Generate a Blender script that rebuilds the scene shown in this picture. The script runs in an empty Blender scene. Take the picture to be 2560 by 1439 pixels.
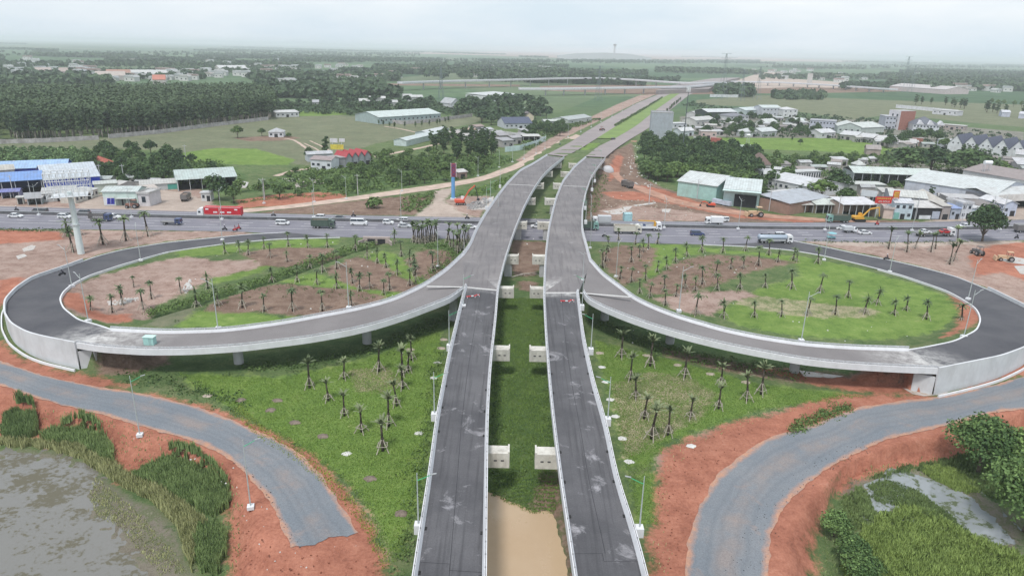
import bpy, math, random
import numpy as np
from mathutils import Vector, noise as mnoise
random.seed(7); RNG = np.random.default_rng(7)
PI = math.pi
scene = bpy.context.scene
COL = scene.collection
# ------------------------------------------------------------------ camera
CAM_H, FPX = 60.0, 1730.0
PITCH, ROLL = math.atan(597/1730), math.atan(57/2560)
sp, cp, sr, cr = math.sin(PITCH), math.cos(PITCH), math.sin(ROLL), math.cos(ROLL)
VR, VU, VF = (cr, sp*sr, cp*sr), (-sr, sp*cr, cp*cr), (0, cp, -sp)
cam_data = bpy.data.cameras.new("camera"); cam = bpy.data.objects.new("camera", cam_data)
COL.objects.link(cam); scene.camera = cam
cam_data.sensor_width = 36; cam_data.lens = 36*FPX/2560
cam_data.clip_start = 1; cam_data.clip_end = 200000
from mathutils import Matrix
cam.matrix_world = Matrix(((VR[0], VU[0], -VF[0], 0), (VR[1], VU[1], -VF[1], 0), (VR[2], VU[2], -VF[2], CAM_H), (0, 0, 0, 1)))
# ------------------------------------------------------------------ world and sun (bright overcast)
SUN_EL, SUN_AZ = math.radians(62), math.radians(200)
world = bpy.data.worlds.new("World"); scene.world = world; world.use_nodes = True
nt = world.node_tree; nt.nodes.clear()
def wn(t, **k):
    n = nt.nodes.new(t)
    for a, b in k.items(): setattr(n, a, b)
    return n
sky = wn('ShaderNodeTexSky', sky_type='NISHITA', sun_disc=False); sky.sun_elevation = SUN_EL; sky.sun_rotation = SUN_AZ
sky.air_density = 1.3; sky.dust_density = 3.0
bg1 = wn('ShaderNodeBackground'); bg1.inputs[1].default_value = 0.13
nt.links.new(sky.outputs[0], bg1.inputs[0])
tc = wn('ShaderNodeTexCoord'); mp = wn('ShaderNodeMapping'); mp.inputs['Scale'].default_value = (1.6, 1.6, 7)
ns = wn('ShaderNodeTexNoise'); ns.inputs['Scale'].default_value = 1.3; ns.inputs['Detail'].default_value = 5; ns.inputs['Roughness'].default_value = .55
cr_ = wn('ShaderNodeValToRGB'); cr_.color_ramp.elements[0].position = .35; cr_.color_ramp.elements[1].position = .68
cr_.color_ramp.elements[0].color = (.65, .76, .855, 1); cr_.color_ramp.elements[1].color = (.90, .93, .965, 1)
bg2 = wn('ShaderNodeBackground'); bg2.inputs[1].default_value = 1.0
mx = wn('ShaderNodeMixShader'); mx.inputs[0].default_value = .88
out = wn('ShaderNodeOutputWorld')
L = nt.links.new
L(tc.outputs['Generated'], mp.inputs[0]); L(mp.outputs[0], ns.inputs['Vector']); L(ns.outputs[0], cr_.inputs[0]); L(cr_.outputs[0], bg2.inputs[0])
L(bg1.outputs[0], mx.inputs[1]); L(bg2.outputs[0], mx.inputs[2]); L(mx.outputs[0], out.inputs[0])
sd_ = bpy.data.lights.new("sun", 'SUN'); sd_.energy = 2.3; sd_.angle = math.radians(10); sd_.color = (1, .97, .93)
sun = bpy.data.objects.new("sun", sd_); COL.objects.link(sun)
sdir = Vector((math.sin(SUN_AZ)*math.cos(SUN_EL), math.cos(SUN_AZ)*math.cos(SUN_EL), math.sin(SUN_EL)))
sun.rotation_euler = sdir.to_track_quat('Z', 'Y').to_euler()
scene.view_settings.view_transform = 'Standard'; scene.view_settings.look = 'None'
scene.view_settings.exposure = 0.24; scene.view_settings.gamma = 1
scene.cycles.use_denoising = True
scene.cycles.max_bounces = 6; scene.cycles.diffuse_bounces = 2; scene.cycles.glossy_bounces = 2
scene.cycles.transparent_max_bounces = 6; scene.cycles.volume_bounces = 3
# ------------------------------------------------------------------ site survey: image point -> point at height z
def P(x, y, z=0.0):
    a = (x-1280)/FPX; b = -(y-719.5)/FPX
    d = [VF[i]+a*VR[i]+b*VU[i] for i in range(3)]
    t = (z-CAM_H)/d[2]
    return (d[0]*t, d[1]*t, z)
def HT(xb, yb, yt, z0=0.0):
    """height of an upright thing whose foot is at (xb,yb) and whose top shows at row yt"""
    X, Y, _ = P(xb, yb, z0); lo, hi = 0.0, 80.0
    for _i in range(30):
        m = (lo+hi)/2; v = (X, Y, z0+m-CAM_H)
        yy = 719.5-FPX*sum(v[i]*VU[i] for i in range(3))/sum(v[i]*VF[i] for i in range(3))
        if yy > yt: lo = m
        else: hi = m
    return (lo+hi)/2
def PL(pts, z=0.0): return [P(p[0], p[1], p[2] if len(p) > 2 else z) for p in pts]
def resample(pts, n):
    a = np.array(pts, float); s = np.r_[0, np.cumsum(np.linalg.norm(np.diff(a[:, :2], axis=0), axis=1))]
    t = np.linspace(0, s[-1], n); r = np.stack([np.interp(t, s, a[:, k]) for k in range(a.shape[1])], 1)
    return r
def smooth(pts, n, it=3):
    """resample and relax a traced polyline"""
    r = resample(pts, n)
    for _ in range(it): r[1:-1] = .25*r[:-2]+.5*r[1:-1]+.25*r[2:]
    return resample(r, n)
def offset(pts, d):
    a = np.array(pts, float); t = np.gradient(a[:, :2], axis=0); t /= np.linalg.norm(t, axis=1)[:, None]+1e-9
    o = a.copy(); o[:, 0] += -t[:, 1]*d; o[:, 1] += t[:, 0]*d   # left of travel is +
    return o
# ------------------------------------------------------------------ materials
MATS = {}
def newmat(name):
    m = bpy.data.materials.new(name); m.use_nodes = True; t = m.node_tree; t.nodes.clear()
    o = t.nodes.new('ShaderNodeOutputMaterial'); b = t.nodes.new('ShaderNodeBsdfPrincipled'); t.links.new(b.outputs[0], o.inputs[0])
    return m, t, b
def M(name, col, rough=.8, var=.18, scale=2.0, col2=None, metal=0.0, bump=0.0, bscale=None, spec=.3, stripe=None, dirt=0.0):
    if name in MATS: return MATS[name]
    m, t, b = newmat(name); n = t.nodes; l = t.links.new
    b.inputs['Roughness'].default_value = rough; b.inputs['Metallic'].default_value = metal; b.inputs['Specular IOR Level'].default_value = spec
    tcn = n.new('ShaderNodeTexCoord'); nz = n.new('ShaderNodeTexNoise'); nz.inputs['Scale'].default_value = scale; nz.inputs['Detail'].default_value = 6; nz.inputs['Roughness'].default_value = .65
    l(tcn.outputs['Object'], nz.inputs['Vector'])
    mx = n.new('ShaderNodeMix'); mx.data_type = 'RGBA'
    c2 = col2 or tuple(c*(1-var*1.6) for c in col); c1 = col if col2 else tuple(min(1, c*(1+var*.7)) for c in col)
    rp = n.new('ShaderNodeMapRange'); rp.inputs[1].default_value = .32; rp.inputs[2].default_value = .68
    l(nz.outputs[0], rp.inputs[0]); l(rp.outputs[0], mx.inputs[0])
    mx.inputs[6].default_value = (*c2, 1); mx.inputs[7].default_value = (*c1, 1)
    last = mx.outputs[2]
    if stripe:   # corrugated or planked look: (axis, pitch, dark factor)
        ax, pitch, dk = stripe
        sx = n.new('ShaderNodeSeparateXYZ'); l(tcn.outputs['Object'], sx.inputs[0])
        ma = n.new('ShaderNodeMath'); ma.operation = 'MULTIPLY'; ma.inputs[1].default_value = 2*PI/pitch; l(sx.outputs[ax], ma.inputs[0])
        si = n.new('ShaderNodeMath'); si.operation = 'SINE'; l(ma.outputs[0], si.inputs[0])
        mr = n.new('ShaderNodeMapRange'); mr.inputs[1].default_value = .55; mr.inputs[2].default_value = 1; mr.inputs[3].default_value = 1; mr.inputs[4].default_value = dk; l(si.outputs[0], mr.inputs[0])
        vm = n.new('ShaderNodeVectorMath'); vm.operation = 'SCALE'; l(last, vm.inputs[0]); l(mr.outputs[0], vm.inputs['Scale']); last = vm.outputs[0]
    if dirt:
        nd = n.new('ShaderNodeTexNoise'); nd.inputs['Scale'].default_value = .35; nd.inputs['Detail'].default_value = 8; nd.inputs['Roughness'].default_value = .7
        mpn = n.new('ShaderNodeMapping'); mpn.inputs['Scale'].default_value = (1, 1, .35); l(tcn.outputs['Object'], mpn.inputs[0]); l(mpn.outputs[0], nd.inputs['Vector'])
        rd = n.new('ShaderNodeMapRange'); rd.inputs[1].default_value = .48; rd.inputs[2].default_value = .72; rd.inputs[4].default_value = dirt; l(nd.outputs[0], rd.inputs[0])
        md = n.new('ShaderNodeMix'); md.data_type = 'RGBA'; l(rd.outputs[0], md.inputs[0]); l(last, md.inputs[6]); md.inputs[7].default_value = (.16, .12, .09, 1); last = md.outputs[2]
    l(last, b.inputs['Base Color'])
    if bump:
        nb = n.new('ShaderNodeTexNoise'); nb.inputs['Scale'].default_value = bscale or scale*4; nb.inputs['Detail'].default_value = 4; l(tcn.outputs['Object'], nb.inputs['Vector'])
        bp = n.new('ShaderNodeBump'); bp.inputs['Strength'].default_value = bump; bp.inputs['Distance'].default_value = .1; l(nb.outputs[0], bp.inputs['Height']); l(bp.outputs[0], b.inputs['Normal'])
    MATS[name] = m
    return m
def leafmat(name, dark, light, scale=1.2):
    if name in MATS: return MATS[name]
    m, t, b = newmat(name); n = t.nodes; l = t.links.new
    b.inputs['Roughness'].default_value = .65; b.inputs['Specular IOR Level'].default_value = .25
    at = n.new('ShaderNodeAttribute'); at.attribute_name = 'tone'
    oi = n.new('ShaderNodeObjectInfo')
    ad = n.new('ShaderNodeMath'); ad.operation = 'MULTIPLY_ADD'; l(oi.outputs['Random'], ad.inputs[0]); ad.inputs[1].default_value = .5; l(at.outputs['Fac'], ad.inputs[2])
    sb = n.new('ShaderNodeMath'); sb.operation = 'SUBTRACT'; l(ad.outputs[0], sb.inputs[0]); sb.inputs[1].default_value = .25; sb.use_clamp = True
    mx = n.new('ShaderNodeMix'); mx.data_type = 'RGBA'; l(sb.outputs[0], mx.inputs[0]); mx.inputs[6].default_value = (*dark, 1); mx.inputs[7].default_value = (*light, 1)
    l(mx.outputs[2], b.inputs['Base Color'])
    MATS[name] = m
    return m
# ------------------------------------------------------------------ mesh builder
class MB:
    def __init__(s): s.v = []; s.f = []; s.m = []; s.mi = 0
    def add(s, vs, fs):
        o = len(s.v); s.v += [tuple(map(float, p)) for p in vs]; s.f += [tuple(o+i for i in f) for f in fs]; s.m += [s.mi]*len(fs); return s
    def mat(s, i): s.mi = i; return s
    def box(s, cx, cy, cz, sx, sy, sz, rz=0, tx=1, ty=1):
        c, q = math.cos(rz), math.sin(rz); vs = []
        for dz, kx, ky in ((-.5, 1, 1), (.5, tx, ty)):
            for ux, uy in ((-.5, -.5), (.5, -.5), (.5, .5), (-.5, .5)):
                x, y = ux*sx*kx, uy*sy*ky; vs.append((cx+x*c-y*q, cy+x*q+y*c, cz+dz*sz))
        return s.add(vs, [(0, 3, 2, 1), (4, 5, 6, 7), (0, 1, 5, 4), (1, 2, 6, 5), (2, 3, 7, 6), (3, 0, 4, 7)])
    def bar(s, a, b, r, r2=None, n=6, cap=True):
        a = Vector(a); b = Vector(b); d = b-a
        if d.length < 1e-6: return s
        q = d.to_track_quat('Z', 'Y'); r2 = r if r2 is None else r2; vs = []
        for k, (p, rr) in enumerate(((a, r), (b, r2))):
            for i in range(n):
                t = 2*PI*(i+.5)/n; vs.append(p+q @ Vector((rr*math.cos(t), rr*math.sin(t), 0)))
        fs = [(i, (i+1) % n, n+(i+1) % n, n+i) for i in range(n)]
        if cap: fs += [tuple(range(n-1, -1, -1)), tuple(range(n, 2*n))]
        return s.add(vs, fs)
    def path(s, pts, rs, n=6):
        for i in range(len(pts)-1): s.bar(pts[i], pts[i+1], rs[i] if hasattr(rs, '__len__') else rs, rs[i+1] if hasattr(rs, '__len__') else rs, n)
        return s
    def prism(s, prof, y0, y1, axis='y'):
        """extrude a profile: axis y -> prof is (x,z); axis x -> (y,z); axis z -> (x,y)"""
        n = len(prof)
        def pt(p, t): return (p[0], t, p[1]) if axis == 'y' else ((t, p[0], p[1]) if axis == 'x' else (p[0], p[1], t))
        vs = [pt(p, y0) for p in prof]+[pt(p, y1) for p in prof]
        fs = [(i, (i+1) % n, n+(i+1) % n, n+i) for i in range(n)]+[tuple(range(n-1, -1, -1)), tuple(range(n, 2*n))]
        return s.add(vs, fs)
    def sphere(s, c, r, n=8, m=5, sz=1.0, top=False):
        vs = []; m0 = 0
        for j in range(m+1):
            ph = PI*j/m if not top else PI/2*j/m
            for i in range(n):
                t = 2*PI*i/n; vs.append((c[0]+r*math.sin(ph)*math.cos(t), c[1]+r*math.sin(ph)*math.sin(t), c[2]+r*sz*math.cos(ph)))
        fs = [(j*n+i, (j+1)*n+i, (j+1)*n+(i+1) % n, j*n+(i+1) % n) for j in range(m) for i in range(n)]
        return s.add(vs, fs)
    def quad(s, a, b, c, d): return s.add([a, b, c, d], [(0, 1, 2, 3)])
    def ribbon(s, A, B):
        n = len(A); vs = [tuple(p) for p in A]+[tuple(p) for p in B]
        return s.add(vs, [(i, i+1, n+i+1, n+i) for i in range(n-1)])
    def loft(s, rails, closed=True, caps=True):
        """rails: list of equally long polylines forming a closed section"""
        k = len(rails); n = len(rails[0]); vs = [tuple(p) for r in rails for p in r]; fs = []
        for j in range(k if closed else k-1):
            j2 = (j+1) % k
            fs += [(j*n+i, j*n+i+1, j2*n+i+1, j2*n+i) for i in range(n-1)]
        if caps and closed: fs += [tuple(j*n for j in range(k)), tuple(j*n+n-1 for j in range(k-1, -1, -1))]
        return s.add(vs, fs)
    def mesh(s, name, mats, smooth=False):
        me = bpy.data.meshes.new(name); me.from_pydata(s.v, [], s.f)
        for m in (mats if isinstance(mats, (list, tuple)) else [mats]): me.materials.append(m)
        if any(s.m): me.polygons.foreach_set('material_index', s.m)
        if smooth: me.polygons.foreach_set('use_smooth', [True]*len(s.f))
        me.update(); return me
    def obj(s, name, mats, parent=None, smooth=False, **tags):
        o = bpy.data.objects.new(name, s.mesh(name, mats, smooth)); COL.objects.link(o)
        if parent is not None: o.parent = parent
        tag(o, **tags); return o
def tag(o, label=None, cat=None, group=None, kind=None):
    if label: o['label'] = label
    if cat: o['category'] = cat
    if group: o['group'] = group
    if kind: o['kind'] = kind
    return o
def thing(name, label, cat, loc=(0, 0, 0), rz=0, group=None):
    o = bpy.data.objects.new(name, None); COL.objects.link(o); o.location = loc; o.rotation_euler = (0, 0, rz); o.empty_display_size = .2
    return tag(o, label, cat, group)
KIDS = {}
def copyobj(o, parent=None):
    c = o.copy(); COL.objects.link(c)
    if parent is not None: c.parent = parent
    return c
def dup(root, loc, rz=0, sc=1.0, label=None, group=None, cat=None):
    if root.name not in KIDS: KIDS[root.name] = [(c, list(c.children)) for c in root.children]
    r = copyobj(root); r.location = loc; r.rotation_euler = (0, 0, rz); r.scale = sc if hasattr(sc, '__len__') else (sc,)*3
    tag(r, label, cat, group)
    for c, gs in KIDS[root.name]:
        c2 = copyobj(c, r)
        for g in gs: copyobj(g, c2)
    return r
FIRST = set()
def place(proto, loc, rz=0, sc=1.0, label=None, group=None, cat=None):
    """the first placing moves the prototype itself, later ones copy it"""
    if proto.name not in FIRST:
        FIRST.add(proto.name); KIDS[proto.name] = [(c, list(c.children)) for c in proto.children]
        proto.location = loc; proto.rotation_euler = (0, 0, rz); proto.scale = sc if hasattr(sc, '__len__') else (sc,)*3
        return tag(proto, label, cat, group)
    return dup(proto, loc, rz, sc, label, group, cat)
# ------------------------------------------------------------------ traced alignments (heights in metres)
ZD = 7.6
def zmain(y):  # deck level along the viaduct by distance from the camera
    return float(np.interp(y, [0, 262, 295, 325, 355, 385, 470, 520], [ZD, ZD, 7.2, 6.7, 6.0, 5.2, .6, .06]))
def PD(x, y, up=.95):
    z = ZD
    for _ in range(6): q = P(x, y, z+up); z = zmain(q[1])
    return (q[0], q[1], z)
LD_out = [(1029.5, 1435), (1045, 1334), (1070, 1178), (1089, 1037), (1120, 879), (1152, 748), (1163, 708)]
LD_in = [(1217, 1435), (1221, 1039), (1228, 907), (1242, 782), (1246.5, 716)]
LU_out = [(1156, 630), (1173, 608), (1189, 569), (1211.6, 530), (1239, 491), (1267, 455), (1300, 422), (1330.6, 407), (1367, 384.5)]
LU_in = [(1246.5, 716), (1264, 641), (1286, 575), (1311, 513), (1333, 472), (1356, 438), (1378, 416), (1411, 390)]
RD_in = [(1436, 1435), (1399, 1183), (1381, 1039), (1372, 948), (1362.6, 823), (1358, 722)]
RD_out = [(1621, 1435), (1597.5, 1339), (1545, 1186), (1520, 1060), (1486, 948.5), (1461, 837), (1446, 722)]
RU_in = [(1358, 722), (1362.6, 630), (1372, 558), (1389, 491), (1406, 449.5), (1436, 413), (1464, 390)]
RU_out = [(1478, 645), (1457, 569), (1458, 519), (1465.5, 477), (1478, 441), (1495, 416), (1514, 392.5)]
def extend_back(pts, d):
    a, b = np.array(pts[0]), np.array(pts[1]); u = (a-b); u /= np.linalg.norm(u[:2]); return [tuple(a+u*d)]+list(pts)
# ramps: far edge and near edge, both from merge to abutment
def zramp(t): return 4.85+(ZD-4.85)*(1-t)**1.5      # t 0 at merge, 1 at abutment
LR_far = [(1156, 630), (1114, 669), (1061.5, 705), (989, 739), (934, 755), (870, 769), (798, 782), (711, 798), (640, 808), (556, 818), (417, 822), (278, 815)]
LR_near = [(1159, 716.4), (1128, 740), (1070, 762), (1017, 781.7), (950, 803), (878, 820.6), (767, 840), (700, 848), (600, 860), (473, 868), (361, 869), (250, 862), (189, 852)]
RR_far = [(1478, 645), (1509, 680), (1547.5, 708), (1589, 740), (1640, 764), (1700, 786), (1811.6, 818), (1900, 836), (1999, 851), (2070, 857), (2138, 861), (2271, 865)]
RR_near = [(1458.5, 724), (1464, 740), (1506, 762), (1560, 784), (1617, 804), (1690, 826), (1756, 843), (1830, 860), (1900, 873.5), (1999, 891.5), (2070, 900), (2138, 905.5), (2249, 912), (2346, 916)]
def ramp_edge(pts, up=.95):
    raw = np.array([P(x, y, 7)[:2] for x, y in pts]); s = np.r_[0, np.cumsum(np.linalg.norm(np.diff(raw, axis=0), axis=1))]; s /= s[-1]
    return [(*P(x, y, zramp(t)+up)[:2], zramp(t)) for (x, y), t in zip(pts, s)]
# loop roads at the ends: inner and outer road edge with level at each traced point
LL_in = [(278, 815, 4.85), (240, 812, 4.7), (194.6, 801, 4.3), (156, 770.6, 3.5), (147, 748, 2.9), (156, 730, 2.3), (178, 711, 1.8), (222, 688.6, 1.2), (306, 661, .6), (411, 631.6, .15), (473, 622, .06), (584, 607, .06), (700, 597.5, .06), (850, 594, .06)]
LL_out = [(189, 866, 4.85), (111, 848, 4.7), (69.5, 837, 4.3), (31, 815, 3.8), (14, 787, 3.2), (15, 755, 2.6), (42, 725, 2.0), (83, 697, 1.3), (167, 669, .6), (236, 643, .15), (306, 624.6, .06), (417, 606.6, .06), (528, 595.5, .06), (623, 586, .06), (720, 581, .06)]
RL_in = [(2271, 873, 4.85), (2305, 870.7, 4.7), (2388, 854, 4.2), (2444, 826, 3.5), (2453.6, 801, 2.9), (2448, 782, 2.4), (2438, 768, 2), (2402, 745, 1.5), (2366, 726, 1.1), (2249, 686, .5), (2138, 658, .1), (2054.6, 638.5, .06), (1971, 624.6, .06), (1860, 616, .06), (1760, 612, .06)]
RL_out = [(2346, 921, 4.85), (2444, 907, 4.7), (2499.5, 896, 4.3), (2560, 873.5, 3.8), (2600, 845, 3.3), (2612, 815, 2.7), (2595, 788, 2.1), (2555, 766, 1.6), (2471.6, 725, 1.0), (2388, 691, .5), (2305, 669, .15), (2221.4, 649.7, .06), (2138, 634, .06), (2054.6, 616, .06), (1985, 603, .06)]
E_LDo = smooth(extend_back([PD(*p) for p in LD_out], 45), 40, 2); E_LDi = smooth(extend_back([PD(*p) for p in LD_in], 45), 40, 2)
E_RDi = smooth(extend_back([PD(*p) for p in RD_in], 45), 40, 2); E_RDo = smooth(extend_back([PD(*p) for p in RD_out], 45), 40, 2)
E_LUi = smooth([PD(*p) for p in LU_in], 60, 4); E_LUo = smooth([PD(*p) for p in LU_out], 60, 3)
E_RUi = smooth([PD(*p) for p in RU_in], 60, 4); E_RUo = smooth([PD(*p) for p in RU_out], 60, 3)
E_LRf = smooth(ramp_edge(LR_far), 70, 4); E_LRn = smooth(ramp_edge(LR_near), 70, 4)
E_RRf = smooth(ramp_edge(RR_far), 70, 4); E_RRn = smooth(ramp_edge(RR_near), 70, 4)
def tie(E, pts): return smooth([tuple(np.array(E)[-1])]+PL(pts[1:]), 90, 3)
E_LLi = tie(E_LRf, LL_in); E_LLo = tie(E_LRn, LL_out); E_RLi = tie(E_RRf, RL_in); E_RLo = tie(E_RRn, RL_out)
# highway median line
HWM = smooth(PL([(-700, 520), (-300, 528), (0, 534), (600, 548), (934, 554), (1184, 559), (1495, 565), (1900, 572), (2277, 574.6), (2560, 571), (2900, 563), (3300, 550)]), 160, 8)
HWF = smooth(PL([(-700, 500), (-300, 508), (0, 516), (300, 524), (600, 531.5), (767, 536), (1045, 541), (1300, 546), (1520, 551), (1900, 556.5), (2277, 556), (2560, 549), (2900, 540), (3300, 526)]), 160, 8)
HWN = smooth(PL([(-700, 566), (-300, 571), (0, 573), (195, 573), (347, 575), (611, 579), (720, 586), (850, 593), (989, 595), (1280, 600), (1478, 603), (1700, 610), (1860, 613), (1990, 602), (2100, 604), (2221, 606), (2416, 604), (2560, 600), (2900, 594), (3300, 582)]), 160, 4)
# trunk road beyond the far abutment
def PT(x, y):
    z = 2.
    for _ in range(6): q = P(x, y, z); z = zmain(q[1])
    return q
T_LL = smooth([PT(1367, 386), (PT(1400, 369)), PT(1431, 353), PT(1460, 332), PT(1506, 305), PT(1589, 260), PT(1634, 241), PT(1720, 211), PT(1780, 196)], 60, 1)
T_LR = smooth([PT(1411, 391), PT(1428, 385), PT(1456, 368.6), PT(1481, 353), PT(1547.5, 311), PT(1617, 266), PT(1675, 235), PT(1745, 211), PT(1800, 196)], 60, 1)
T_RL = smooth([PT(1464, 391), PT(1472, 385), PT(1500, 362), PT(1528, 352), PT(1589, 316), PT(1645, 271), PT(1697, 235), PT(1755, 211), PT(1808, 196)], 60, 1)
T_RR = smooth([PT(1514, 393), PT(1540, 371), PT(1572, 350), PT(1625, 318.6), PT(1672, 278), PT(1722, 238), PT(1780, 211), PT(1825, 196)], 60, 1)
# frontage (gravel) roads
FL_up = PL([(-260, 855), (0, 901), (111, 940), (222, 962), (361, 985), (500, 1018), (600, 1058), (683, 1095), (753, 1135), (808, 1192), (850, 1258), (881, 1305), (896, 1330)])
FL_lo = PL([(-260, 925), (0, 962), (97, 996), (167, 1015), (250, 1035), (361, 1068), (473, 1099), (556, 1135), (617, 1185), (661, 1234), (689, 1284), (711, 1334), (732, 1372)])
FR_up = PL([(2800, 880), (2560, 940), (2471, 965), (2388, 985), (2294, 997), (2152, 1016), (2090, 1040), (2027, 1062), (1943, 1087), (1900, 1103), (1840, 1147), (1784, 1195), (1745, 1275), (1723, 1345), (1711, 1437), (1700, 1560)])
FR_lo = PL([(2800, 985), (2560, 1022), (2485, 1031), (2388, 1059), (2300, 1080), (2221, 1096), (2150, 1128), (2068, 1172), (2016, 1211), (1977, 1250), (1943, 1295), (1927, 1331), (1921, 1437), (1925, 1560)])
DIRT_up = PL([(560, 527), (700, 515), (866, 494), (1000, 474), (1100, 460), (1200, 443), (1290, 410), (1340, 384), (1400, 352), (1440, 336)])
DIRT_lo = PL([(560, 536), (700, 524), (866, 504), (1000, 486), (1100, 472), (1212, 452), (1300, 420), (1352, 392), (1410, 362), (1460, 342)])
# ------------------------------------------------------------------ ground: one sheet to the horizon, soil and grass zones as distance fields
rows = []; y = -60.0
while y < 40: rows.append(y); y += 6
while y < 60000: rows.append(y); y += max(.62, y*.0068) if y < 420 else max(2.9, y*.013)
rows = np.array([-3000, -800, -250]+rows); us = np.concatenate([[-60, -12, -4, -2, -1.45, -1.2], np.linspace(-1.08, 1.08, 600), [1.2, 1.45, 2, 4, 12, 60]])
Wd = np.where(rows < 40, 78, rows*.86+44)
GX = us[None, :]*Wd[:, None]; GY = np.repeat(rows[:, None], len(us), 1); gx, gy = GX.ravel(), GY.ravel()
def seg_dist(px, py, poly, closed):
    d = np.full(px.shape, 1e9); A = np.array(poly)[:, :2]; n = len(A)
    for i in range(n if closed else n-1):
        a, b = A[i], A[(i+1) % n]; e = b-a; q = e@e+1e-12
        t = np.clip(((px-a[0])*e[0]+(py-a[1])*e[1])/q, 0, 1)
        d = np.minimum(d, (px-a[0]-t*e[0])**2+(py-a[1]-t*e[1])**2)
    return np.sqrt(d)
def inside(px, py, poly):
    A = np.array(poly)[:, :2]; n = len(A); r = np.zeros(px.shape, bool)
    for i in range(n):
        x1, y1 = A[i]; x2, y2 = A[(i+1) % n]
        if y1 == y2: continue
        r ^= ((y1 > py) != (y2 > py)) & (px < (x2-x1)*(py-y1)/(y2-y1)+x1)
    return r
def sdf(poly, R=25.0):
    R = float(R)
    """signed distance (+ inside) of every ground vertex, clipped"""
    A = np.array(poly)[:, :2]; lo, hi = A.min(0)-R, A.max(0)+R; s = np.full(gx.shape, -R)
    k = np.where((gx > lo[0]) & (gx < hi[0]) & (gy > lo[1]) & (gy < hi[1]))[0]
    if len(k):
        d = seg_dist(gx[k], gy[k], poly, True); s[k] = np.clip(np.where(inside(gx[k], gy[k], poly), d, -d), -R, R)
    return s
CH = {k: np.full(gx.shape, -25.0) for k in ('red', 'brown', 'pale', 'olive', 'scrub', 'bright', 'mud', 'straw', 'urban', 'sandy')}
def zone(ch, pts, z=0.0): CH[ch] = np.maximum(CH[ch], sdf(PL(pts, z)))
def zonew(ch, poly): CH[ch] = np.maximum(CH[ch], sdf(poly))
def strip(ch, a, b): zonew(ch, [tuple(p) for p in a]+[tuple(p) for p in b][::-1])
# near left: red bank, reeds, marsh
zone('red', [(-300, 870), (0, 905), (100, 945), (230, 965), (380, 985), (520, 1015), (640, 1062), (720, 1100), (790, 1145), (850, 1200), (900, 1260), (940, 1330), (960, 1400), (975, 1470), (560, 1600), (545, 1439), (572, 1380), (550, 1300), (575, 1250), (490, 1163), (400, 1165), (330, 1190), (288, 1165), (288, 1130), (215, 1080), (100, 1080), (50, 1032), (0, 1060), (-300, 1010)])
zone('red', [(-60, 850), (0, 850), (60, 895), (160, 925), (250, 940), (330, 960), (230, 975), (100, 950), (-60, 915)])
LOW_L = PL([(-500, 1050), (0, 1085), (15, 1055), (50, 1035), (95, 1045), (100, 1085), (215, 1085), (250, 1095), (288, 1130), (288, 1165), (330, 1190), (400, 1170), (430, 1160), (490, 1168), (540, 1205), (572, 1250), (550, 1300), (570, 1340), (565, 1380), (545, 1439), (530, 1700), (-500, 1800)], -3)
zone('mud', [(-400, 1100), (0, 1125), (139, 1128), (236, 1172), (275, 1210), (320, 1239), (389, 1275), (450, 1331), (459, 1386), (481, 1437), (500, 1700), (-500, 1700)], -3)
# near right: red shoulder and ditch side
zone('red', [(1650, 1165), (1665, 1120), (1700, 1100), (1760, 1085), (1840, 1050), (1920, 1035), (2000, 1010), (2100, 985), (2200, 985), (2290, 985), (2400, 1000), (2000, 1200), (1950, 1600), (1610, 1600), (1618, 1400), (1625, 1335), (1635, 1310), (1640, 1240), (1640, 1200)])
zone('red', [(1900, 1600), (1900, 1400), (1930, 1260), (2000, 1190), (2200, 1080), (2400, 1030), (2560, 1000), (2800, 960), (2800, 1030), (2560, 1050), (2470, 1110), (2300, 1130), (2230, 1150), (2140, 1175), (2080, 1215), (2075, 1260), (2045, 1310), (2040, 1600)])
zone('red', [(2260, 960), (2560, 905), (2640, 890), (2640, 915), (2560, 935), (2470, 960), (2300, 985), (2190, 985), (2050, 965), (1900, 925), (1880, 915)])
LOW_R = PL([(3200, 960), (2560, 1055), (2480, 1110), (2400, 1135), (2250, 1150), (2150, 1178), (2100, 1205), (2085, 1250), (2060, 1310), (2040, 1439), (2040, 1700), (3400, 1800)], -2.6)
zone('mud', [(2080, 1225), (2120, 1195), (2250, 1190), (2300, 1165), (2400, 1190), (2470, 1250), (2560, 1300), (2560, 1400), (2440, 1370), (2330, 1310), (2200, 1265), (2140, 1260)], -2.6)
# middle strip between the viaducts
zone('scrub', [(1225, 1430), (1228, 1000), (1245, 800), (1262, 700), (1365, 700), (1365, 860), (1378, 1000), (1400, 1180), (1438, 1430)])
zone('brown', [(1268, 660), (1280, 600), (1375, 605), (1362, 660), (1340, 690), (1290, 690)])
zone('brown', [(1345, 1180), (1390, 1180), (1412, 1250), (1440, 1360), (1460, 1439), (1425, 1439), (1390, 1270), (1330, 1268), (1335, 1230)])
zone('brown', [(1288, 700), (1350, 705), (1340, 730), (1300, 725)])
POND_C = PL([(1150, 1210), (1222, 1226), (1252, 1234), (1272, 1250), (1312, 1258), (1335, 1272), (1375, 1270), (1390, 1290), (1400, 1340), (1418, 1390), (1432, 1450), (1450, 1700), (1120, 1800)], -2)
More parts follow.
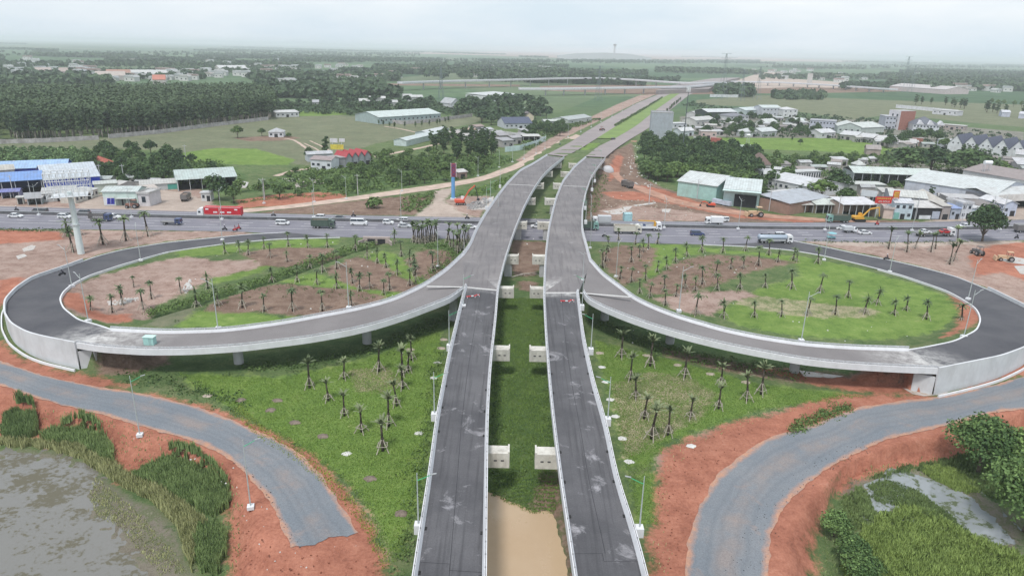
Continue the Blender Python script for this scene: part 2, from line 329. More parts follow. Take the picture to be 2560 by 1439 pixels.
# beneath ramps: scrub and brown soil zones
zone('scrub', [(250, 930), (330, 905), (500, 890), (700, 880), (880, 840), (1130, 770), (1120, 830), (900, 900), (700, 930), (500, 935), (330, 960)])
zone('brown', [(245, 935), (250, 905), (420, 885), (430, 905), (330, 935)])
zone('scrub', [(1470, 760), (1560, 800), (1800, 860), (2000, 905), (2200, 925), (2290, 945), (2200, 968), (2000, 950), (1850, 925), (1700, 885), (1560, 850), (1480, 830)])
zone('brown', [(1660, 870), (1850, 905), (2000, 925), (2250, 945), (2290, 975), (2100, 965), (1950, 950), (1800, 925), (1660, 888)])
# left loop interior
zone('brown', [(505, 775), (560, 745), (640, 715), (720, 708), (800, 718), (880, 722), (960, 738), (960, 760), (880, 785), (760, 790), (640, 780), (560, 783)])
zone('brown', [(810, 672), (890, 640), (960, 660), (1000, 690), (1060, 715), (1040, 735), (980, 728), (900, 722), (850, 705)])
zone('brown', [(1010, 650), (1060, 622), (1140, 628), (1130, 660), (1080, 700), (1040, 690)])
zone('brown', [(600, 632), (700, 618), (830, 620), (860, 632), (790, 650), (720, 668), (650, 665)])
zone('pale', [(165, 800), (150, 755), (185, 722), (260, 690), (380, 655), (470, 640), (560, 655), (540, 690), (470, 730), (400, 760), (360, 790), (290, 810), (210, 812)])
zone('red', [(160, 785), (165, 745), (200, 745), (230, 765), (250, 785), (330, 785), (330, 805), (240, 812)])
zone('pale', [(420, 668), (560, 650), (640, 648), (650, 668), (560, 690), (470, 700)])
zone('bright', [(442, 628), (560, 612), (640, 617), (600, 630), (500, 642), (445, 645)])
zone('bright', [(600, 610), (740, 598), (850, 597), (840, 612), (760, 620), (650, 622)])
zone('bright', [(530, 690), (600, 655), (690, 643), (700, 660), (650, 680), (560, 705), (530, 708)])
zone('bright', [(700, 705), (780, 680), (850, 700), (930, 722), (1060, 735), (1000, 755), (900, 735), (780, 715)])
zone('bright', [(905, 640), (960, 625), (1000, 640), (1050, 690), (1070, 715), (1040, 712), (990, 690), (960, 665)])
zone('bright', [(490, 775), (570, 768), (700, 790), (900, 795), (760, 808), (560, 818), (420, 818), (470, 795)])
zone('olive', [(360, 815), (400, 780), (470, 765), (505, 775), (470, 800), (430, 820)])
DITCH = PL([(370, 785), (450, 762), (560, 730), (680, 695), (790, 655), (870, 625), (930, 612)])
zonew('scrub', [tuple(p) for p in offset(DITCH, 2.6)]+[tuple(p) for p in offset(DITCH, -2.6)][::-1])
zone('scrub', [(1060, 610), (1180, 600), (1180, 625), (1120, 665), (1075, 690), (1085, 640)])
# right loop interior
zone('brown', [(1500, 625), (1560, 612), (1640, 620), (1640, 650), (1600, 700), (1560, 715), (1510, 665)])
zone('brown', [(1640, 690), (1700, 650), (1780, 636), (1880, 640), (1990, 655), (1880, 680), (1800, 710), (1700, 735), (1620, 735), (1610, 705)])
zone('pale', [(1630, 745), (1740, 728), (1860, 725), (1900, 740), (1820, 755), (1780, 790), (1690, 775)])
zone('bright', [(1585, 608), (1700, 612), (1860, 628), (2000, 640), (2140, 668), (2280, 710), (2370, 750), (2400, 790), (2350, 830), (2200, 850), (2000, 842), (1850, 815), (1790, 780), (1900, 720), (2000, 690), (1990, 655), (1880, 636), (1760, 630), (1690, 648), (1640, 690), (1600, 705), (1560, 700), (1610, 650), (1620, 625)])
zone('straw', [(1850, 735), (1960, 745), (2080, 760), (2200, 775), (2190, 792), (2050, 795), (1900, 775), (1840, 760)])
zone('red', [(2370, 740), (2410, 752), (2450, 790), (2450, 825), (2400, 850), (2340, 858), (2380, 835), (2400, 800)])
# near lawns
zone('bright', [(1485, 850), (1700, 905), (1900, 960), (2080, 975), (2160, 990), (2000, 1010), (1900, 1025), (1760, 1070), (1660, 1110), (1630, 1160), (1560, 1170), (1525, 1000)])
zone('bright', [(1570, 1200), (1640, 1180), (1640, 1300), (1600, 1320)])
zone('bright', [(450, 930), (700, 940), (900, 900), (1100, 820), (1110, 920), (1085, 1040), (1070, 1170), (1010, 1380), (960, 1380), (930, 1290), (870, 1210), (780, 1140), (660, 1070), (560, 1010), (470, 960)])
zone('straw', [(1530, 960), (1600, 930), (1720, 940), (1790, 985), (1760, 1040), (1680, 1080), (1600, 1130), (1560, 1140), (1545, 1050)])
zone('straw', [(870, 925), (960, 915), (1010, 950), (960, 985), (890, 975)])
zone('straw', [(690, 1085), (770, 1140), (860, 1210), (930, 1290), (975, 1380), (960, 1400), (900, 1300), (830, 1225), (750, 1150), (680, 1100)])
zone('pale', [(1640, 1140), (1750, 1085), (1900, 1040), (2000, 1012), (2110, 1000), (2120, 1012), (2030, 1035), (1900, 1060), (1760, 1110), (1680, 1180), (1650, 1190)])
# beside the highway, left
zone('pale', [(-300, 580), (0, 578), (200, 574), (611, 580), (640, 586), (520, 594), (417, 603), (306, 621), (236, 640), (150, 672), (60, 705), (0, 745), (-200, 850), (-400, 850)])
zone('red', [(-300, 576), (0, 574), (150, 578), (165, 598), (60, 606), (0, 610), (-300, 620)])
zone('red', [(0, 700), (60, 690), (60, 712), (20, 745), (0, 770), (-80, 800)])
zone('brown', [(200, 576), (610, 578), (640, 585), (470, 595), (330, 612), (200, 600)])
# construction ground right of the highway
zone('pale', [(1990, 600), (2560, 606), (2900, 600), (2900, 900), (2640, 830), (2560, 764), (2470, 720), (2300, 664), (2150, 632), (2050, 612)])
zone('red', [(2420, 640), (2480, 612), (2560, 605), (2700, 600), (2700, 760), (2560, 700), (2500, 680), (2440, 690)])
zone('brown', [(2180, 612), (2380, 612), (2440, 650), (2430, 680), (2350, 670), (2280, 640)])
zone('sandy', [(1990, 601), (2560, 602), (2560, 616), (2400, 612), (2250, 618), (2080, 612)])
# far verge of the highway
zone('sandy', [(-300, 500), (0, 513), (300, 522), (560, 530), (540, 536), (300, 528), (0, 520), (-300, 512)])
zone('sandy', [(200, 505), (240, 488), (260, 480), (255, 500), (300, 515), (370, 505), (385, 470), (440, 478), (480, 490), (520, 500), (540, 520), (480, 530), (300, 527), (190, 520)])
zone('pale', [(170, 480), (250, 490), (380, 460), (500, 470), (530, 505), (560, 530), (540, 536), (0, 520), (-300, 508), (-300, 480), (0, 490), (120, 490)])
zone('red', [(590, 500), (700, 485), (800, 480), (870, 486), (860, 500), (740, 512), (600, 520)])
zone('brown', [(620, 535), (800, 512), (960, 494), (1080, 486), (1090, 500), (1060, 515), (1040, 538), (900, 538), (700, 534)])
zone('scrub', [(1000, 495), (1090, 478), (1085, 510), (1050, 535), (1000, 535), (1010, 512)])
zone('sandy', [(1085, 478), (1140, 466), (1135, 480), (1110, 500), (1130, 515), (1160, 535), (1200, 545), (1035, 541), (1080, 505)])
zone('pale', [(1110, 500), (1150, 490), (1230, 490), (1200, 545), (1140, 530)])
zone('scrub', [(1130, 492), (1150, 478), (1240, 455), (1290, 432), (1240, 480), (1180, 500)])
# right of the viaduct north of the highway
zone('brown', [(1465, 550), (1470, 470), (1520, 392), (1580, 355), (1590, 400), (1600, 440), (1660, 470), (1740, 495), (1900, 535), (2100, 548), (2300, 552), (2300, 557), (1900, 556), (1500, 551)])
zone('red', [(1530, 410), (1548, 388), (1560, 395), (1545, 440), (1520, 455)])
zone('red', [(1600, 462), (1660, 474), (1760, 510), (1900, 540), (2150, 552), (2000, 556), (1850, 545), (1700, 515), (1600, 478)])
zone('scrub', [(1480, 470), (1500, 430), (1525, 400), (1520, 430), (1505, 455), (1490, 475)])
zone('pale', [(1500, 525), (1560, 512), (1700, 525), (1800, 540), (1780, 552), (1600, 552), (1500, 548)])
zone('red', [(1500, 480), (1590, 478), (1690, 512), (1640, 505), (1540, 498)])
zone('scrub', [(1465, 550), (1466, 500), (1500, 480), (1510, 510), (1480, 535), (1560, 548), (1640, 550), (1480, 551)])
zone('sandy', [(2300, 556), (2560, 500), (2900, 470), (2900, 545), (2560, 549), (2280, 556)])
# fields
zone('olive', [(-500, 372), (0, 362), (200, 350), (400, 330), (560, 312), (700, 292), (850, 288), (1050, 300), (1230, 288), (1180, 310), (1100, 325), (1000, 345), (930, 362), (880, 380), (780, 415), (720, 408), (600, 405), (500, 395), (400, 375), (200, 372), (0, 380), (-500, 395)])
zone('bright', [(430, 385), (540, 370), (640, 372), (740, 400), (720, 412), (600, 412), (480, 405)])
zone('bright', [(690, 275), (850, 278), (900, 285), (800, 290), (690, 290)])
zone('olive', [(640, 370), (700, 350), (780, 360), (880, 380), (760, 410), (700, 395)])
zone('brown', [(580, 345), (700, 338), (760, 345), (700, 352), (620, 353)])
zone('olive', [(1740, 250), (1900, 238), (2200, 250), (2560, 262), (2900, 255), (2900, 330), (2560, 318), (2400, 305), (2330, 296), (2200, 290), (2130, 300), (2000, 280), (1860, 266), (1740, 262)])
zone('bright', [(1790, 345), (1900, 345), (2050, 345), (2150, 350), (2230, 375), (2200, 388), (2050, 378), (1870, 372), (1780, 360)])
zone('bright', [(1440, 372), (1460, 362), (1500, 358), (1490, 376), (1465, 386), (1430, 384)])
zone('scrub', [(600, 480), (760, 420), (1000, 390), (1250, 380), (1290, 400), (1200, 440), (1000, 470), (866, 490), (700, 480)])
zone('scrub', [(0, 420), (0, 385), (400, 380), (560, 400), (620, 440), (600, 490), (440, 470), (250, 440)])
zone('scrub', [(1590, 400), (1600, 340), (1900, 380), (2100, 400), (2500, 380), (2560, 420), (2560, 460), (2200, 470), (1900, 520), (1640, 450)])
zone('urban', [(1700, 290), (2200, 300), (2560, 330), (2560, 400), (2300, 350), (1900, 345), (1700, 340)])
zone('urban', [(1900, 470), (2000, 420), (2300, 400), (2560, 410), (2800, 420), (2800, 520), (2560, 505), (2400, 545), (2000, 530), (1930, 500)])
zone('urban', [(-400, 420), (0, 440), (250, 470), (250, 490), (0, 495), (-400, 480)])
# earthworks towards the airport site on the horizon, construction by the far interchange
zone('pale', [(1000, 131), (1250, 129), (1600, 133), (1850, 143), (2150, 152), (2150, 156), (1800, 152), (1500, 149), (1250, 140), (1020, 134)])
zone('sandy', [(1830, 205), (1900, 182), (1960, 180), (1950, 195), (2100, 205), (2250, 212), (2350, 218), (2200, 222), (2000, 218), (1850, 222)])
zone('brown', [(1350, 215), (1600, 212), (1820, 215), (2250, 215), (2370, 226), (2100, 232), (1800, 235), (1650, 238), (1500, 232), (1350, 226)])
zone('pale', [(1440, 330), (1590, 258), (1640, 236), (1600, 238), (1540, 262), (1420, 320), (1330, 372), (1290, 402), (1310, 408), (1400, 352)])
zone('brown', [(700, 205), (900, 208), (1300, 212), (1300, 217), (1000, 214), (700, 210)])
# ---- relief
gz = np.zeros(gx.shape)
def nz2(x, y, s, seed=0):
    out = np.zeros(x.shape); r = np.random.default_rng(seed)
    for k in range(7):
        f = s*(1.7**k); a = r.uniform(0, 2*PI); c, q = math.cos(a), math.sin(a)
        out += np.sin((x*c+y*q)*f+r.uniform(0, 6))*np.sin((-x*q+y*c)*f*.9+r.uniform(0, 6))/(1.35**k)
    return out/2.6
BANK_L = FL_lo; near = gy < 420
def lower(toe, top, zlow, marg=1.6):
    global gz
    k = np.where(near & (gy > -60))[0]
    ins = inside(gx[k], gy[k], toe); dt = seg_dist(gx[k], gy[k], toe, True); dp = np.maximum(seg_dist(gx[k], gy[k], top, False)-marg, 0)
    t = np.where(ins, 1, dp/(dp+dt+1e-6)); t = np.where(dt > 14, np.where(ins, 1, 0), t); t = t*t*(3-2*t)
    gz[k] = np.minimum(gz[k], zlow*t)
# keep slope only on the low side of the road
def side_mask(poly):
    return inside(gx, gy, poly)
MARSH = PL([(-400, 1130), (0, 1142), (28, 1118), (70, 1122), (111, 1130), (150, 1142), (195, 1158), (236, 1184), (240, 1205), (228, 1240), (215, 1280), (250, 1305), (292, 1328), (318, 1360), (334, 1392), (372, 1437), (420, 1600), (-500, 1800)], -3)
DW = PL([(2158, 1215), (2200, 1196), (2240, 1178), (2290, 1190), (2330, 1205), (2370, 1225), (2430, 1245), (2462, 1280), (2512, 1330), (2530, 1360), (2490, 1366), (2420, 1332), (2360, 1295), (2320, 1265), (2262, 1255), (2235, 1275), (2190, 1282), (2175, 1250)], -2.6)
SL = side_mask([tuple(p) for p in FL_lo]+PL([(640, 1800), (-900, 1800), (-900, 900)]))
SR = side_mask([tuple(p) for p in FR_lo]+PL([(1925, 1800), (3600, 1800), (3600, 900)]))
g0 = gz.copy(); lower(LOW_L, FL_lo, -3.1); gz = np.where(SL, gz, g0)
g0 = gz.copy(); lower(LOW_R, FR_lo, -2.7); gz = np.where(SR, gz, g0)
wob = nz2(gx, gy, .9, 21)*1.1+nz2(gx, gy, 2.6, 22)*.45
sm = sdf(MARSH, 8)+wob*1.2; gz = np.where(SL, np.where(gz < -2.2, np.interp(sm, [-4, -1, 0, 1.5], [-2.62, -2.70, -2.86, -3.0])-np.clip(wob, -1, 1)*.10, gz), gz)
sw = sdf(DW, 8)+wob*.8; gz = np.where((sw > -2.5) & (gz < -1.6), np.interp(sw, [-2.5, -1, 0, 1.2], [-2.1, -2.25, -2.42, -2.7]), gz)
sc = sdf(POND_C, 8)+wob*.35; gz = np.minimum(gz, np.interp(sc, [-4.5, 0, 2], [0, -2.0, -3.0]))
dd = seg_dist(gx, gy, DITCH, False); gz = np.minimum(gz, np.interp(dd, [0, 1.2, 3.6], [-1.5, -1.3, 0]))
# raised roads: earth inside the loops and trunk-road embankment
def raise_along(Ei, Eo, fall_in, fall_out):
    global gz
    Cn = (np.array(Ei)+np.array(Eo))/2; hw = np.linalg.norm(np.array(Ei)[:, :2]-np.array(Eo)[:, :2], axis=1)/2
    lo, hi = Cn[:, :2].min(0)-40, Cn[:, :2].max(0)+40; k = np.where((gx > lo[0]) & (gx < hi[0]) & (gy > lo[1]) & (gy < hi[1]))[0]
    best = np.full(len(k), 1e9); zz = np.zeros(len(k)); ww = np.zeros(len(k)); dn = np.zeros(len(k))
    for i in range(len(Cn)):
        d = np.hypot(gx[k]-Cn[i, 0], gy[k]-Cn[i, 1]); m = d < best; best[m] = d[m]; zz[m] = Cn[i, 2]; ww[m] = hw[i]
        u = np.array(Ei)[i, :2]-Cn[i, :2]; s = (gx[k]-Cn[i, 0])*u[0]+(gy[k]-Cn[i, 1])*u[1]; dn[m] = s[m]
    ex = best-ww; fall = np.where(dn > 0, fall_in, fall_out)
    h = np.where(ex < -1.2, zz-.35, np.where(fall > 0, (zz-.35)*np.clip(1-(ex+1.2)/np.maximum(fall, .01), 0, 1), 0))
    gz[k] = np.where((zz > .3) & (h > .02), np.maximum(gz[k], h), gz[k])
raise_along(E_LLi, E_LLo, 9, 0); raise_along(E_RLi, E_RLo, 9, 0)
mL = T_LL[:, 1] > 300
raise_along(T_LL, T_RR, 13, 13)
flat = np.minimum(np.abs(seg_dist(gx, gy, HWM, False))/30, 1)
und = nz2(gx, gy, .12, 3)*.10+nz2(gx, gy, .5, 5)*.05
redm = np.clip((CH['red']+1)/3, 0, 1)*(gz < -.2)
gz = gz+np.where(gy < 500, und*np.clip((-gz-.3), 0, 1)*1.5, 0)+redm*nz2(gx, gy, .9, 9)*.22
gz -= .02
nr, nc = GX.shape; idx = np.arange(nr*nc).reshape(nr, nc)
fa = np.stack([idx[:-1, :-1], idx[:-1, 1:], idx[1:, 1:], idx[1:, :-1]], -1).reshape(-1, 4)
me = bpy.data.meshes.new("ground"); me.vertices.add(nr*nc); me.vertices.foreach_set('co', np.stack([gx, gy, gz], 1).ravel().astype('f'))
me.loops.add(len(fa)*4); me.loops.foreach_set('vertex_index', fa.ravel().astype('i')); me.polygons.add(len(fa)); me.polygons.foreach_set('loop_start', (np.arange(len(fa))*4).astype('i'))
me.polygons.foreach_set('use_smooth', np.ones(len(fa), bool)); me.update(calc_edges=True); me.validate()
for kname, arr in CH.items():
    at = me.attributes.new(kname, 'FLOAT', 'POINT'); at.data.foreach_set('value', arr.astype('f'))
ground = bpy.data.objects.new("ground", me); COL.objects.link(ground); ground['kind'] = 'structure'
# ground material
gm, gt, gb = newmat("ground_cover"); n = gt.nodes; l = gt.links.new
gb.inputs['Roughness'].default_value = .95; gb.inputs['Specular IOR Level'].default_value = .1
geo = n.new('ShaderNodeNewGeometry')
def gnoise(scale, det=5, rough=.6, sc=(1, 1, 1), dist=0):
    mp = n.new('ShaderNodeMapping'); mp.inputs['Scale'].default_value = sc; l(geo.outputs['Position'], mp.inputs[0])
    z = n.new('ShaderNodeTexNoise'); z.inputs['Scale'].default_value = scale; z.inputs['Detail'].default_value = det; z.inputs['Roughness'].default_value = rough; z.inputs['Distortion'].default_value = dist
    l(mp.outputs[0], z.inputs['Vector']); return z.outputs[0]
def ramp(f, stops):
    r = n.new('ShaderNodeValToRGB'); e = r.color_ramp.elements
    while len(e) < len(stops): e.new(.5)
    for i, (p, c) in enumerate(stops): e[i].position = p; e[i].color = (*c, 1)
    l(f, r.inputs[0]); return r.outputs[0]
def mixc(f, a, b):
    m = n.new('ShaderNodeMix'); m.data_type = 'RGBA'; l(f, m.inputs[0]); l(a, m.inputs[6]); l(b, m.inputs[7]); return m.outputs[2]
def maprange(f, a, b, c=0., d=1.):
    m = n.new('ShaderNodeMapRange'); m.inputs[1].default_value = a; m.inputs[2].default_value = b; m.inputs[3].default_value = c; m.inputs[4].default_value = d; l(f, m.inputs[0]); return m.outputs[0]
def mth(op, a, b):
    m = n.new('ShaderNodeMath'); m.operation = op
    for i, q in enumerate((a, b)):
        if isinstance(q, (int, float)): m.inputs[i].default_value = q
        else: l(q, m.inputs[i])
    return m.outputs[0]
nA = gnoise(.05, 6, .6); nB = gnoise(.35, 6, .7); nC = gnoise(2.2, 5, .75); nD = gnoise(.012, 5, .6)
nE = gnoise(.11, 5, .65)
mixn = maprange(mth('ADD', mth('ADD', mth('MULTIPLY', nB, .4), mth('MULTIPLY', nC, .35)), mth('MULTIPLY', nE, .25)), .30, .70)
edge = mth('ADD', mth('MULTIPLY', mth('SUBTRACT', nB, .5), 7.), mth('MULTIPLY', mth('SUBTRACT', nC, .5), 2.5))
base = ramp(mixn, [(.15, (.04, .075, .028)), (.42, (.085, .135, .045)), (.6, (.13, .165, .065)), (.85, (.21, .20, .115))])
# far countryside: field patches and plantations
mpv = n.new('ShaderNodeMapping'); mpv.inputs['Scale'].default_value = (.0028, .0016, 0); mpv.inputs['Rotation'].default_value = (0, 0, .35); l(geo.outputs['Position'], mpv.inputs[0])
vor = n.new('ShaderNodeTexVoronoi'); vor.inputs['Scale'].default_value = 1.0; vor.inputs['Randomness'].default_value = .85; l(mpv.outputs[0], vor.inputs['Vector'])
sepv = n.new('ShaderNodeSeparateColor'); l(vor.outputs['Color'], sepv.inputs[0])
farc = ramp(sepv.outputs[0], [(.0, (.035, .075, .04)), (.3, (.05, .10, .05)), (.45, (.085, .14, .075)), (.72, (.12, .18, .09)), (.9, (.16, .18, .11)), (1., (.18, .17, .13))])
farn = ramp(gnoise(.02, 8, .7), [(.35, (.035, .075, .04)), (.55, (.08, .145, .06)), (.75, (.15, .19, .09))])
mf = n.new('ShaderNodeMix'); mf.data_type = 'RGBA'; mf.inputs[0].default_value = .45; l(farc, mf.inputs[6]); l(farn, mf.inputs[7]); farc = mf.outputs[2]
sy = n.new('ShaderNodeSeparateXYZ'); l(geo.outputs['Position'], sy.inputs[0])
col = mixc(maprange(mth('ADD', sy.outputs[1], mth('MULTIPLY', nD, 300.)), 700, 1050), base, farc)
pal = {
 'olive': [(.2, (.095, .125, .07)), (.5, (.15, .165, .095)), (.8, (.235, .21, .14))],
 'scrub': [(.2, (.036, .072, .024)), (.5, (.078, .135, .042)), (.68, (.14, .19, .07)), (.85, (.20, .17, .115))],
 'urban': [(.2, (.08, .11, .06)), (.5, (.19, .18, .15)), (.8, (.36, .33, .30))],
 'bright': [(.15, (.055, .10, .022)), (.4, (.11, .19, .032)), (.6, (.165, .25, .048)), (.8, (.28, .30, .115))],
 'straw': [(.2, (.07, .13, .03)), (.42, (.16, .19, .075)), (.6, (.37, .32, .20)), (.8, (.20, .17, .11))],
 'brown': [(.15, (.085, .052, .036)), (.45, (.18, .115, .084)), (.64, (.26, .18, .135)), (.85, (.13, .14, .07))],
 'pale': [(.15, (.14, .085, .065)), (.42, (.275, .18, .145)), (.62, (.385, .28, .235)), (.85, (.19, .15, .12))],
 'sandy': [(.2, (.30, .235, .195)), (.5, (.40, .32, .27)), (.8, (.50, .42, .36))],
 'mud': [(.2, (.09, .08, .055)), (.45, (.19, .165, .13)), (.62, (.11, .13, .06)), (.8, (.30, .26, .21))],
 'red': [(.15, (.15, .052, .032)), (.4, (.30, .103, .060)), (.62, (.41, .155, .092)), (.85, (.47, .24, .165))],
}
grain = gnoise(7.0, 4, .8)
for kname, stops in pal.items():
    at = n.new('ShaderNodeAttribute'); at.attribute_name = kname
    fz = maprange(mth('ADD', at.outputs['Fac'], edge), -.6, .9)
    src = mth('ADD', mth('MULTIPLY', mixn, .8), mth('MULTIPLY', grain, .2))
    col = mixc(fz, col, ramp(src, stops))
hsv = n.new('ShaderNodeHueSaturation'); hsv.inputs['Saturation'].default_value = .92; l(col, hsv.inputs['Color']); l(maprange(nA, .3, .7, .86, 1.14), hsv.inputs['Value']); l(hsv.outputs[0], gb.inputs['Base Color'])
bp = n.new('ShaderNodeBump'); bp.inputs['Strength'].default_value = .55; bp.inputs['Distance'].default_value = .6; l(mixn, bp.inputs['Height']); l(bp.outputs[0], gb.inputs['Normal'])
me.materials.append(gm)
# ------------------------------------------------------------------ road surfaces and water
def roadmat(name, a, b, c, streak=None, rough=.85, grit=.5, dustlvl=.62, dustamt=.8, scale=.12, edgec=None, ruts=False):
    """asphalt or gravel with wear, tyre bands (streak = direction scale) and pale dust patches"""
    m, t, bs = newmat(name); n = t.nodes; l = t.links.new; bs.inputs['Roughness'].default_value = rough; bs.inputs['Specular IOR Level'].default_value = .25
    g = n.new('ShaderNodeNewGeometry')
    def nz(s, d, r, sc=(1, 1, 1), w=0):
        mp = n.new('ShaderNodeMapping'); mp.inputs['Scale'].default_value = sc; l(g.outputs['Position'], mp.inputs[0]); z = n.new('ShaderNodeTexNoise')
        z.inputs['Scale'].default_value = s; z.inputs['Detail'].default_value = d; z.inputs['Roughness'].default_value = r; z.inputs['Distortion'].default_value = w; l(mp.outputs[0], z.inputs['Vector']); return z.outputs[0]
    def mix(f, x, y):
        k = n.new('ShaderNodeMix'); k.data_type = 'RGBA'; l(f, k.inputs[0])
        for i, q in ((6, x), (7, y)):
            if isinstance(q, tuple): k.inputs[i].default_value = (*q, 1)
            else: l(q, k.inputs[i])
        return k.outputs[2]
    def mr(f, lo, hi, c=0, d=1):
        k = n.new('ShaderNodeMapRange'); k.inputs[1].default_value = lo; k.inputs[2].default_value = hi; k.inputs[3].default_value = c; k.inputs[4].default_value = d; l(f, k.inputs[0]); return k.outputs[0]
    col = mix(mr(nz(scale, 6, .6), .35, .65), a, b)
    if streak: col = mix(mr(nz(.9, 4, .6, streak), .5, .68, 0, .55), col, tuple(x*.62 for x in a))
    col = mix(mr(nz(scale*2.3, 7, .72, (1, 1, 1), .6), dustlvl, dustlvl+.12, 0, dustamt), col, c)
    if edgec or ruts:
        ac = n.new('ShaderNodeAttribute'); ac.attribute_name = 'across'
        def mt(op, a_, b_):
            k = n.new('ShaderNodeMath'); k.operation = op
            for i, q in enumerate((a_, b_)):
                if isinstance(q, (int, float)): k.inputs[i].default_value = q
                else: l(q, k.inputs[i])
            return k.outputs[0]
        wv = mt('ADD', ac.outputs['Fac'], mt('MULTIPLY', mt('SUBTRACT', nz(.09, 5, .65), .5), .34)); d_ = mt('ABSOLUTE', mt('SUBTRACT', wv, .5), 0)
        if ruts:
            tr = mt('ABSOLUTE', mt('SUBTRACT', mt('ABSOLUTE', mt('SUBTRACT', d_, .17), 0), .065), 0)
            col = mix(mr(tr, .0, .05, .26, 0), col, tuple(x*.70 for x in a)); col = mix(mt('MULTIPLY', mr(d_, .05, .22, .6, 0), mr(nz(.10, 5, .7), .42, .6)), col, (.27, .215, .19))
        if edgec: col = mix(mt('MULTIPLY', mr(d_, .40, .475), mr(nz(.6, 5, .7), .3, .6, .25, 1)), col, edgec)
    at = n.new('ShaderNodeAttribute'); at.attribute_name = 'dust'
    mm = n.new('ShaderNodeMath'); mm.operation = 'MULTIPLY'; l(at.outputs['Fac'], mm.inputs[0]); l(mr(nz(.5, 6, .7), .38, .6, .1, 1), mm.inputs[1]); col = mix(mm.outputs[0], col, (.50, .49, .48))
    v = n.new('ShaderNodeVectorMath'); v.operation = 'SCALE'; l(col, v.inputs[0]); l(mr(nz(5, 4, .8), .3, .7, 1-grit*.35, 1+grit*.3), v.inputs['Scale']); l(v.outputs[0], bs.inputs['Base Color'])
    bp = n.new('ShaderNodeBump'); bp.inputs['Strength'].default_value = .3; bp.inputs['Distance'].default_value = .05; l(nz(6, 4, .8), bp.inputs['Height']); l(bp.outputs[0], bs.inputs['Normal'])
    return m
A_new = roadmat("new_asphalt", (.074, .073, .080), (.122, .119, .127), (.36, .35, .37), streak=(1.9, .06, 1), dustlvl=.575, dustamt=.75, scale=.10)
A_deck = roadmat("dusty_asphalt", (.155, .145, .15), (.215, .20, .20), (.40, .38, .38), streak=(1.4, .08, 1), dustlvl=.60, dustamt=.6)
A_ramp = roadmat("ramp_asphalt", (.175, .162, .163), (.21, .195, .195), (.27, .25, .24), dustlvl=.68, dustamt=.35)
A_loop = roadmat("loop_asphalt", (.068, .068, .078), (.098, .096, .105), (.20, .195, .20), dustlvl=.62, dustamt=.3)
A_hwy = roadmat("highway_asphalt", (.175, .17, .20), (.22, .215, .245), (.30, .28, .28), streak=(.05, 1.6, 1), dustlvl=.66, dustamt=.45)
A_gravel = roadmat("crushed_stone", (.155, .175, .20), (.20, .21, .225), (.31, .22, .18), grit=.75, dustlvl=.57, dustamt=.5, scale=.07, edgec=(.44, .24, .16), ruts=True)
A_trunk = roadmat("trunk_asphalt", (.24, .21, .21), (.30, .26, .255), (.40, .30, .25), dustlvl=.6, dustamt=.6, scale=.03)
M_dirt = M("packed_dirt", (.50, .385, .32), .95, .2, .25, bump=.3)
M_dirt2 = M("red_dirt_track", (.42, .24, .175), .95, .25, .25, bump=.3)
M_line = M("road_paint", (.50, .49, .50), .8, .22, 1.2)
CON = M("bridge_concrete", (.50, .50, .52), .85, .10, .35, dirt=.28)
CON2 = M("parapet_concrete", (.67, .675, .70), .85, .06, .6, dirt=.14)
CON3 = M("pier_cap_concrete", (.62, .60, .55), .85, .12, 1.1, dirt=.6)
WALLC = M("retaining_wall_concrete", (.60, .61, .63), .85, .08, .25, dirt=.2)
STEEL = M("galvanised_steel", (.52, .55, .57), .5, .08, 3, metal=.2)
def setdust(o, fn):
    a = o.data.attributes.new('dust', 'FLOAT', 'POINT'); a.data.foreach_set('value', [float(fn(v.co)) for v in o.data.vertices])
def strips(A, B, k):
    """k lanes of quads between two edges"""
    A, B = np.array(A), np.array(B); return [A*(1-j/k)+B*j/k for j in range(k+1)]
def sheet(name, A, B, mat, dz=0, k=6, parent=None, kind='structure', jag=0, jag_end=0, **kw):
    m = MB(); R_ = strips(A, B, k); n_ = len(R_[0]); vs = []
    for j, r in enumerate(R_):
        r = r.copy(); r[:, 2] += dz
        if jag and j in (0, k):
            o = offset(r, 1.0)-r; w = nz2(r[:, 0], r[:, 1], 1.1, 17+j)*jag; r[:, 0] += o[:, 0]*w; r[:, 1] += o[:, 1]*w
        if jag_end: u_ = r[-1]-r[-4]; r[-1] = r[-1]+u_*(.30*math.sin(j*.7)+.12*math.sin(j*2.3+1)-.1)*jag_end*.5; r[-1][2] = r[-4][2]
        vs += [tuple(p) for p in r]
    m.add(vs, [(j*n_+i, j*n_+i+1, (j+1)*n_+i+1, (j+1)*n_+i) for j in range(k) for i in range(n_-1)])
    o_ = m.obj(name, mat, parent, smooth=True, kind=kind, **kw); aa = o_.data.attributes.new('across', 'FLOAT', 'POINT'); aa.data.foreach_set('value', np.repeat(np.linspace(0, 1, k+1), n_).astype('f')); return o_
def crossing(pts, z): # a closed polygon laid flat
    m = MB(); m.add([(p[0], p[1], z) for p in pts], [tuple(range(len(pts)))]); return m
hw = sheet("highway", HWF, HWN, A_hwy, dz=.03, k=8, jag=.5)
tm = sheet("frontage_road", smooth(FL_up, 160, 3), smooth(FL_lo, 160, 3), A_gravel, dz=.05, k=16, jag=.35, jag_end=1.0)
tm2 = sheet("frontage_road", smooth(FR_up, 160, 3), smooth(FR_lo, 160, 3), A_gravel, dz=.05, k=16, jag=.35)
lpL = sheet("loop_road", E_LLi, E_LLo, A_loop, dz=0, k=8)
lpR = sheet("loop_road", E_RLi, E_RLo, A_loop, dz=0, k=8)
def near_end(E, d0=14):
    q = np.array(E)[0][:2]; return lambda c: max(0, 1-math.hypot(c.x-q[0], c.y-q[1])/d0)
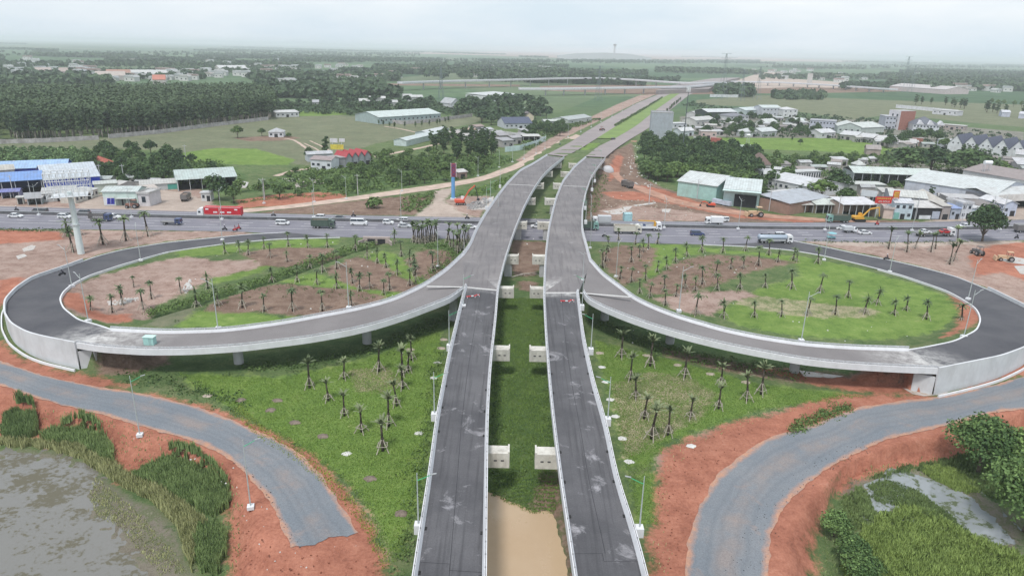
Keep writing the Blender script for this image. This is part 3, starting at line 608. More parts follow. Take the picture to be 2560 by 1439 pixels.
for o, Ei, Eo in ((lpL, E_LLi, E_LLo), (lpR, E_RLi, E_RLo)):
    q = (np.array(Ei[0])+np.array(Eo[0]))/2; setdust(o, lambda c, q=q: .9*max(0, 1-math.hypot(c.x-q[0], c.y-q[1])/11))
sheet("dirt_road", smooth(DIRT_up, 90, 3), smooth(DIRT_lo, 90, 3), M_dirt, dz=.06, k=3, jag=.5)
sheet("dirt_road", smooth(PL([(1592, 352), (1585, 370), (1560, 395), (1542, 412), (1550, 440), (1570, 455), (1620, 472), (1700, 500), (1800, 520), (1900, 533), (2050, 546), (2200, 552)]), 90, 3),
      smooth(PL([(1578, 352), (1568, 370), (1540, 395), (1526, 412), (1528, 435), (1550, 458), (1600, 478), (1680, 508), (1790, 530), (1890, 543), (2050, 553), (2200, 556)]), 90, 3), M_dirt2, dz=.05, k=3, jag=.6)
sheet("trunk_road", T_LL, T_LR, A_trunk, dz=.03, k=4); sheet("trunk_road", T_RL, T_RR, A_trunk, dz=.03, k=4)
GRASS = M("mown_grass", (.13, .22, .035), .95, .3, .25, col2=(.07, .13, .025), bump=.6)
a, b = np.array(T_LR), np.array(T_RL); k0 = int(np.argmax(a[:, 1] > 500))
sheet("grass_median", a[k0:], b[k0:], M("verge_grass", (.19, .27, .075), .95, .3, .05, col2=(.13, .19, .06), bump=.5), dz=.10, k=4)
for pts, w_ in (([(712, 346), (735, 350), (748, 358), (768, 372), (782, 392)], 2.0), ([(960, 316), (1000, 322), (1040, 331), (1092, 340)], 2.2), ([(760, 358), (790, 372), (812, 388)], 1.2), ([(775, 352), (805, 366), (830, 380)], 1.2), ([(690, 440), (730, 428), (780, 420)], 3.5), ([(938, 392), (990, 382), (1060, 368), (1100, 358)], 3.5), ([(2240, 352), (2200, 350), (2150, 346)], 2), ([(2180, 352), (2210, 362), (2240, 370)], 3)):
    c_ = smooth(PL(pts), 30, 3); sheet("path", offset(c_, w_/2), offset(c_, -w_/2), M_dirt, dz=.04, k=2, jag=.3)
# lane markings on the highway
def line_on(base, off, s0, s1, wd, dash=None, z=.045):
    m = MB(); r = np.array(resample(base, 900)); c = offset(r, off); s = np.r_[0, np.cumsum(np.linalg.norm(np.diff(c[:, :2], axis=0), axis=1))]
    segs = [(s0, s1)] if not dash else [(q, q+dash[0]) for q in np.arange(s0, s1, dash[1])]
    for u, v in segs:
        ts = np.linspace(u, v, max(2, int((v-u)/6)+1)); X = np.interp(ts, s, c[:, 0]); Y = np.interp(ts, s, c[:, 1]); p = np.stack([X, Y, np.full(len(ts), z)], 1)
        m.ribbon(offset(p, wd/2), offset(p, -wd/2))
    return m
md = resample(HWM, 300); off_n = lambda k: -k  # near side is right of travel (+x)
slen = float(np.sum(np.linalg.norm(np.diff(md[:, :2], axis=0), axis=1)))
for off, dash in ((-1.3, None), (-5.0, (4, 11)), (-8.7, (4, 11)), (-12.4, None), (1.2, None), (4.6, (4, 11)), (7.6, None)):
    line_on(md, off, 2, slen-2, .32 if dash is None else .36, dash).obj("lane_marking", M_line, kind='structure')
# median barrier of the highway
bm_ = thing("median_barrier", "long low dark concrete barrier with rail down the middle of the busy highway", "barrier", tuple(md[0]*[1, 1, 0]))
m = MB(); q = md.copy(); q[:, 2] = 0
def loftwall(c, w0, w1, z0, z1):
    A0, A1, B1, B0 = offset(c, w0/2), offset(c, w1/2), offset(c, -w1/2), offset(c, -w0/2)
    for X_, zz in ((A0, z0), (A1, z1), (B1, z1), (B0, z0)): X_[:, 2] = c[:, 2]+zz
    return [A0, A1, B1, B0]
q0 = q-md[0]*[1, 1, 0]
m.loft(loftwall(q0, .9, .35, .02, 1.0)).obj("wall", M("dark_barrier_concrete", (.10, .10, .11), .9, .25, .5), bm_)
m = MB(); m.loft(loftwall(q0, .16, .16, 1.02, 1.18)).obj("rail", STEEL, bm_)
# ------------------------------------------------------------------ viaducts
def parapet_mb(E, side, h=.95, w=.5, down=.5, split=None):
    """side +1: interior lies left of travel, -1: right"""
    E = np.array(E); o0 = E.copy(); o1 = E.copy(); i1 = offset(E, .26*side); i0 = offset(E, w*side); i00 = offset(E, w*side)
    ob = E.copy(); ob2 = offset(E, .7*side)
    ob[:, 2] -= down; ob2[:, 2] -= down; o1[:, 2] += h; i1[:, 2] += h; i0[:, 2] += .12; i00[:, 2] -= .12
    return MB().loft([ob, o1, i1, i0, i00, ob2])
def rail_mb(E, side, z0, z1, sp_=2.0, r=.05, post=.07):
    m = MB(); c = offset(E, .16*side); s = np.r_[0, np.cumsum(np.linalg.norm(np.diff(c[:, :2], axis=0), axis=1))]; n_ = max(2, int(s[-1]/sp_))
    for t in np.linspace(0, s[-1], n_+1):
        p = [np.interp(t, s, c[:, k]) for k in range(3)]; m.box(p[0], p[1], p[2]+(z0+z1)/2, post*2, post*2, z1-z0)
    if r:
        for zz in ((z1, (z0+z1)/2+.05) if r > .04 else ((z0+z1)/2,)):
            q = c.copy(); q[:, 2] += zz; A0, A1, B1, B0 = offset(q, r), offset(q, r), offset(q, -r), offset(q, -r)
            A0[:, 2] -= r; B0[:, 2] -= r; A1[:, 2] += r; B1[:, 2] += r; m.loft([A0, A1, B1, B0])
    return m
def body(Ea, Eb, inset, z0, z1):
    A, B = offset(Ea, -inset), offset(Eb, inset)   # Ea left edge, Eb right edge (travel direction away)
    A0, A1, B1, B0 = A.copy(), A.copy(), B.copy(), B.copy()
    A0[:, 2] += z0; A1[:, 2] += z1; B1[:, 2] += z1; B0[:, 2] += z0
    return [A0, A1, B1, B0]
def surf(root, A, B, mat, k=5, name="road_surface"):
    o = sheet(name, A, B, mat, dz=.02, k=k, parent=root, kind=None); return o
BLACK = M("black_rubber", (.02, .02, .02), .8)
def joint(root, a, b, w=.75):
    a = np.array(a, float); b = np.array(b, float); u = (b-a); Lh = np.linalg.norm(u[:2]); c = (a+b)/2
    m = MB(); m.box(c[0], c[1], c[2]+.033, Lh-.9, w, .02, math.atan2(u[1], u[0]))
    m.obj("expansion_joint", M("joint_concrete", (.52, .51, .50), .85, .1, 2), root)
def viaduct(label, Lo, Up, inner_side, gore, mat_low, mat_up, caps, joints):
    """Lo, Up = (left edge, right edge); inner_side: 'R' when the inner edge is the right one"""
    root = thing("viaduct", label, "bridge", (0, 0, 0), group="twin viaducts over the highway")
    m = MB(); m.loft(body(*Lo, .75, -1.55, -.30)); m.loft(body(*Up, .75, -1.55, -.30))
    m.loft(body(*Lo, .35, -.30, -.08)); m.loft(body(*Up, .35, -.30, -.08))
    g = [np.array(p) for p in gore]; z = g[0][2]; cx = sum(p[0] for p in g)/3; cy = sum(p[1] for p in g)/3
    m.prism([(p[0]+(cx-p[0])*.0, p[1]) for p in g], z-1.5, z-.003, axis='z')
    m.obj("deck", CON, root)
    s1 = surf(root, *Lo, mat_low, 6); s2 = surf(root, *Up, mat_up, 8)
    G = MB(); G.add([(p[0], p[1], z+.016) for p in g], [(0, 1, 2)]); G.obj("road_surface", mat_up, root)
    qj = (np.array(Lo[0][-1])+np.array(Lo[1][-1]))/2
    for s in (s1, s2): setdust(s, lambda c: (1.7 if inner_side == 'L' else .6)*max(0, 1-abs(c.y-qj[1]-2.5)/6))
    a_in = [Lo[1], Up[1]] if inner_side == 'R' else [Lo[0], Up[0]]
    inner = np.concatenate([a_in[0][:-1], a_in[1]]); sd = 1 if inner_side == 'R' else -1
    inner = smooth(inner, 110, 2)
    parapet_mb(inner, sd).obj("parapet", CON2, root); rail_mb(inner, sd, .93, 1.06, 2.0, .03, .06).obj("railing", M("rail_post", (.16, .16, .17), .6), root)
    for E in ((Lo[0], Up[0]) if inner_side == 'R' else (Lo[1], Up[1])):
        parapet_mb(E, -sd).obj("parapet", CON2, root); rail_mb(E, -sd, .93, 1.06, 2.0, .03, .06).obj("railing", MATS["rail_post"], root)
    for a, b in joints: joint(root, a, b)
    allL = np.concatenate([Lo[0], Up[0]]); allR = np.concatenate([Lo[1], Up[1]])
    for (xo, yt, ext) in caps:
        zc = ZD-1.6
        for _ in range(5): q = P(xo, yt, zc); zc = zmain(q[1])-1.6
        Y = q[1]+.8; xl = float(np.interp(Y, allL[:, 1], allL[:, 0])); xr = float(np.interp(Y, allR[:, 1], allR[:, 0]))
        x0, x1 = (xl+1.0, q[0]) if inner_side == 'R' else (q[0], xr-1.0)
        pr = thing("pier_root", None, None); bpy.data.objects.remove(pr)
        c = MB(); hcap = 2.35
        c.prism([(x0, zc-.9), (x0, zc), (x1, zc), (x1, zc-hcap), (x1-.4 if inner_side == 'R' else x1, zc-hcap), (x0+(1.2 if inner_side == 'R' else 0), zc-hcap)], Y-1.05, Y+1.05)
        xe = x1-.12 if inner_side == 'R' else x0+.12
        c.box(xe, Y, zc+.13, .24, 2.1, .28)
        for kx in ((x1-1.0, x1-2.0) if inner_side == 'R' else (x0+1.0, x0+2.0)): MB().box(kx, Y-1.06, zc-1.15, .45, .05, .22).obj("anchor_recess", BLACKC, root)
        # girder seats
        for kx in np.linspace(x0+.8, x1-.8, 5): c.box(kx, Y, zc+.03, .7, .8, .07)
        po = MB(); wid = x1-x0
        for fx in (((.30, .78) if wid > 13 else (.42,)) if inner_side == 'R' else ((.22, .70) if wid > 13 else (.58,))):
            xx = x0+wid*fx; po = MB(); po.prism([(xx-1.1, Y-.45), (xx-.75, Y-.8), (xx+.75, Y-.8), (xx+1.1, Y-.45), (xx+1.1, Y+.45), (xx+.75, Y+.8), (xx-.75, Y+.8), (xx-1.1, Y+.45)], -2.2, zc-hcap+.003, axis='z'); p = po.obj("pier", CON, root)
        c.obj("pier_cap", CON3, p)
    return root
BLACKC = M('recess_dark', (.08, .08, .085), .9)
def seams(root, A, B, segs):
    # paving seams: thin dark tar lines; t along the deck, u across (0..1)
    m = MB(); A = np.array(A); B = np.array(B); n = len(A)
    def pt(t, u): i = min(n-1.001, t*(n-1)); k = int(i); f = i-k; a = A[k]*(1-f)+A[k+1]*f; b = B[k]*(1-f)+B[k+1]*f; p = a*(1-u)+b*u; return (p[0], p[1], p[2]+.032)
    for (t0, u0, t1, u1) in segs:
        k = max(2, int(abs(t1-t0)*60)); P0 = [pt(t0+(t1-t0)*j/k, u0+(u1-u0)*j/k) for j in range(k+1)]
        d = np.array(P0[-1])-np.array(P0[0]); nrm = np.array([-d[1], d[0]])/np.linalg.norm(d[:2])*.028
        m.ribbon([(p[0]+nrm[0], p[1]+nrm[1], p[2]) for p in P0], [(p[0]-nrm[0], p[1]-nrm[1], p[2]) for p in P0])
    m.obj("paving_seam", M("tar_seam", (.03, .03, .035), .9), root)
capsL = [(1274, 1131, 0), (1275, 873, 0), (1285, 721, 0), (1297, 640, 0), (1318, 556, 0), (1339, 497, 0), (1360, 459, 0), (1382, 430, 0), (1404, 409, 0)]
capsR = [(1338, 1133, 0), (1324, 874, 0), (1325, 721, 0), (1331, 640, 0), (1344, 556, 0), (1362, 497, 0), (1383, 459, 0), (1402, 430, 0), (1422, 409, 0)]
LDo, LDi, LUo, LUi = E_LDo, E_LDi, E_LUo, E_LUi
viaL = viaduct("grey concrete viaduct on the left, joined by the ramp curving in from the left", (E_LDo, E_LDi), (E_LUo, E_LUi), 'R',
               [LUo[0], LUi[0], LDo[-1]], A_new, A_deck, capsL, [(LDo[-1], LDi[-1]), (PD(1267, 455), PD(1356, 459)), (PD(1061.5, 706), LDo[-1])])
viaR = viaduct("grey concrete viaduct on the right, joined by the ramp curving in from the right", (E_RDi, E_RDo), (E_RUi, E_RUo), 'L',
               [E_RUi[0], E_RDo[-1], E_RUo[0]], A_new, A_deck, capsR, [(E_RDi[-1], E_RDo[-1]), (PD(1406, 459), PD(1472, 461)), (E_RDo[-1], PD(1582, 733))])
def ramp_bridge(label, Ef, En, piers, side, nm):
    root = thing("ramp_bridge", label, "ramp", (0, 0, 0), group="curved ramp bridges")
    Ef, En = np.array(Ef), np.array(En); zz = (Ef[:, 2]+En[:, 2])/2; Ef[:, 2] = zz; En[:, 2] = zz
    L_, R_ = (En, Ef) if side == 'L' else (Ef, En)   # travelling merge -> abutment
    # orientation so that L_ is left of travel
    def ext(E):
        E = np.array(E); u = E[0]-E[2]; u = u/np.linalg.norm(u[:2]); a = E[0]+u*1.1; a[2] = E[0][2]-.012; v = E[-1]-E[-3]; v = v/np.linalg.norm(v[:2]); b = E[-1]+v*.9; b[2] = E[-1][2]-.05; return np.vstack([[a], E, [b]])
    Lx, Rx = ext(L_), ext(R_)
    m = MB(); m.loft(body(L_, R_, 2.0, -.85, -.4)); m.loft(body(Lx, Rx, .4, -.4, -.09)); m.obj("deck", CON, root)
    s = surf(root, Lx, Rx, A_ramp, 6); q = (np.array(L_[-1])+np.array(R_[-1]))/2; setdust(s, lambda c: 1.1*max(0, 1-math.hypot(c.x-q[0], c.y-q[1])/(17 if side == 'L' else 12)))
    for E, sd in ((L_, -1), (R_, 1)):
        pp = parapet_mb(E, sd, h=.62, w=.45, down=.62).obj("parapet", CON2, root)
        rail_mb(E, sd, .60, 1.0, 2.1, .05, .07).obj("railing", M("white_rail", (.56, .57, .60), .5), root)
    for (x, y) in piers:
        X, Y, _ = P(x, y, 0); L2 = np.array(L_); R2 = np.array(R_); C2 = (L2+R2)/2; Y += .3
        i = int(np.argmin(np.hypot(C2[:, 0]-X, C2[:, 1]-Y))); u = R2[i, :2]-L2[i, :2]; u /= np.linalg.norm(u); zt = C2[i, 2]-.85
        po = MB(); n8 = 16; vs = []
        po.bar((X, Y, -.5), (X, Y, zt-.9), .95, .95, 16); pr = po.obj("pier", CON, root)
        cpm = MB(); cxx, cyy = C2[i, 0], C2[i, 1]; cpm.box((cxx+X)/2, (cyy+Y)/2, zt-.45, 4.6, 1.7, .9, math.atan2(u[1], u[0])); cpm.obj("pier_cap", CON3, pr)
    return root
rampL = ramp_bridge("curved concrete ramp bridge sweeping down to the left from the left viaduct", E_LRf, E_LRn, [(596, 908), (917, 858), (1134, 800)], 'L', 'l')
rampR = ramp_bridge("curved concrete ramp bridge sweeping down to the right from the right viaduct", E_RRf, E_RRn, [(1512, 800), (1675, 858), (1986, 930)], 'R', 'r')
# earth-filled end walls of the loops
def retaining(label, Ei, Eo, Ra, n0, side):
    root = thing("retaining_wall", label, "retaining wall", (0, 0, 0), group="retaining walls of the loop roads")
    o = np.array(Eo)[:n0]; sg = side
    def lane(off, z0=None, dz=0):
        r = offset(o, off*sg); r[:, 2] = (z0 if z0 is not None else o[:, 2]+dz); return r
    w = MB(); A = lane(.35, None, .85); A2 = lane(.35, -.3); B = lane(0, None, .85); B2 = lane(-.05, None, -.2)
    w.loft([A2, A, B, B2]); w.obj("wall", WALLC, root)
    f = MB(); f.loft([lane(1.5, -.3), lane(1.4, .42), lane(1.15, .42), lane(1.15, -.3)]); f.obj("gutter_wall", CON2, root)
    # abutment block under the bridge end
    a, b = np.array(Ei[0]), np.array(Eo[0]); ra, rb = np.array(Ra[0]), np.array(Ra[1]); e = MB(); u = ra-b; u2 = u[:2]/np.linalg.norm(u[:2])
    e.prism([(b[0]+u2[0]*0, b[1]), (ra[0]-.0, ra[1]), (a[0]+(ra[0]-b[0])*.2, a[1]-1.0), (a[0], a[1]-1)], -.4, b[2]-1.25, axis='z'); e.obj("abutment", WALLC, root)
    k = MB(); i_ = np.array(Ei)[:n0+4]; ka, kb = offset(i_, .0), offset(i_, .3*-sg); q1, q2, q3, q4 = ka.copy(), ka.copy(), kb.copy(), kb.copy(); q1[:, 2] -= .6; q4[:, 2] -= .6; q2[:, 2] += .16; q3[:, 2] += .16
    k.loft([q1, q2, q3, q4]); k.obj("kerb", CON2, root)
    return root
def bp_(x, y, z=4.85): return P(x, y, z)
retaining("curved grey retaining wall holding up the left loop road", E_LLi, E_LLo, (P(232, 858, 4.85), 0), 52, 1)
retaining("curved grey retaining wall holding up the right loop road", E_RLi, E_RLo, (P(2290, 917, 4.85), 0), 52, -1)
# low kerb lines where the loops are level
for Ei, Eo, lab in ((E_LLi, E_LLo, "left"), (E_RLi, E_RLo, "right")):
    for E, s_ in ((np.array(Ei)[54:], 0), (np.array(Eo)[50:], 1)):
        m = MB(); A, B = offset(E, .12), offset(E, -.12); r = [A.copy(), A.copy(), B.copy(), B.copy()]
        for j, dz in ((0, -.1), (1, .18), (2, .18), (3, -.1)): r[j][:, 2] += dz
        m.loft(r).obj("kerb", CON2, kind='structure')
# far abutment
m = MB(); X0, X1 = PD(1380, 392), PD(1500, 394)
ab = thing("bridge_abutment", "weathered concrete abutment at the far end of both viaducts", "abutment", (0, 0, 0))
z_ = zmain(X0[1]+8); m.box((X0[0]+X1[0])/2+1, X0[1]+4, z_/2-1.0, X1[0]-X0[0]+3, 2.5, z_+.4); m.obj("wall", CON, ab)
m = MB(); q = PD(1516, 398); m.sphere((q[0]+1.0, q[1]+1, 0), 3.6, 14, 6, .95); m.obj("slope_cone", CON, ab, smooth=True)
# ------------------------------------------------------------------ water
def watermat(name, colr, mudc, lo, hi, rough=.06, scale=.3, bumpd=.02, stretch=(1, 1, 1), big=0.0):
    m, t, b = newmat(name); n = t.nodes; l = t.links.new; g = n.new('ShaderNodeNewGeometry')
    mp = n.new('ShaderNodeMapping'); mp.inputs['Scale'].default_value = stretch; l(g.outputs['Position'], mp.inputs[0])
    z = n.new('ShaderNodeTexNoise'); z.inputs['Scale'].default_value = scale; z.inputs['Detail'].default_value = 9; z.inputs['Roughness'].default_value = .68; l(mp.outputs[0], z.inputs['Vector'])
    r = n.new('ShaderNodeMapRange'); r.inputs[1].default_value = lo; r.inputs[2].default_value = hi; z2 = n.new('ShaderNodeTexNoise'); z2.inputs['Scale'].default_value = scale*.14; z2.inputs['Detail'].default_value = 4; l(mp.outputs[0], z2.inputs['Vector'])
    ma = n.new('ShaderNodeMath'); ma.operation = 'MULTIPLY_ADD'; l(z2.outputs[0], ma.inputs[0]); ma.inputs[1].default_value = big; ad_ = n.new('ShaderNodeMath'); ad_.operation = 'SUBTRACT'; l(z.outputs[0], ad_.inputs[0]); ad_.inputs[1].default_value = big*.5; l(ad_.outputs[0], ma.inputs[2])
    l(ma.outputs[0], r.inputs[0])
    mx = n.new('ShaderNodeMix'); mx.data_type = 'RGBA'; l(r.outputs[0], mx.inputs[0]); mx.inputs[6].default_value = (*colr, 1); mx.inputs[7].default_value = (*mudc, 1); l(mx.outputs[2], b.inputs['Base Color'])
    rr = n.new('ShaderNodeMapRange'); rr.inputs[3].default_value = rough; rr.inputs[4].default_value = .9; l(r.outputs[0], rr.inputs[0]); l(rr.outputs[0], b.inputs['Roughness'])
    b.inputs['IOR'].default_value = 1.33; b.inputs['Specular IOR Level'].default_value = .9
    bp = n.new('ShaderNodeBump'); bp.inputs['Strength'].default_value = .15; bp.inputs['Distance'].default_value = bumpd; l(z.outputs[0], bp.inputs['Height']); l(bp.outputs[0], b.inputs['Normal'])
    return m
def pond(name, poly, z, mat):
    c = np.mean(np.array(poly)[:, :2], axis=0); m = MB(); m.add([(p[0], p[1], z) for p in poly], [tuple(range(len(poly)))]); return m.obj(name, mat, kind='structure')
W_brown = watermat("silty_water", (.47, .345, .225), (.43, .31, .20), .4, .7, rough=.05, scale=.05, bumpd=.0)
W_marsh = watermat("marsh_water", (.165, .16, .148), (.11, .10, .07), .49, .58, rough=.05, scale=1.1, bumpd=0, stretch=(1, 1.15, 1), big=.75)
W_ditch = watermat("ditch_water", (.24, .26, .27), (.08, .10, .05), .53, .60, rough=.04, scale=.7, big=.3)
W_pale = watermat("pale_puddle", (.46, .43, .40), (.36, .28, .23), .48, .6, rough=.15, scale=.7)
pond("pond_water", [(p[0], p[1]) for p in PL([(1120, 1205), (1222, 1222), (1252, 1230), (1275, 1245), (1315, 1252), (1340, 1265), (1395, 1265), (1415, 1340), (1440, 1420), (1490, 1600), (1480, 1900), (1100, 1900)], -2)], -2.15, W_brown)
pond("marsh_water", PL([(-450, 1105), (0, 1108), (120, 1112), (260, 1165), (330, 1230), (400, 1310), (450, 1400), (480, 1600), (-500, 1800)], -2.9), -2.86, W_marsh)
pond("ditch_water", PL([(2135, 1200), (2240, 1165), (2320, 1180), (2450, 1225), (2560, 1330), (2590, 1400), (2450, 1385), (2330, 1310), (2240, 1300), (2160, 1300)], -2.5), -2.42, W_ditch)
for pts in ([(1505, 528), (1540, 524), (1560, 517), (1582, 515), (1572, 525), (1550, 536), (1530, 536)], [(1582, 513), (1640, 505), (1638, 509), (1590, 516)], [(1655, 523), (1678, 522), (1672, 532), (1655, 530)],
            [(1190, 505), (1235, 490), (1232, 505), (1215, 524), (1178, 525)], [(2500, 650), (2530, 641), (2570, 648), (2570, 662), (2520, 656)], [(2535, 665), (2600, 662), (2600, 690), (2550, 684)],
            [(740, 452), (800, 448), (810, 458), (770, 464), (735, 472)], [(705, 446), (750, 447), (745, 455), (715, 452)], [(604, 452), (622, 456), (615, 470), (604, 470)],
            [(1996, 924), (2018, 928), (2080, 936), (2110, 940), (2080, 945), (2010, 941)], [(2175, 934), (2200, 930), (2200, 938), (2180, 940)], [(2258, 970), (2300, 978), (2380, 975), (2360, 985), (2310, 990), (2280, 984)], [(55, 622), (80, 612), (90, 615), (84, 624), (60, 630)], [(40, 640), (60, 634), (68, 640), (45, 648)]):
    pond("puddle", PL(pts), .035, W_pale)

tS = lambda E, y: float(np.interp(P(1280, y, ZD)[1], np.array(E)[:, 1], np.linspace(0, 1, len(E))))
seams(viaL, E_LDo, E_LDi, [(tS(E_LDo, 1450), .49, 1, .49), (tS(E_LDo, 1409), .05, tS(E_LDo, 1409), .49), (tS(E_LDo, 1409), .49, tS(E_LDo, 1425), .49), (tS(E_LDo, 1425), .49, tS(E_LDo, 1425), .95)])
seams(viaR, E_RDi, E_RDo, [(tS(E_RDi, 1380), .5, 1, .52), (tS(E_RDi, 1380), .05, tS(E_RDi, 1380), .46), (tS(E_RDi, 1380), .46, tS(E_RDi, 1400), .46), (tS(E_RDi, 1400), .46, tS(E_RDi, 1400), .95)])
for t_, E1, E2, rt in ((.30, E_LDo, E_LDi, viaL), (.55, E_LDo, E_LDi, viaL), (.8, E_LDo, E_LDi, viaL), (.42, E_RDi, E_RDo, viaR), (.66, E_RDi, E_RDo, viaR)):
    for k in range(3):
        i = int(t_*39)+k*2; 
        for E_, s_ in ((E1, -1), (E2, 1)): q = offset(np.array(E_), s_*.62)[i]; MB().box(q[0], q[1], q[2]+.06, .3, .5, .1).obj("drain", BLACK, rt)
# ------------------------------------------------------------------ trees, palms and shrubs
M_trunk = M("tree_bark", (.14, .11, .085), .95, .3, 3)
M_palmtrunk = M("palm_trunk", (.085, .07, .055), .95, .3, 4)
M_pale = M("pale_trunk", (.30, .27, .23), .95, .2, 3)
M_prop = M("bamboo_prop", (.42, .38, .32), .9, .15, 3)
LF = {'dark': leafmat("leaf_dark", (.020, .045, .018), (.085, .145, .045)),
      'mid': leafmat("leaf_mid", (.035, .07, .022), (.14, .215, .06)),
      'acacia': leafmat("leaf_acacia", (.022, .045, .020), (.090, .135, .060)),
      'orch': leafmat("leaf_orchard", (.05, .10, .04), (.20, .30, .12)),
      'lime': leafmat("leaf_lime", (.07, .13, .03), (.24, .34, .08)),
      'palm': leafmat("leaf_palm", (.042, .074, .034), (.165, .215, .10)),
      'drypalm': leafmat("leaf_dry_palm", (.07, .10, .045), (.24, .275, .15)),
      'near': leafmat("leaf_near", (.045, .09, .028), (.21, .32, .10)),
      'grey': leafmat("leaf_hazy", (.024, .050, .024), (.085, .135, .062))}
def leaf_mesh(name, centers, radii, nleaf, size, mat, rng, flat=.0, droop=0.0, squash=1.0):
    """crown: leaf-sized faces through the volume of several clumps, paler towards the outside of each clump"""
    C_ = np.array(centers, float); R_ = np.array(radii, float); w = R_**2; w /= w.sum()
    k = rng.choice(len(C_), nleaf, p=w); d = rng.normal(size=(nleaf, 3)); d /= np.linalg.norm(d, axis=1)[:, None]
    d[:, 2] = np.where(d[:, 2] < -.35, -d[:, 2]*.6, d[:, 2])
    rr = R_[k]*(.62+.42*rng.random(nleaf)**.6); wob = 1+.22*np.sin(d[:, 0]*5+k)*np.sin(d[:, 1]*6+k*2)
    p = C_[k]+d*rr[:, None]*wob[:, None]*np.array([1, 1, squash])
    nrm = d+rng.normal(size=(nleaf, 3))*.55; nrm[:, 2] += flat; nrm /= np.linalg.norm(nrm, axis=1)[:, None]
    t1 = np.cross(nrm, rng.normal(size=(nleaf, 3))); t1 /= np.linalg.norm(t1, axis=1)[:, None]; t2 = np.cross(nrm, t1)
    s = size*(.6+.8*rng.random(nleaf))[:, None]; a = t1*s; b = t2*s*.62
    V = np.stack([p-a, p-b*.9+nrm*s*.12, p+a, p+b], 1)
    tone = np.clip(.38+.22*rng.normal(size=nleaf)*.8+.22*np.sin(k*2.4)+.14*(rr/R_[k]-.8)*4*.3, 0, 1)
    return V, tone
def mesh_from_quads(name, V, tone, mat):
    n = len(V); me = bpy.data.meshes.new(name); me.vertices.add(n*4); me.vertices.foreach_set('co', V.reshape(-1).astype('f'))
    me.loops.add(n*4); me.loops.foreach_set('vertex_index', np.arange(n*4, dtype='i')); me.polygons.add(n); me.polygons.foreach_set('loop_start', (np.arange(n)*4).astype('i'))
    me.update(calc_edges=True); at = me.attributes.new('tone', 'FLOAT', 'FACE'); at.data.foreach_set('value', tone.astype('f')); me.materials.append(mat); return me
def blob_core(m, c, r, rng):  # inner shaded mass so a crown is not see-through everywhere
    m.sphere(c, r, 7, 5, .9)
def make_tree(name, label, cat, H, W, leaf, nleaf, lsize, seed, trunk=M_trunk, th=.35, shape='round', nclump=9):
    """broad-leaved tree of height H and crown width W: tapered trunk with limbs, crown of clumps"""
    rng = np.random.default_rng(seed); root = thing(name, label, cat); t = MB()
    hb = H*th; cs, rs = [], []
    for i in range(nclump):
        a = i*2.4+rng.random()*.8; q = math.sqrt((i+.3)/nclump)
        if shape == 'round': rad = W*.5*q*.62; z = hb+(H-hb)*(.30+.52*(1-q)+rng.random()*.12); r = W*(.21+.08*rng.random())
        elif shape == 'tall': rad = W*.5*.5*(.3+q*.6); z = hb+(H-hb)*((i+.7)/nclump*.85+.05); r = W*(.26+.06*rng.random())*(1.1-.45*i/nclump)
        elif shape == 'flat': rad = W*.5*q*.8; z = hb+(H-hb)*(.55+.15*rng.random()); r = W*(.17+.05*rng.random())
        else: rad = W*.5*q*.55; z = H*(.25+.45*(1-q)); r = W*(.24+.08*rng.random())
        r = min(r, z*.9); cs.append((rad*math.cos(a), rad*math.sin(a), z)); rs.append(r)
    top = (rng.normal()*.02*H, rng.normal()*.02*H, hb+(H-hb)*.45)
    t.path([(0, 0, -.3), (top[0]*.4, top[1]*.4, hb), top], [H*.028+.05, H*.020+.04, H*.008+.02], 7)
    for c in cs[::2]: t.bar((top[0]*.4, top[1]*.4, hb*.95), (c[0]*.85, c[1]*.85, c[2]), H*.010+.03, .02, 5, cap=False)
    t.obj("trunk", trunk, root, smooth=True)
    V, tone = leaf_mesh(name, cs, rs, nleaf, lsize, None, rng, flat=.25, squash=.85)
    core = [];
    cr = bpy.data.objects.new("crown", mesh_from_quads("crown", V, tone, LF[leaf])); COL.objects.link(cr); cr.parent = root
    return root
def frond_quads(rng, n, Lf, z0, up, wd, V, T, droop=1.0, seg=5, stiff=False):
    for i in range(n):
        az = i*2.399+rng.random()*.4; el = math.radians(up[0]+(up[1]-up[0])*(i/n)+rng.normal()*13); L_ = Lf*(.62+.6*rng.random())
        p = np.array([0, 0, z0]); dirh = np.array([math.cos(az), math.sin(az), 0]); side = np.array([-math.sin(az), math.cos(az), 0]); tone = .25+.5*rng.random()
        e = el
        for s in range(seg):
            st = L_/seg; q = p+(dirh*math.cos(e)+np.array([0, 0, math.sin(e)]))*st; e -= math.radians(15*droop)*(1+s*.35)
            w0 = wd*(.35+.65*math.sin(PI*min(1, (s+.15)/seg*1.05))); w1 = wd*(.35+.65*math.sin(PI*min(1, (s+1.1)/seg*1.0))) if s < seg-1 else .05
            for sg in (1, -1):
                dz = np.array([0, 0, -.35]); V.append([p, p+side*sg*w0+dz*w0, q+side*sg*w1+dz*w1, q]); T.append(np.clip(tone+rng.normal()*.08, 0, 1))
            p = q
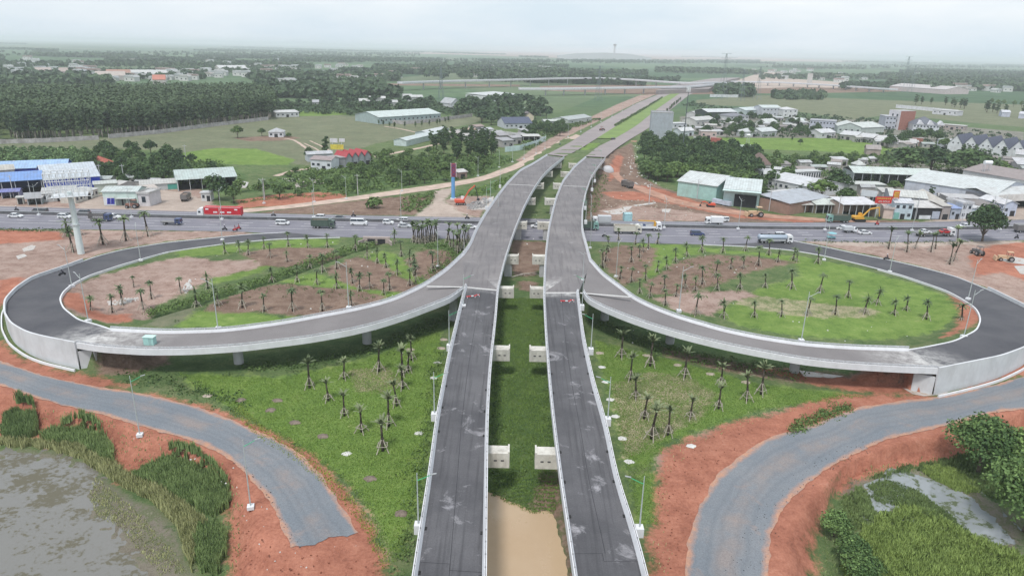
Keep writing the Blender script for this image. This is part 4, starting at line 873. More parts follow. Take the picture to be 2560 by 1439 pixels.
def make_palm(label, H, nf, Lf, leaf, seed, up=(78, 10), props=4, trunk_r=.17, wd=.34, droop=1.0, cat='palm'):
    rng = np.random.default_rng(seed); root = thing("young_palm" if props else "coconut_palm", label, cat); t = MB(); lean = rng.normal(size=2)*.065*H
    pts = [(0, 0, -.2), (lean[0]*.3, lean[1]*.3, H*.5), (lean[0], lean[1], H)]
    t.path(pts, [trunk_r*1.25, trunk_r*.9, trunk_r*.8], 8)
    if props: t.bar((lean[0]*.28, lean[1]*.28, H*.47), (lean[0]*.36, lean[1]*.36, H*.53), trunk_r*1.2, None, 8); 
    t.obj("trunk", M_palmtrunk, root, smooth=True)
    V, T = [], []; frond_quads(rng, nf, Lf, 0, up, wd, V, T, droop); V = np.array(V); V[:, :, 0] += lean[0]; V[:, :, 1] += lean[1]; V[:, :, 2] += H
    cr = bpy.data.objects.new("crown", mesh_from_quads("crown", V, np.array(T), LF[leaf])); COL.objects.link(cr); cr.parent = root
    for i in range(props):
        a = PI/4+i*2*PI/props+rng.random()*.3; b = MB(); b.bar((1.15*math.cos(a), 1.15*math.sin(a), -.1), (lean[0]*.35, lean[1]*.35, H*.52), .07, .055, 5)
        b.obj("prop", M_prop, root)
    if props:
        b = MB(); 
        for i in range(props):
            a0 = PI/4+i*2*PI/props; a1 = a0+2*PI/props; b.bar((.82*math.cos(a0), .82*math.sin(a0), .85), (.82*math.cos(a1), .82*math.sin(a1), .85), .04, None, 4)
        b.obj("prop_brace", M_prop, root)
    return root
palmsA = [make_palm("p", 3.3+.25*i, 16+i % 3*5, 1.55, 'palm', 100+i, up=(88-i*4, -35+12*i), wd=.19, droop=.6+.12*i) for i in range(6)]           # leafy
palmsB = [make_palm("p", 3.2+.3*i, 12+2*i, 1.6, 'drypalm', 120+i*3, up=(89, 48), wd=.20, droop=.55) for i in range(5)]       # sparse, tied up
palmsC = [make_palm("p", 4.8+.4*i, 9, 2.3, 'palm', 140+i, up=(86, 62), props=4 if i else 4, wd=.30) for i in range(2)]  # upright bundle
NUSED = [0]
def palm_at(x, y, kind, label, group, sc=1.0, yt=None, z=0):
    protos = {'A': palmsA, 'B': palmsB, 'C': palmsC}[kind]; p = protos[NUSED[0] % len(protos)]; NUSED[0] += 1
    X, Y, _ = P(x, y, z); rz = (NUSED[0]*2.1) % 6.28; s = sc*(.84+.32*random.random())
    return place(p, (X, Y, z), rz, s, label, group, 'palm')
def palms(pts, kind, label, group, sc=1.0):
    for q in pts: palm_at(q[0], q[1], kind, label, group, sc)
G1 = "staked young palms planted in the interchange gardens"
palms([(563, 634), (599, 630), (621, 637), (660, 622), (676, 643), (721, 616), (718, 654), (770, 619), (775, 669), (818, 618)], 'A', "staked young palm on the far grass edge of the left loop, by the highway", G1+", left loop far edge", .92)
palms([(452, 732), (379, 747), (520, 721), (307, 762), (228, 783), (281, 781), (358, 773)], 'A', "staked young palm on the pale bare soil at the left end of the left loop", G1+", left loop bare soil")
palms([(335, 718)], 'A', "short stunted palm stump alone on pale soil in the left loop", G1+", left loop bare soil", .5)
palms([(492, 766), (546, 764), (606, 769), (660, 778), (732, 777), (806, 777), (878, 764)], 'A', "staked young palm in the brown soil row nearest the left ramp bridge", G1+", row behind the left ramp", 1.05)
palms([(681, 703), (743, 705), (806, 680), (793, 711), (842, 672), (842, 721)], 'A', "staked young palm beside the overgrown ditch across the left loop", G1+", beside the ditch")
palms([(882, 708), (899, 727), (924, 719), (960, 736), (974, 725), (993, 686), (966, 669), (943, 658), (918, 645), (889, 625), (1003, 641), (1024, 661), (1039, 675), (1035, 689), (1039, 705), (1025, 714), (1082, 678), (986, 608)], 'A', "staked young palm among the brown beds next to the left viaduct", G1+", brown beds by the left viaduct")
r_ = random.Random(5)
cl1 = [(1032+60*(i/17), 596+r_.random()*13) for i in range(18)]; cl2 = [(1118, 607), (1126, 617), (1134, 622), (1140, 628), (1146, 632), (1150, 622), (1158, 626), (1163, 612), (1168, 606), (1155, 610), (1148, 605), (1172, 600)]
palms(cl1, 'C', "tall nursery palm in the tight row standing in front of the highway", "nursery palms packed in a tight row", .95)
palms(cl2, 'C', "tall nursery palm in the clump pressed against the left viaduct", "nursery palms clumped by the left viaduct", .95)
palms([(774, 969), (821, 1001), (860, 947), (861, 1039), (947, 928), (1029, 900), (1020, 929), (1007, 971), (1006, 937), (992, 1014), (972, 1065), (904, 1079), (957, 1126)], 'B', "sparse staked palm on the near lawn left of the viaducts", G1+", near left lawn", 1.12)
palms([(1553, 893), (1625, 915), (1575, 950), (1589, 996), (1610, 1046), (1711, 943), (1628, 1096), (1670, 1087), (1725, 1046), (1802, 960), (1796, 1021), (1867, 1001), (1902, 985)], 'B', "sparse staked palm on the near lawn right of the viaducts", G1+", near right lawn", 1.12)
palms([(1546, 602), (1588, 611), (1621, 622), (1643, 609), (1717, 641), (1755, 630), (1807, 632), (1863, 627), (1922, 638), (1982, 650), (1992, 655), (2045, 659)], 'A', "staked young palm on the strip of lawn in the right loop facing the highway", G1+", right loop far edge", .98)
palms([(1520, 630), (1513, 654), (1507, 669), (1549, 697), (1609, 630), (1599, 644), (1578, 655), (1577, 705), (1614, 700), (1642, 680), (1667, 672), (1689, 655), (1599, 733), (1624, 744)], 'A', "staked young palm among the brown beds next to the right viaduct", G1+", brown beds by the right viaduct")
palms([(1661, 729), (1689, 741), (1713, 722), (1739, 727), (1755, 711), (1788, 694), (1793, 725), (1825, 672), (1859, 672), (1850, 722), (1663, 763), (1738, 788), (1896, 664), (1943, 655)], 'A', "staked young palm in the brown middle of the right loop", G1+", right loop middle")
palms([(1810, 794), (1886, 793), (1953, 791), (2018, 789), (2088, 786), (2160, 784), (2236, 787), (1913, 719), (1978, 722), (2049, 730), (2120, 744), (2191, 761), (2266, 776), (2316, 798)], 'A', "staked young palm on the broad green lawn of the right loop", G1+", right loop lawn", 1.05)
palms([(2401, 815)], 'A', "staked palm alone on red soil inside the right loop's far bend", G1+", right loop lawn", 1.05)
palms([(2221, 622), (2267, 630), (2287, 622), (2327, 630), (2338, 622), (2383, 652), (2374, 661), (2391, 616)], 'C', "tall tied palm on the dirt lot between highway and right loop road", "tied palms on the dirt lot at right", 1.05)
palms([(167, 591), (201, 588), (183, 630), (258, 611), (315, 602), (371, 591)], 'A', "tall palm on bare ground between the highway and the left loop road", "palms on bare ground at upper left", 1.45)
# broad-leaved trees --------------------------------------------------------------
def px_h(x, yb, yt): return HT(x, yb, yt)
TP = {}
def proto(kind):
    if kind in TP: return TP[kind]
    k = kind[:-1]; s = 200+len(TP)*7
    args = {'round': ("broadleaf_tree", 8, 8, 'dark', 900, .55, 'round', 10), 'mid': ("scrub_tree", 7, 6.5, 'mid', 700, .5, 'round', 9), 'acacia': ("acacia_tree", 14, 5.2, 'acacia', 520, .6, 'tall', 9),
            'orchard': ("orchard_tree", 4.2, 4.4, 'orch', 260, .5, 'bush', 6), 'conifer': ("conical_tree", 10, 4.6, 'dark', 480, .5, 'tall', 8), 'bush': ("bush", 3.2, 4.6, 'mid', 260, .5, 'bush', 6),
            'big': ("large_tree", 14, 17, 'dark', 3000, .75, 'round', 16), 'hazy': ("wild_tree", 8, 8, 'grey', 240, 1.0, 'round', 8), 'column': ("columnar_tree", 6, 1.3, 'dark', 260, .3, 'tall', 7)}[k]
    TP[kind] = make_tree(args[0], None, 'bush' if k == 'bush' else 'tree', *args[1:3], args[3], args[4], args[5], s, trunk=M_pale if k == 'acacia' else M_trunk, shape=args[6], nclump=args[7], th=.30 if k in ('acacia',) else (.05 if k == 'column' else .22))
    TP[kind]['_h'] = 0; del TP[kind]['_h']
    return TP[kind]
PH = {'round': 8, 'mid': 7, 'acacia': 14, 'orchard': 4.2, 'conifer': 10, 'bush': 3.2, 'big': 14, 'hazy': 8, 'column': 6}; PW = {'round': 8, 'mid': 6.5, 'acacia': 5.2, 'orchard': 4.4, 'conifer': 4.6, 'bush': 4.6, 'big': 17, 'hazy': 8, 'column': 1.3}
TR = random.Random(11)
def tree_px(x, yb, h, kind, label, group=None, wk=1.0, z=0, cat=None):
    X, Y, _ = P(x, yb, z); v = TR.randint(0, 2); s = h/PH[kind]*(.92+.16*TR.random())
    return place(proto(kind+str(v)), (X, Y, z), TR.random()*6.28, (s*wk, s*wk, s), label, group, cat or ('bush' if kind == 'bush' else 'tree'))
def scatter(poly, n, kind, hr, label, group, wk=1.0, mind=.6, seed=1, z=0):
    """n trees spread inside a traced patch; poly in image points"""
    w = PL(poly, z); A = np.array(w)[:, :2]; lo, hi = A.min(0), A.max(0); rg = np.random.default_rng(seed); out = []; tries = 0
    c = P(sum(p[0] for p in poly)/len(poly), sum(p[1] for p in poly)/len(poly)); 
    while len(out) < n and tries < n*120:
        tries += 1; q = lo+(hi-lo)*rg.random(2)
        if not inside(np.array([q[0]]), np.array([q[1]]), w)[0]: continue
        h = hr[0]+(hr[1]-hr[0])*rg.random(); dmin = mind*h*PW[kind]/PH[kind]*wk
        if any((q[0]-o[0])**2+(q[1]-o[1])**2 < dmin*dmin for o in out[-160:]): continue
        out.append((q[0], q[1], h))
    for q in out:
        s = q[2]/PH[kind]; place(proto(kind+str(TR.randint(0, 2))), (q[0], q[1], z), TR.random()*6.28, (s*wk*(.9+.25*TR.random()), s*wk*(.9+.25*TR.random()), s), label, group, 'bush' if kind == 'bush' else 'tree')
    return len(out)
def row(pts, n, kind, hr, label, group, wk=1.0, jit=1.5):
    r = resample(PL(pts), n)
    for q in r: s = (hr[0]+(hr[1]-hr[0])*TR.random())/PH[kind]; place(proto(kind+str(TR.randint(0, 2))), (q[0]+TR.uniform(-jit, jit), q[1]+TR.uniform(-jit, jit), 0), TR.random()*6.28, (s*wk, s*wk, s), label, group, 'bush' if kind == 'bush' else 'tree')
# merged far woods (nobody could count them): one object each
def woods(name, poly, n, h, w, leaf, per=16, size=1.6, seed=3, grid=False):
    W_ = PL(poly); A = np.array(W_)[:, :2]; lo, hi = A.min(0), A.max(0); rg = np.random.default_rng(seed)
    pts = lo+(hi-lo)*rg.random((n*6, 2)); pts = pts[inside(pts[:, 0], pts[:, 1], W_)][:n]; k = len(pts)
    if not k: return
    hh = h*(.8+.4*rg.random(k)); d = rg.normal(size=(k, per, 3)); d /= np.linalg.norm(d, axis=2)[:, :, None]; d[:, :, 2] = np.abs(d[:, :, 2])*1.3-.35
    c = np.stack([pts[:, 0], pts[:, 1], hh*.55], 1)[:, None, :]+d*np.stack([np.full(k, w*.5), np.full(k, w*.5), hh*.45], 1)[:, None, :]*(.75+.3*rg.random((k, per, 1)))
    nrm = d+rg.normal(size=d.shape)*.4; nrm /= np.linalg.norm(nrm, axis=2)[:, :, None]; t1 = np.cross(nrm, rg.normal(size=d.shape)); t1 /= np.linalg.norm(t1, axis=2)[:, :, None]; t2 = np.cross(nrm, t1)
    s = size*(.6+.8*rg.random((k, per, 1))); V = np.stack([c-t1*s, c-t2*s*.8, c+t1*s, c+t2*s*.8], 2).reshape(-1, 4, 3)
    tone = np.clip((.3+.35*rg.random((k, 1))+.12*rg.normal(size=(k, per))), 0, 1).reshape(-1)
    o = bpy.data.objects.new(name, mesh_from_quads(name, V, tone, LF[leaf])); COL.objects.link(o); o['kind'] = 'stuff'; return o
# ------------------------------------------------------------------ planting the trees
# acacia plantation behind the wall, upper left
woods("plantation_woods", [(-90, 334), (0, 331), (250, 326), (400, 311), (560, 293), (690, 282), (690, 262), (640, 244), (400, 248), (0, 254), (-90, 260)], 5600, 16.5, 5.6, 'acacia', 24, .9, 14)
scatter([(-60, 354), (0, 351), (250, 346), (400, 331), (560, 311), (680, 299), (680, 285), (560, 296), (400, 314), (250, 330), (0, 334), (-80, 336)], 285, 'acacia', (14.5, 18), "slender acacia in the dense plantation behind the long boundary wall", "plantation acacias at upper left", 1.0, .40, 21)
woods("plantation_woods", [(-300, 268), (0, 264), (400, 250), (660, 250), (640, 228), (300, 232), (0, 236), (-300, 240)], 260, 13, 6, 'acacia', 20, 1.3, 4)
woods("plantation_woods", [(600, 300), (680, 285), (690, 240), (600, 235)], 120, 13, 5.5, 'acacia', 24, 1.1, 5)
scatter([(-60, 412), (-60, 378), (120, 376), (220, 382), (235, 410), (160, 412), (80, 414)], 110, 'orchard', (3.6, 4.6), "pale green orchard tree in the rows behind the blue warehouses", "orchard trees behind the blue warehouses", 1.0, .75, 22)
scatter([(215, 452), (230, 385), (300, 380), (400, 385), (500, 410), (540, 440), (530, 455), (440, 462), (300, 470)], 52, 'round', (5, 7.5), "dark rounded fruit tree in the grove behind the roadside sheds", "dark fruit trees in the grove at left", 1.05, .62, 23)
for x, y in ((248, 395), (272, 393), (292, 392)): tree = None
# single trees and shrubs by the left shops
for x, yb, h, k, lab in ((548, 500, 9, 'round', "dark tree standing beside the green-roofed roadside canopy shed"), (585, 508, 7, 'mid', "bushy tree right of the small white roadside kiosk"), (524, 478, 6, 'mid', "small tree right against the green-roofed shed"), (600, 480, 5.5, 'mid', "leafy tree above the red earth bank at left"),
                         (595, 345, 8.5, 'mid', "lone slender tree in the brown field near the long wall"), (655, 340, 5.5, 'mid', "small round tree beside the little white field house"), (722, 342, 3, 'bush', "low bush right of the little white field house"),
                         (660, 492, 7, 'mid', "leafy tree on the scrub above the dirt road, left of the ponds"), (700, 498, 6, 'mid', "second leafy tree on the scrub above the dirt road"), (815, 390, 12, 'conifer', "tall feathery tree behind the white house with red gables"), (775, 400, 6, 'round', "dark tree left of the white house"),
                         (935, 520, 5, 'bush', "shrub on the brown bank above the highway")):
    tree_px(x, yb, h, k, lab, wk=1.15 if 'alone' in lab else 1)
scatter([(600, 490), (640, 470), (700, 440), (760, 425), (860, 432), (980, 455), (1000, 470), (870, 488), (740, 492)], 26, 'bush', (1.8, 3.2), "bushy shrub in the scrubland above the pale dirt road", "shrubs above the dirt road", 1.1, .6, 24)
scatter([(880, 400), (960, 390), (1060, 385), (1180, 400), (1230, 410), (1200, 432), (1110, 455), (1000, 470), (900, 440), (860, 420)], 85, 'mid', (3.5, 5.5), "scrub tree in the dense thicket left of the dirt road", "thicket trees left of the dirt road", 1.15, .5, 25)
scatter([(1075, 350), (1150, 340), (1230, 352), (1250, 385), (1200, 410), (1120, 400), (1080, 375)], 60, 'conifer', (7.5, 10), "dark tree in the dense small wood beside the scrap yard", "wood beside the scrap yard", 1.15, .5, 26)
woods("scrub", [(600, 480), (760, 425), (1000, 395), (1250, 390), (1290, 402), (1200, 440), (1000, 470), (866, 488), (700, 478)], 700, 1.6, 3.4, 'mid', 14, .5, 6)
woods("scrub", [(240, 445), (400, 400), (560, 405), (600, 440), (560, 470), (440, 465)], 260, 1.6, 3.4, 'mid', 14, .5, 7)
woods("scrub", [(1005, 498), (1088, 480), (1083, 508), (1050, 532), (1005, 530)], 90, 1.1, 2.4, 'mid', 14, .35, 8)
woods("scrub", [(1150, 490), (1240, 458), (1285, 435), (1245, 478), (1190, 492)], 70, .8, 2.0, 'lime', 12, .35, 9)
# ditch vegetation across the left loop
def along(pts, n, wd, h, w, leaf, per, size, seed, name="ditch_shrubs", z=0):
    r = resample(PL(pts), n); rg = np.random.default_rng(seed); r[:, :2] += rg.normal(size=(n, 2))*wd
    Q = []; T = []
    for q in r:
        d = rg.normal(size=(per, 3)); d /= np.linalg.norm(d, axis=1)[:, None]; d[:, 2] = np.abs(d[:, 2]); hh = h*(.6+.8*rg.random())
        c = np.array([q[0], q[1], z])+d*np.array([w*.5, w*.5, hh]); n_ = d+rg.normal(size=d.shape)*.5; n_ /= np.linalg.norm(n_, axis=1)[:, None]; t1 = np.cross(n_, rg.normal(size=d.shape)); t1 /= np.linalg.norm(t1, axis=1)[:, None]; t2 = np.cross(n_, t1)
        s = size*(.6+.8*rg.random((per, 1))); Q.append(np.stack([c-t1*s, c-t2*s*.7, c+t1*s, c+t2*s*.7], 1)); T.append(np.clip(.25+.5*rg.random()+.12*rg.normal(size=per), 0, 1))
    o = bpy.data.objects.new(name, mesh_from_quads(name, np.concatenate(Q), np.concatenate(T), LF[leaf])); COL.objects.link(o); o['kind'] = 'stuff'
along([(370, 785), (450, 762), (560, 730), (680, 695), (790, 655), (870, 625), (930, 612)], 420, 1.0, .9, 2.0, 'mid', 14, .22, 31)
along([(1065, 620), (1110, 612), (1150, 625), (1110, 660), (1085, 690)], 120, 2.2, .8, 2.0, 'mid', 14, .25, 32, "undergrowth")
along([(1245, 1060), (1300, 1180), (1260, 1225)], 10, 1, .3, 1, 'mid', 8, .2, 33, "undergrowth")
along([(1975, 1078), (2040, 1045), (2120, 1016)], 120, .7, .55, 1.6, 'mid', 16, .16, 34, "roadside_weeds")
# right wood and village trees
scatter([(1592, 400), (1600, 352), (1640, 350), (1740, 372), (1830, 380), (1900, 395), (1900, 440), (1880, 470), (1790, 450), (1700, 448), (1650, 430)], 78, 'round', (6.5, 9), "dark tree in the dense wood behind the green-walled hangars", "dense wood behind the hangars", 1.0, .52, 41)
scatter([(1600, 420), (1660, 435), (1700, 440), (1800, 446), (1880, 462), (1895, 488), (1800, 452), (1700, 448), (1662, 456), (1620, 450)], 34, 'mid', (6, 8.5), "bushy tree at the lower edge of the dense wood behind the hangars", "lower edge of the wood behind the hangars", 1.2, .5, 46)
scatter([(1880, 400), (1980, 395), (2080, 398), (2180, 400), (2200, 412), (2080, 415), (1950, 425), (1900, 440)], 44, 'mid', (3.5, 6), "garden tree in the belt behind the white roofed workshops", "garden trees behind the workshops", 1.05, .6, 42)
scatter([(1740, 350), (1780, 310), (1900, 318), (2060, 330), (2040, 345), (1900, 342), (1800, 345)], 40, 'round', (4.5, 7), "dark garden tree among the village houses at right", "village garden trees at right", 1.0, .6, 43)
scatter([(1700, 318), (1760, 292), (1860, 295), (1960, 300), (2050, 305), (2040, 315), (1880, 312), (1760, 322)], 26, 'round', (5, 7), "dark garden tree behind the first row of village houses", "village garden trees, second row", 1.0, .6, 44)
scatter([(2210, 372), (2260, 350), (2330, 345), (2370, 350), (2350, 362), (2280, 370)], 14, 'round', (7, 9), "dark tree in front of the unfinished brick building", "dark trees by the brick building", 1.0, .6, 45)
for x, yb, h, k, lab in ((2262, 430, 13, 'round', "big dark spreading tree left of its twin behind the long green roof"), (2325, 432, 13, 'round', "big dark spreading tree right of its twin behind the long green roof"), (2418, 436, 12, 'big', "broad olive-green giant tree behind the market roofs"), (2500, 440, 9, 'mid', "tall leafy tree at the right edge behind the market roofs"), (2360, 375, 8, 'mid', "feathery pale tree in front of the dark-roofed gabled hall"),
                         (2090, 480, 9.5, 'round', "round bushy tree behind the workshop with the blue roof"), (2052, 500, 9.5, 'mid', "frangipani-like leafy tree right of the long white workshop"), (1925, 470, 8, 'mid', "leafy tree beside the brown tiled house"), (1965, 455, 8, 'mid', "leafy tree by the white colonnade building"), (2110, 515, 8.5, 'mid', "leafy tree behind the white advertising board"), (2000, 488, 5, 'conifer', "small dark conifer before the long white workshop"),
                         (2235, 482, 6, 'mid', "round pale bush behind the row of shops"), (2325, 498, 6, 'conifer', "spiky dark trees clump behind the row of shops"), (1890, 480, 8, 'round', "dark tree right of the green hangar roof"), (1905, 495, 6, 'mid', "green tree at the corner of the green hangar"), (1980, 352, 3.5, 'conifer', "small conical tree in the bright green field"), (2000, 362, 3.5, 'round', "round tree in the bright green field, behind the garden belt")):
    tree_px(x, yb, h, k, lab, wk=1.6 if 'spreading' in lab else (1.75 if 'giant' in lab else (1.3 if h > 9 else 1.1)))
for i, x in enumerate((2168, 2177, 2189, 2200, 2206, 2228, 2240, 2258)): tree_px(x, 462+(i % 2)*3, 6.5 if i not in (5, 6) else 5.2, 'column', "slim dark columnar cypress in front of the long green roof", "row of cypresses before the green roof")
row([(2395, 378), (2440, 392), (2470, 396), (2500, 398), (2545, 400)], 7, 'conifer', (6, 9), "pointed dark tree in front of the white gable walls", "pointed trees before the white gables", 1.1, 2)
row([(2290, 262), (2345, 262), (2420, 272), (2500, 285), (2560, 290)], 14, 'conifer', (10, 15), "tall tree beside the white compound wall at far right", "trees by the white compound", 1.1, 8)
row([(2480, 262), (2520, 266), (2560, 270), (2600, 275)], 8, 'mid', (8, 10), "small tree on the field behind the white compound", "small far field trees", .8, 4)
# trees in the middle distance, left of the trunk road
scatter([(1190, 300), (1250, 280), (1360, 285), (1370, 300), (1290, 312), (1210, 315)], 30, 'hazy', (9, 12), "dark tree in the clump behind the navy-roofed house", "clump behind the navy-roofed house", 1, .6, 51)
scatter([(1300, 345), (1330, 320), (1400, 315), (1440, 322), (1400, 340), (1330, 352)], 26, 'round', (5, 7), "green tree around the grey sheds left of the trunk road", "trees by the grey sheds", 1, .6, 52)
scatter([(1130, 292), (1170, 262), (1230, 258), (1360, 262), (1360, 275), (1260, 272)], 40, 'hazy', (9, 13), "hazy dark tree in the wood before the far interchange", "wood before the far interchange", 1, .6, 53)
scatter([(680, 262), (900, 255), (1200, 262), (1190, 275), (1100, 282), (900, 282), (690, 275)], 60, 'hazy', (6, 9), "hazy tree in the hedge belt behind the long green factory roof", "hedge belt behind the factory", 1.1, .6, 54)
row([(950, 312), (985, 320), (1040, 318), (1090, 312), (1120, 305)], 12, 'conifer', (4, 5.5), "small conical tree between factory and its yard wall", "small trees along the factory wall", 1, 1)
woods("scrub", [(700, 262), (1200, 258), (1200, 290), (940, 290), (860, 288), (700, 285)], 700, 3, 5, 'grey', 12, 1.2, 61)
woods("scrub", [(1290, 345), (1400, 300), (1500, 300), (1420, 330), (1310, 380)], 260, 2, 3.6, 'mid', 12, .7, 62)
woods("scrub", [(1680, 330), (1760, 290), (1700, 262), (1740, 255), (1800, 270), (2200, 300), (2540, 340), (2560, 395), (2200, 395), (2240, 372), (2050, 345), (1780, 345)], 900, 2.2, 4.4, 'grey', 12, .8, 63)
woods("scrub", [(1600, 400), (1880, 395), (2240, 395), (2560, 425), (2560, 445), (2300, 440), (1900, 500), (1880, 470)], 600, 2.2, 4.4, 'mid', 14, .6, 64)
# planting along the trunk road median
row([(1540, 316), (1570, 298), (1610, 274), (1655, 246)], 46, 'bush', (2.2, 3.0), "trimmed bush in the line along the trunk road median", "bushes along the trunk road median", .8, .4)
row([(1640, 300), (1665, 284), (1690, 262), (1700, 252)], 16, 'conifer', (4.5, 6), "small street tree on the far right verge of the trunk road", "street trees on the trunk road verge", .8, .5)
# distant countryside
def belt(x0, x1, y0, y1, n, h, leaf='grey', w=9, s=4.0, seed=0): woods("distant_woods", [(x0, y1), (x1, y1), (x1, y0), (x0, y0)], n, h, w, leaf, 9, s, seed+abs(int(x0*3+y0)))
for b in ((640, 770, 225, 245, 260, 12), (-200, 280, 206, 213, 260, 11), (620, 1000, 190, 204, 520, 11), (-200, 520, 182, 200, 360, 9), (400, 760, 174, 186, 240, 9), (-200, 700, 160, 172, 420, 10), (260, 330, 150, 160, 60, 9),
          (680, 1100, 150, 158, 420, 11), (-200, 1050, 133, 143, 700, 11), (750, 960, 212, 232, 330, 11), (700, 1000, 232, 246, 360, 10), (1060, 1120, 186, 200, 50, 16), (1140, 1390, 184, 198, 330, 12), (1040, 1120, 160, 176, 60, 13), (1240, 1400, 180, 196, 160, 14),
          (1100, 1900, 152, 160, 900, 12), (1200, 1700, 200, 206, 200, 8), (1790, 1880, 226, 244, 230, 12), (1930, 2060, 232, 250, 110, 5), (2100, 2300, 218, 226, 160, 11), (2220, 2560, 205, 222, 420, 13), (1900, 2560, 164, 171, 420, 12), (2300, 2700, 185, 200, 700, 12), (1900, 2400, 192, 200, 400, 9), (2250, 2700, 180, 185, 300, 12), (2050, 2560, 166, 172, 300, 11)):
    belt(*b)
rb = random.Random(404)
for k in range(64):
    x0 = rb.uniform(-150, 2500); hz_ = 122+(x0-1280)*.0223; t_ = rb.random()**1.3; y0 = hz_+10+t_*72; ln_ = rb.uniform(60, 330); 
    if 1400 < x0 < 1950 and y0 > 185: continue
    y1 = y0+1.2+t_*4; dy = ln_*.0223
    woods("distant_woods", [(x0, y1), (x0+ln_, y1+dy), (x0+ln_, y0+dy), (x0, y0)], int(70+ln_*.9), rb.uniform(9, 13), 10, 'grey', 9, 4.2, 500+k)
# big near trees at lower right: modelled leaf by leaf
def near_tree(x, yb, h, w, leaf, label, seed, n=6500, size=.26, z=-2.4, name="broadleaf_tree", ncl=22, th=.25):
    r = make_tree(name, label, 'tree', h, w, leaf, n, size, seed, shape='round', nclump=ncl, th=th); q = P(x, yb, z); r.location = q; FIRST.add(r.name); return r
near_tree(2445, 1180, 9.5, 10.5, 'near', "large leafy tree on the ditch edge at lower right, farther of the two", 301, 7500)
near_tree(2560, 1330, 11.0, 12.5, 'near', "largest broad tree filling the right edge above the ditch", 302, 9500, .27)
near_tree(2540, 1200, 8.5, 8, 'near', "leafy tree at the right edge behind the largest one", 306, 5000)
near_tree(2085, 1335, 3.6, 4.2, 'near', "small dense tree on the red bank at lower right", 303, 3000, .17, name="young_tree", th=.1)
near_tree(2125, 1400, 3.6, 4.6, 'near', "second small dense tree, just in front of the first on the red bank", 304, 3200, .17, name="young_tree", th=.1)
near_tree(2150, 1445, 3.4, 5.2, 'near', "third small dense tree at the bottom edge on the right", 305, 3200, .17, name="young_tree", th=.1)
near_tree(2455, 603, 13, 12.5, "dark", "large rounded tree standing alone beside the highway at right", 311, 3600, .5, z=0, name="roadside_tree", ncl=26, th=.16)
# reeds and tall grass at lower left and right: blades
def blades(name, poly, n, h, mat, z, seed, lean=.25, w=.05):
    W_ = PL(poly, z); A = np.array(W_)[:, :2]; lo, hi = A.min(0), A.max(0); rg = np.random.default_rng(seed)
    p = lo-1+(hi-lo+2)*rg.random((int(n*3), 2)); jx = nz2(p[:, 0], p[:, 1], 1.3, seed)*.9; p = p[inside(p[:, 0]+jx, p[:, 1]-jx, W_)][:n]; k = len(p)
    cl = .5+.5*nz2(p[:, 0], p[:, 1], .9, seed+5)*1.2; hh = h*(.55+.45*rg.random(k))*(.7+.5*np.clip(cl, 0, 1)); a = rg.random(k)*2*PI; ln = lean*rg.random(k)*hh; b = rg.random(k)*2*PI
    # ground height below each blade from the ground grid
    ri = np.clip(np.searchsorted(rows, p[:, 1]), 1, nr-1); Wy = Wd[ri]; ci = np.clip(np.searchsorted(us, p[:, 0]/Wy), 1, nc-1); gzz = gz.reshape(nr, nc)[ri, ci]
    base = np.stack([p[:, 0], p[:, 1], gzz-.05], 1); s = np.stack([np.cos(a), np.sin(a), np.zeros(k)], 1)*w*(1+h*.4); l_ = np.stack([np.cos(b), np.sin(b), np.zeros(k)], 1)*ln[:, None]
    mid = base+l_*.35+np.stack([np.zeros(k), np.zeros(k), hh*.6], 1); top = base+l_+np.stack([np.zeros(k), np.zeros(k), hh], 1)
    V = np.stack([base-s, base+s, mid+s*.8, mid-s*.8], 1); V2 = np.stack([mid-s*.8, mid+s*.8, top+s*.1, top-s*.1], 1)
    tone = np.clip(.2+.6*cl+.15*rg.normal(size=k), 0, 1); o = bpy.data.objects.new(name, mesh_from_quads(name, np.concatenate([V, V2]), np.concatenate([tone, tone]), mat)); COL.objects.link(o); o['kind'] = 'stuff'
REED = leafmat("reed_green", (.10, .16, .06), (.27, .36, .14)); REEDP = leafmat("reed_pale", (.22, .24, .10), (.50, .50, .26)); WEED = leafmat("weed_bright", (.11, .17, .045), (.29, .38, .11)); WEEDD = leafmat("weed_dark", (.09, .14, .05), (.24, .32, .12))
for poly, n, h in (([(5, 1080), (20, 1045), (60, 1032), (95, 1048), (100, 1090), (60, 1108), (10, 1105)], 5000, 2.0), ([(100, 1100), (145, 1085), (215, 1080), (252, 1092), (288, 1132), (285, 1165), (255, 1155), (200, 1120), (130, 1112)], 7000, 1.9),
                  ([(330, 1200), (400, 1165), (430, 1155), (490, 1163), (540, 1200), (576, 1240), (570, 1275), (540, 1300), (470, 1270), (390, 1220)], 15000, 1.7), ([(500, 1330), (545, 1315), (570, 1350), (562, 1395), (540, 1439), (500, 1439), (490, 1380)], 6000, 1.8)):
    blades("reeds", poly, n, h, REED, -3, n)
for poly, n, h in (([(0, 1105), (60, 1108), (130, 1112), (200, 1122), (255, 1158), (290, 1168), (330, 1200), (390, 1222), (470, 1272), (520, 1310), (500, 1330), (490, 1400), (480, 1439), (460, 1380), (440, 1320), (380, 1260), (310, 1225), (260, 1190), (200, 1150), (120, 1125), (0, 1118)], 24000, 1.5),):
    blades("reeds", poly, n, h, REEDP, -3, 77)
blades("marsh_grass", [(236, 1190), (290, 1240), (350, 1290), (430, 1380), (470, 1439), (400, 1439), (330, 1360), (300, 1320), (240, 1290), (225, 1240)], 3500, .45, REEDP, -3, 78, .5)
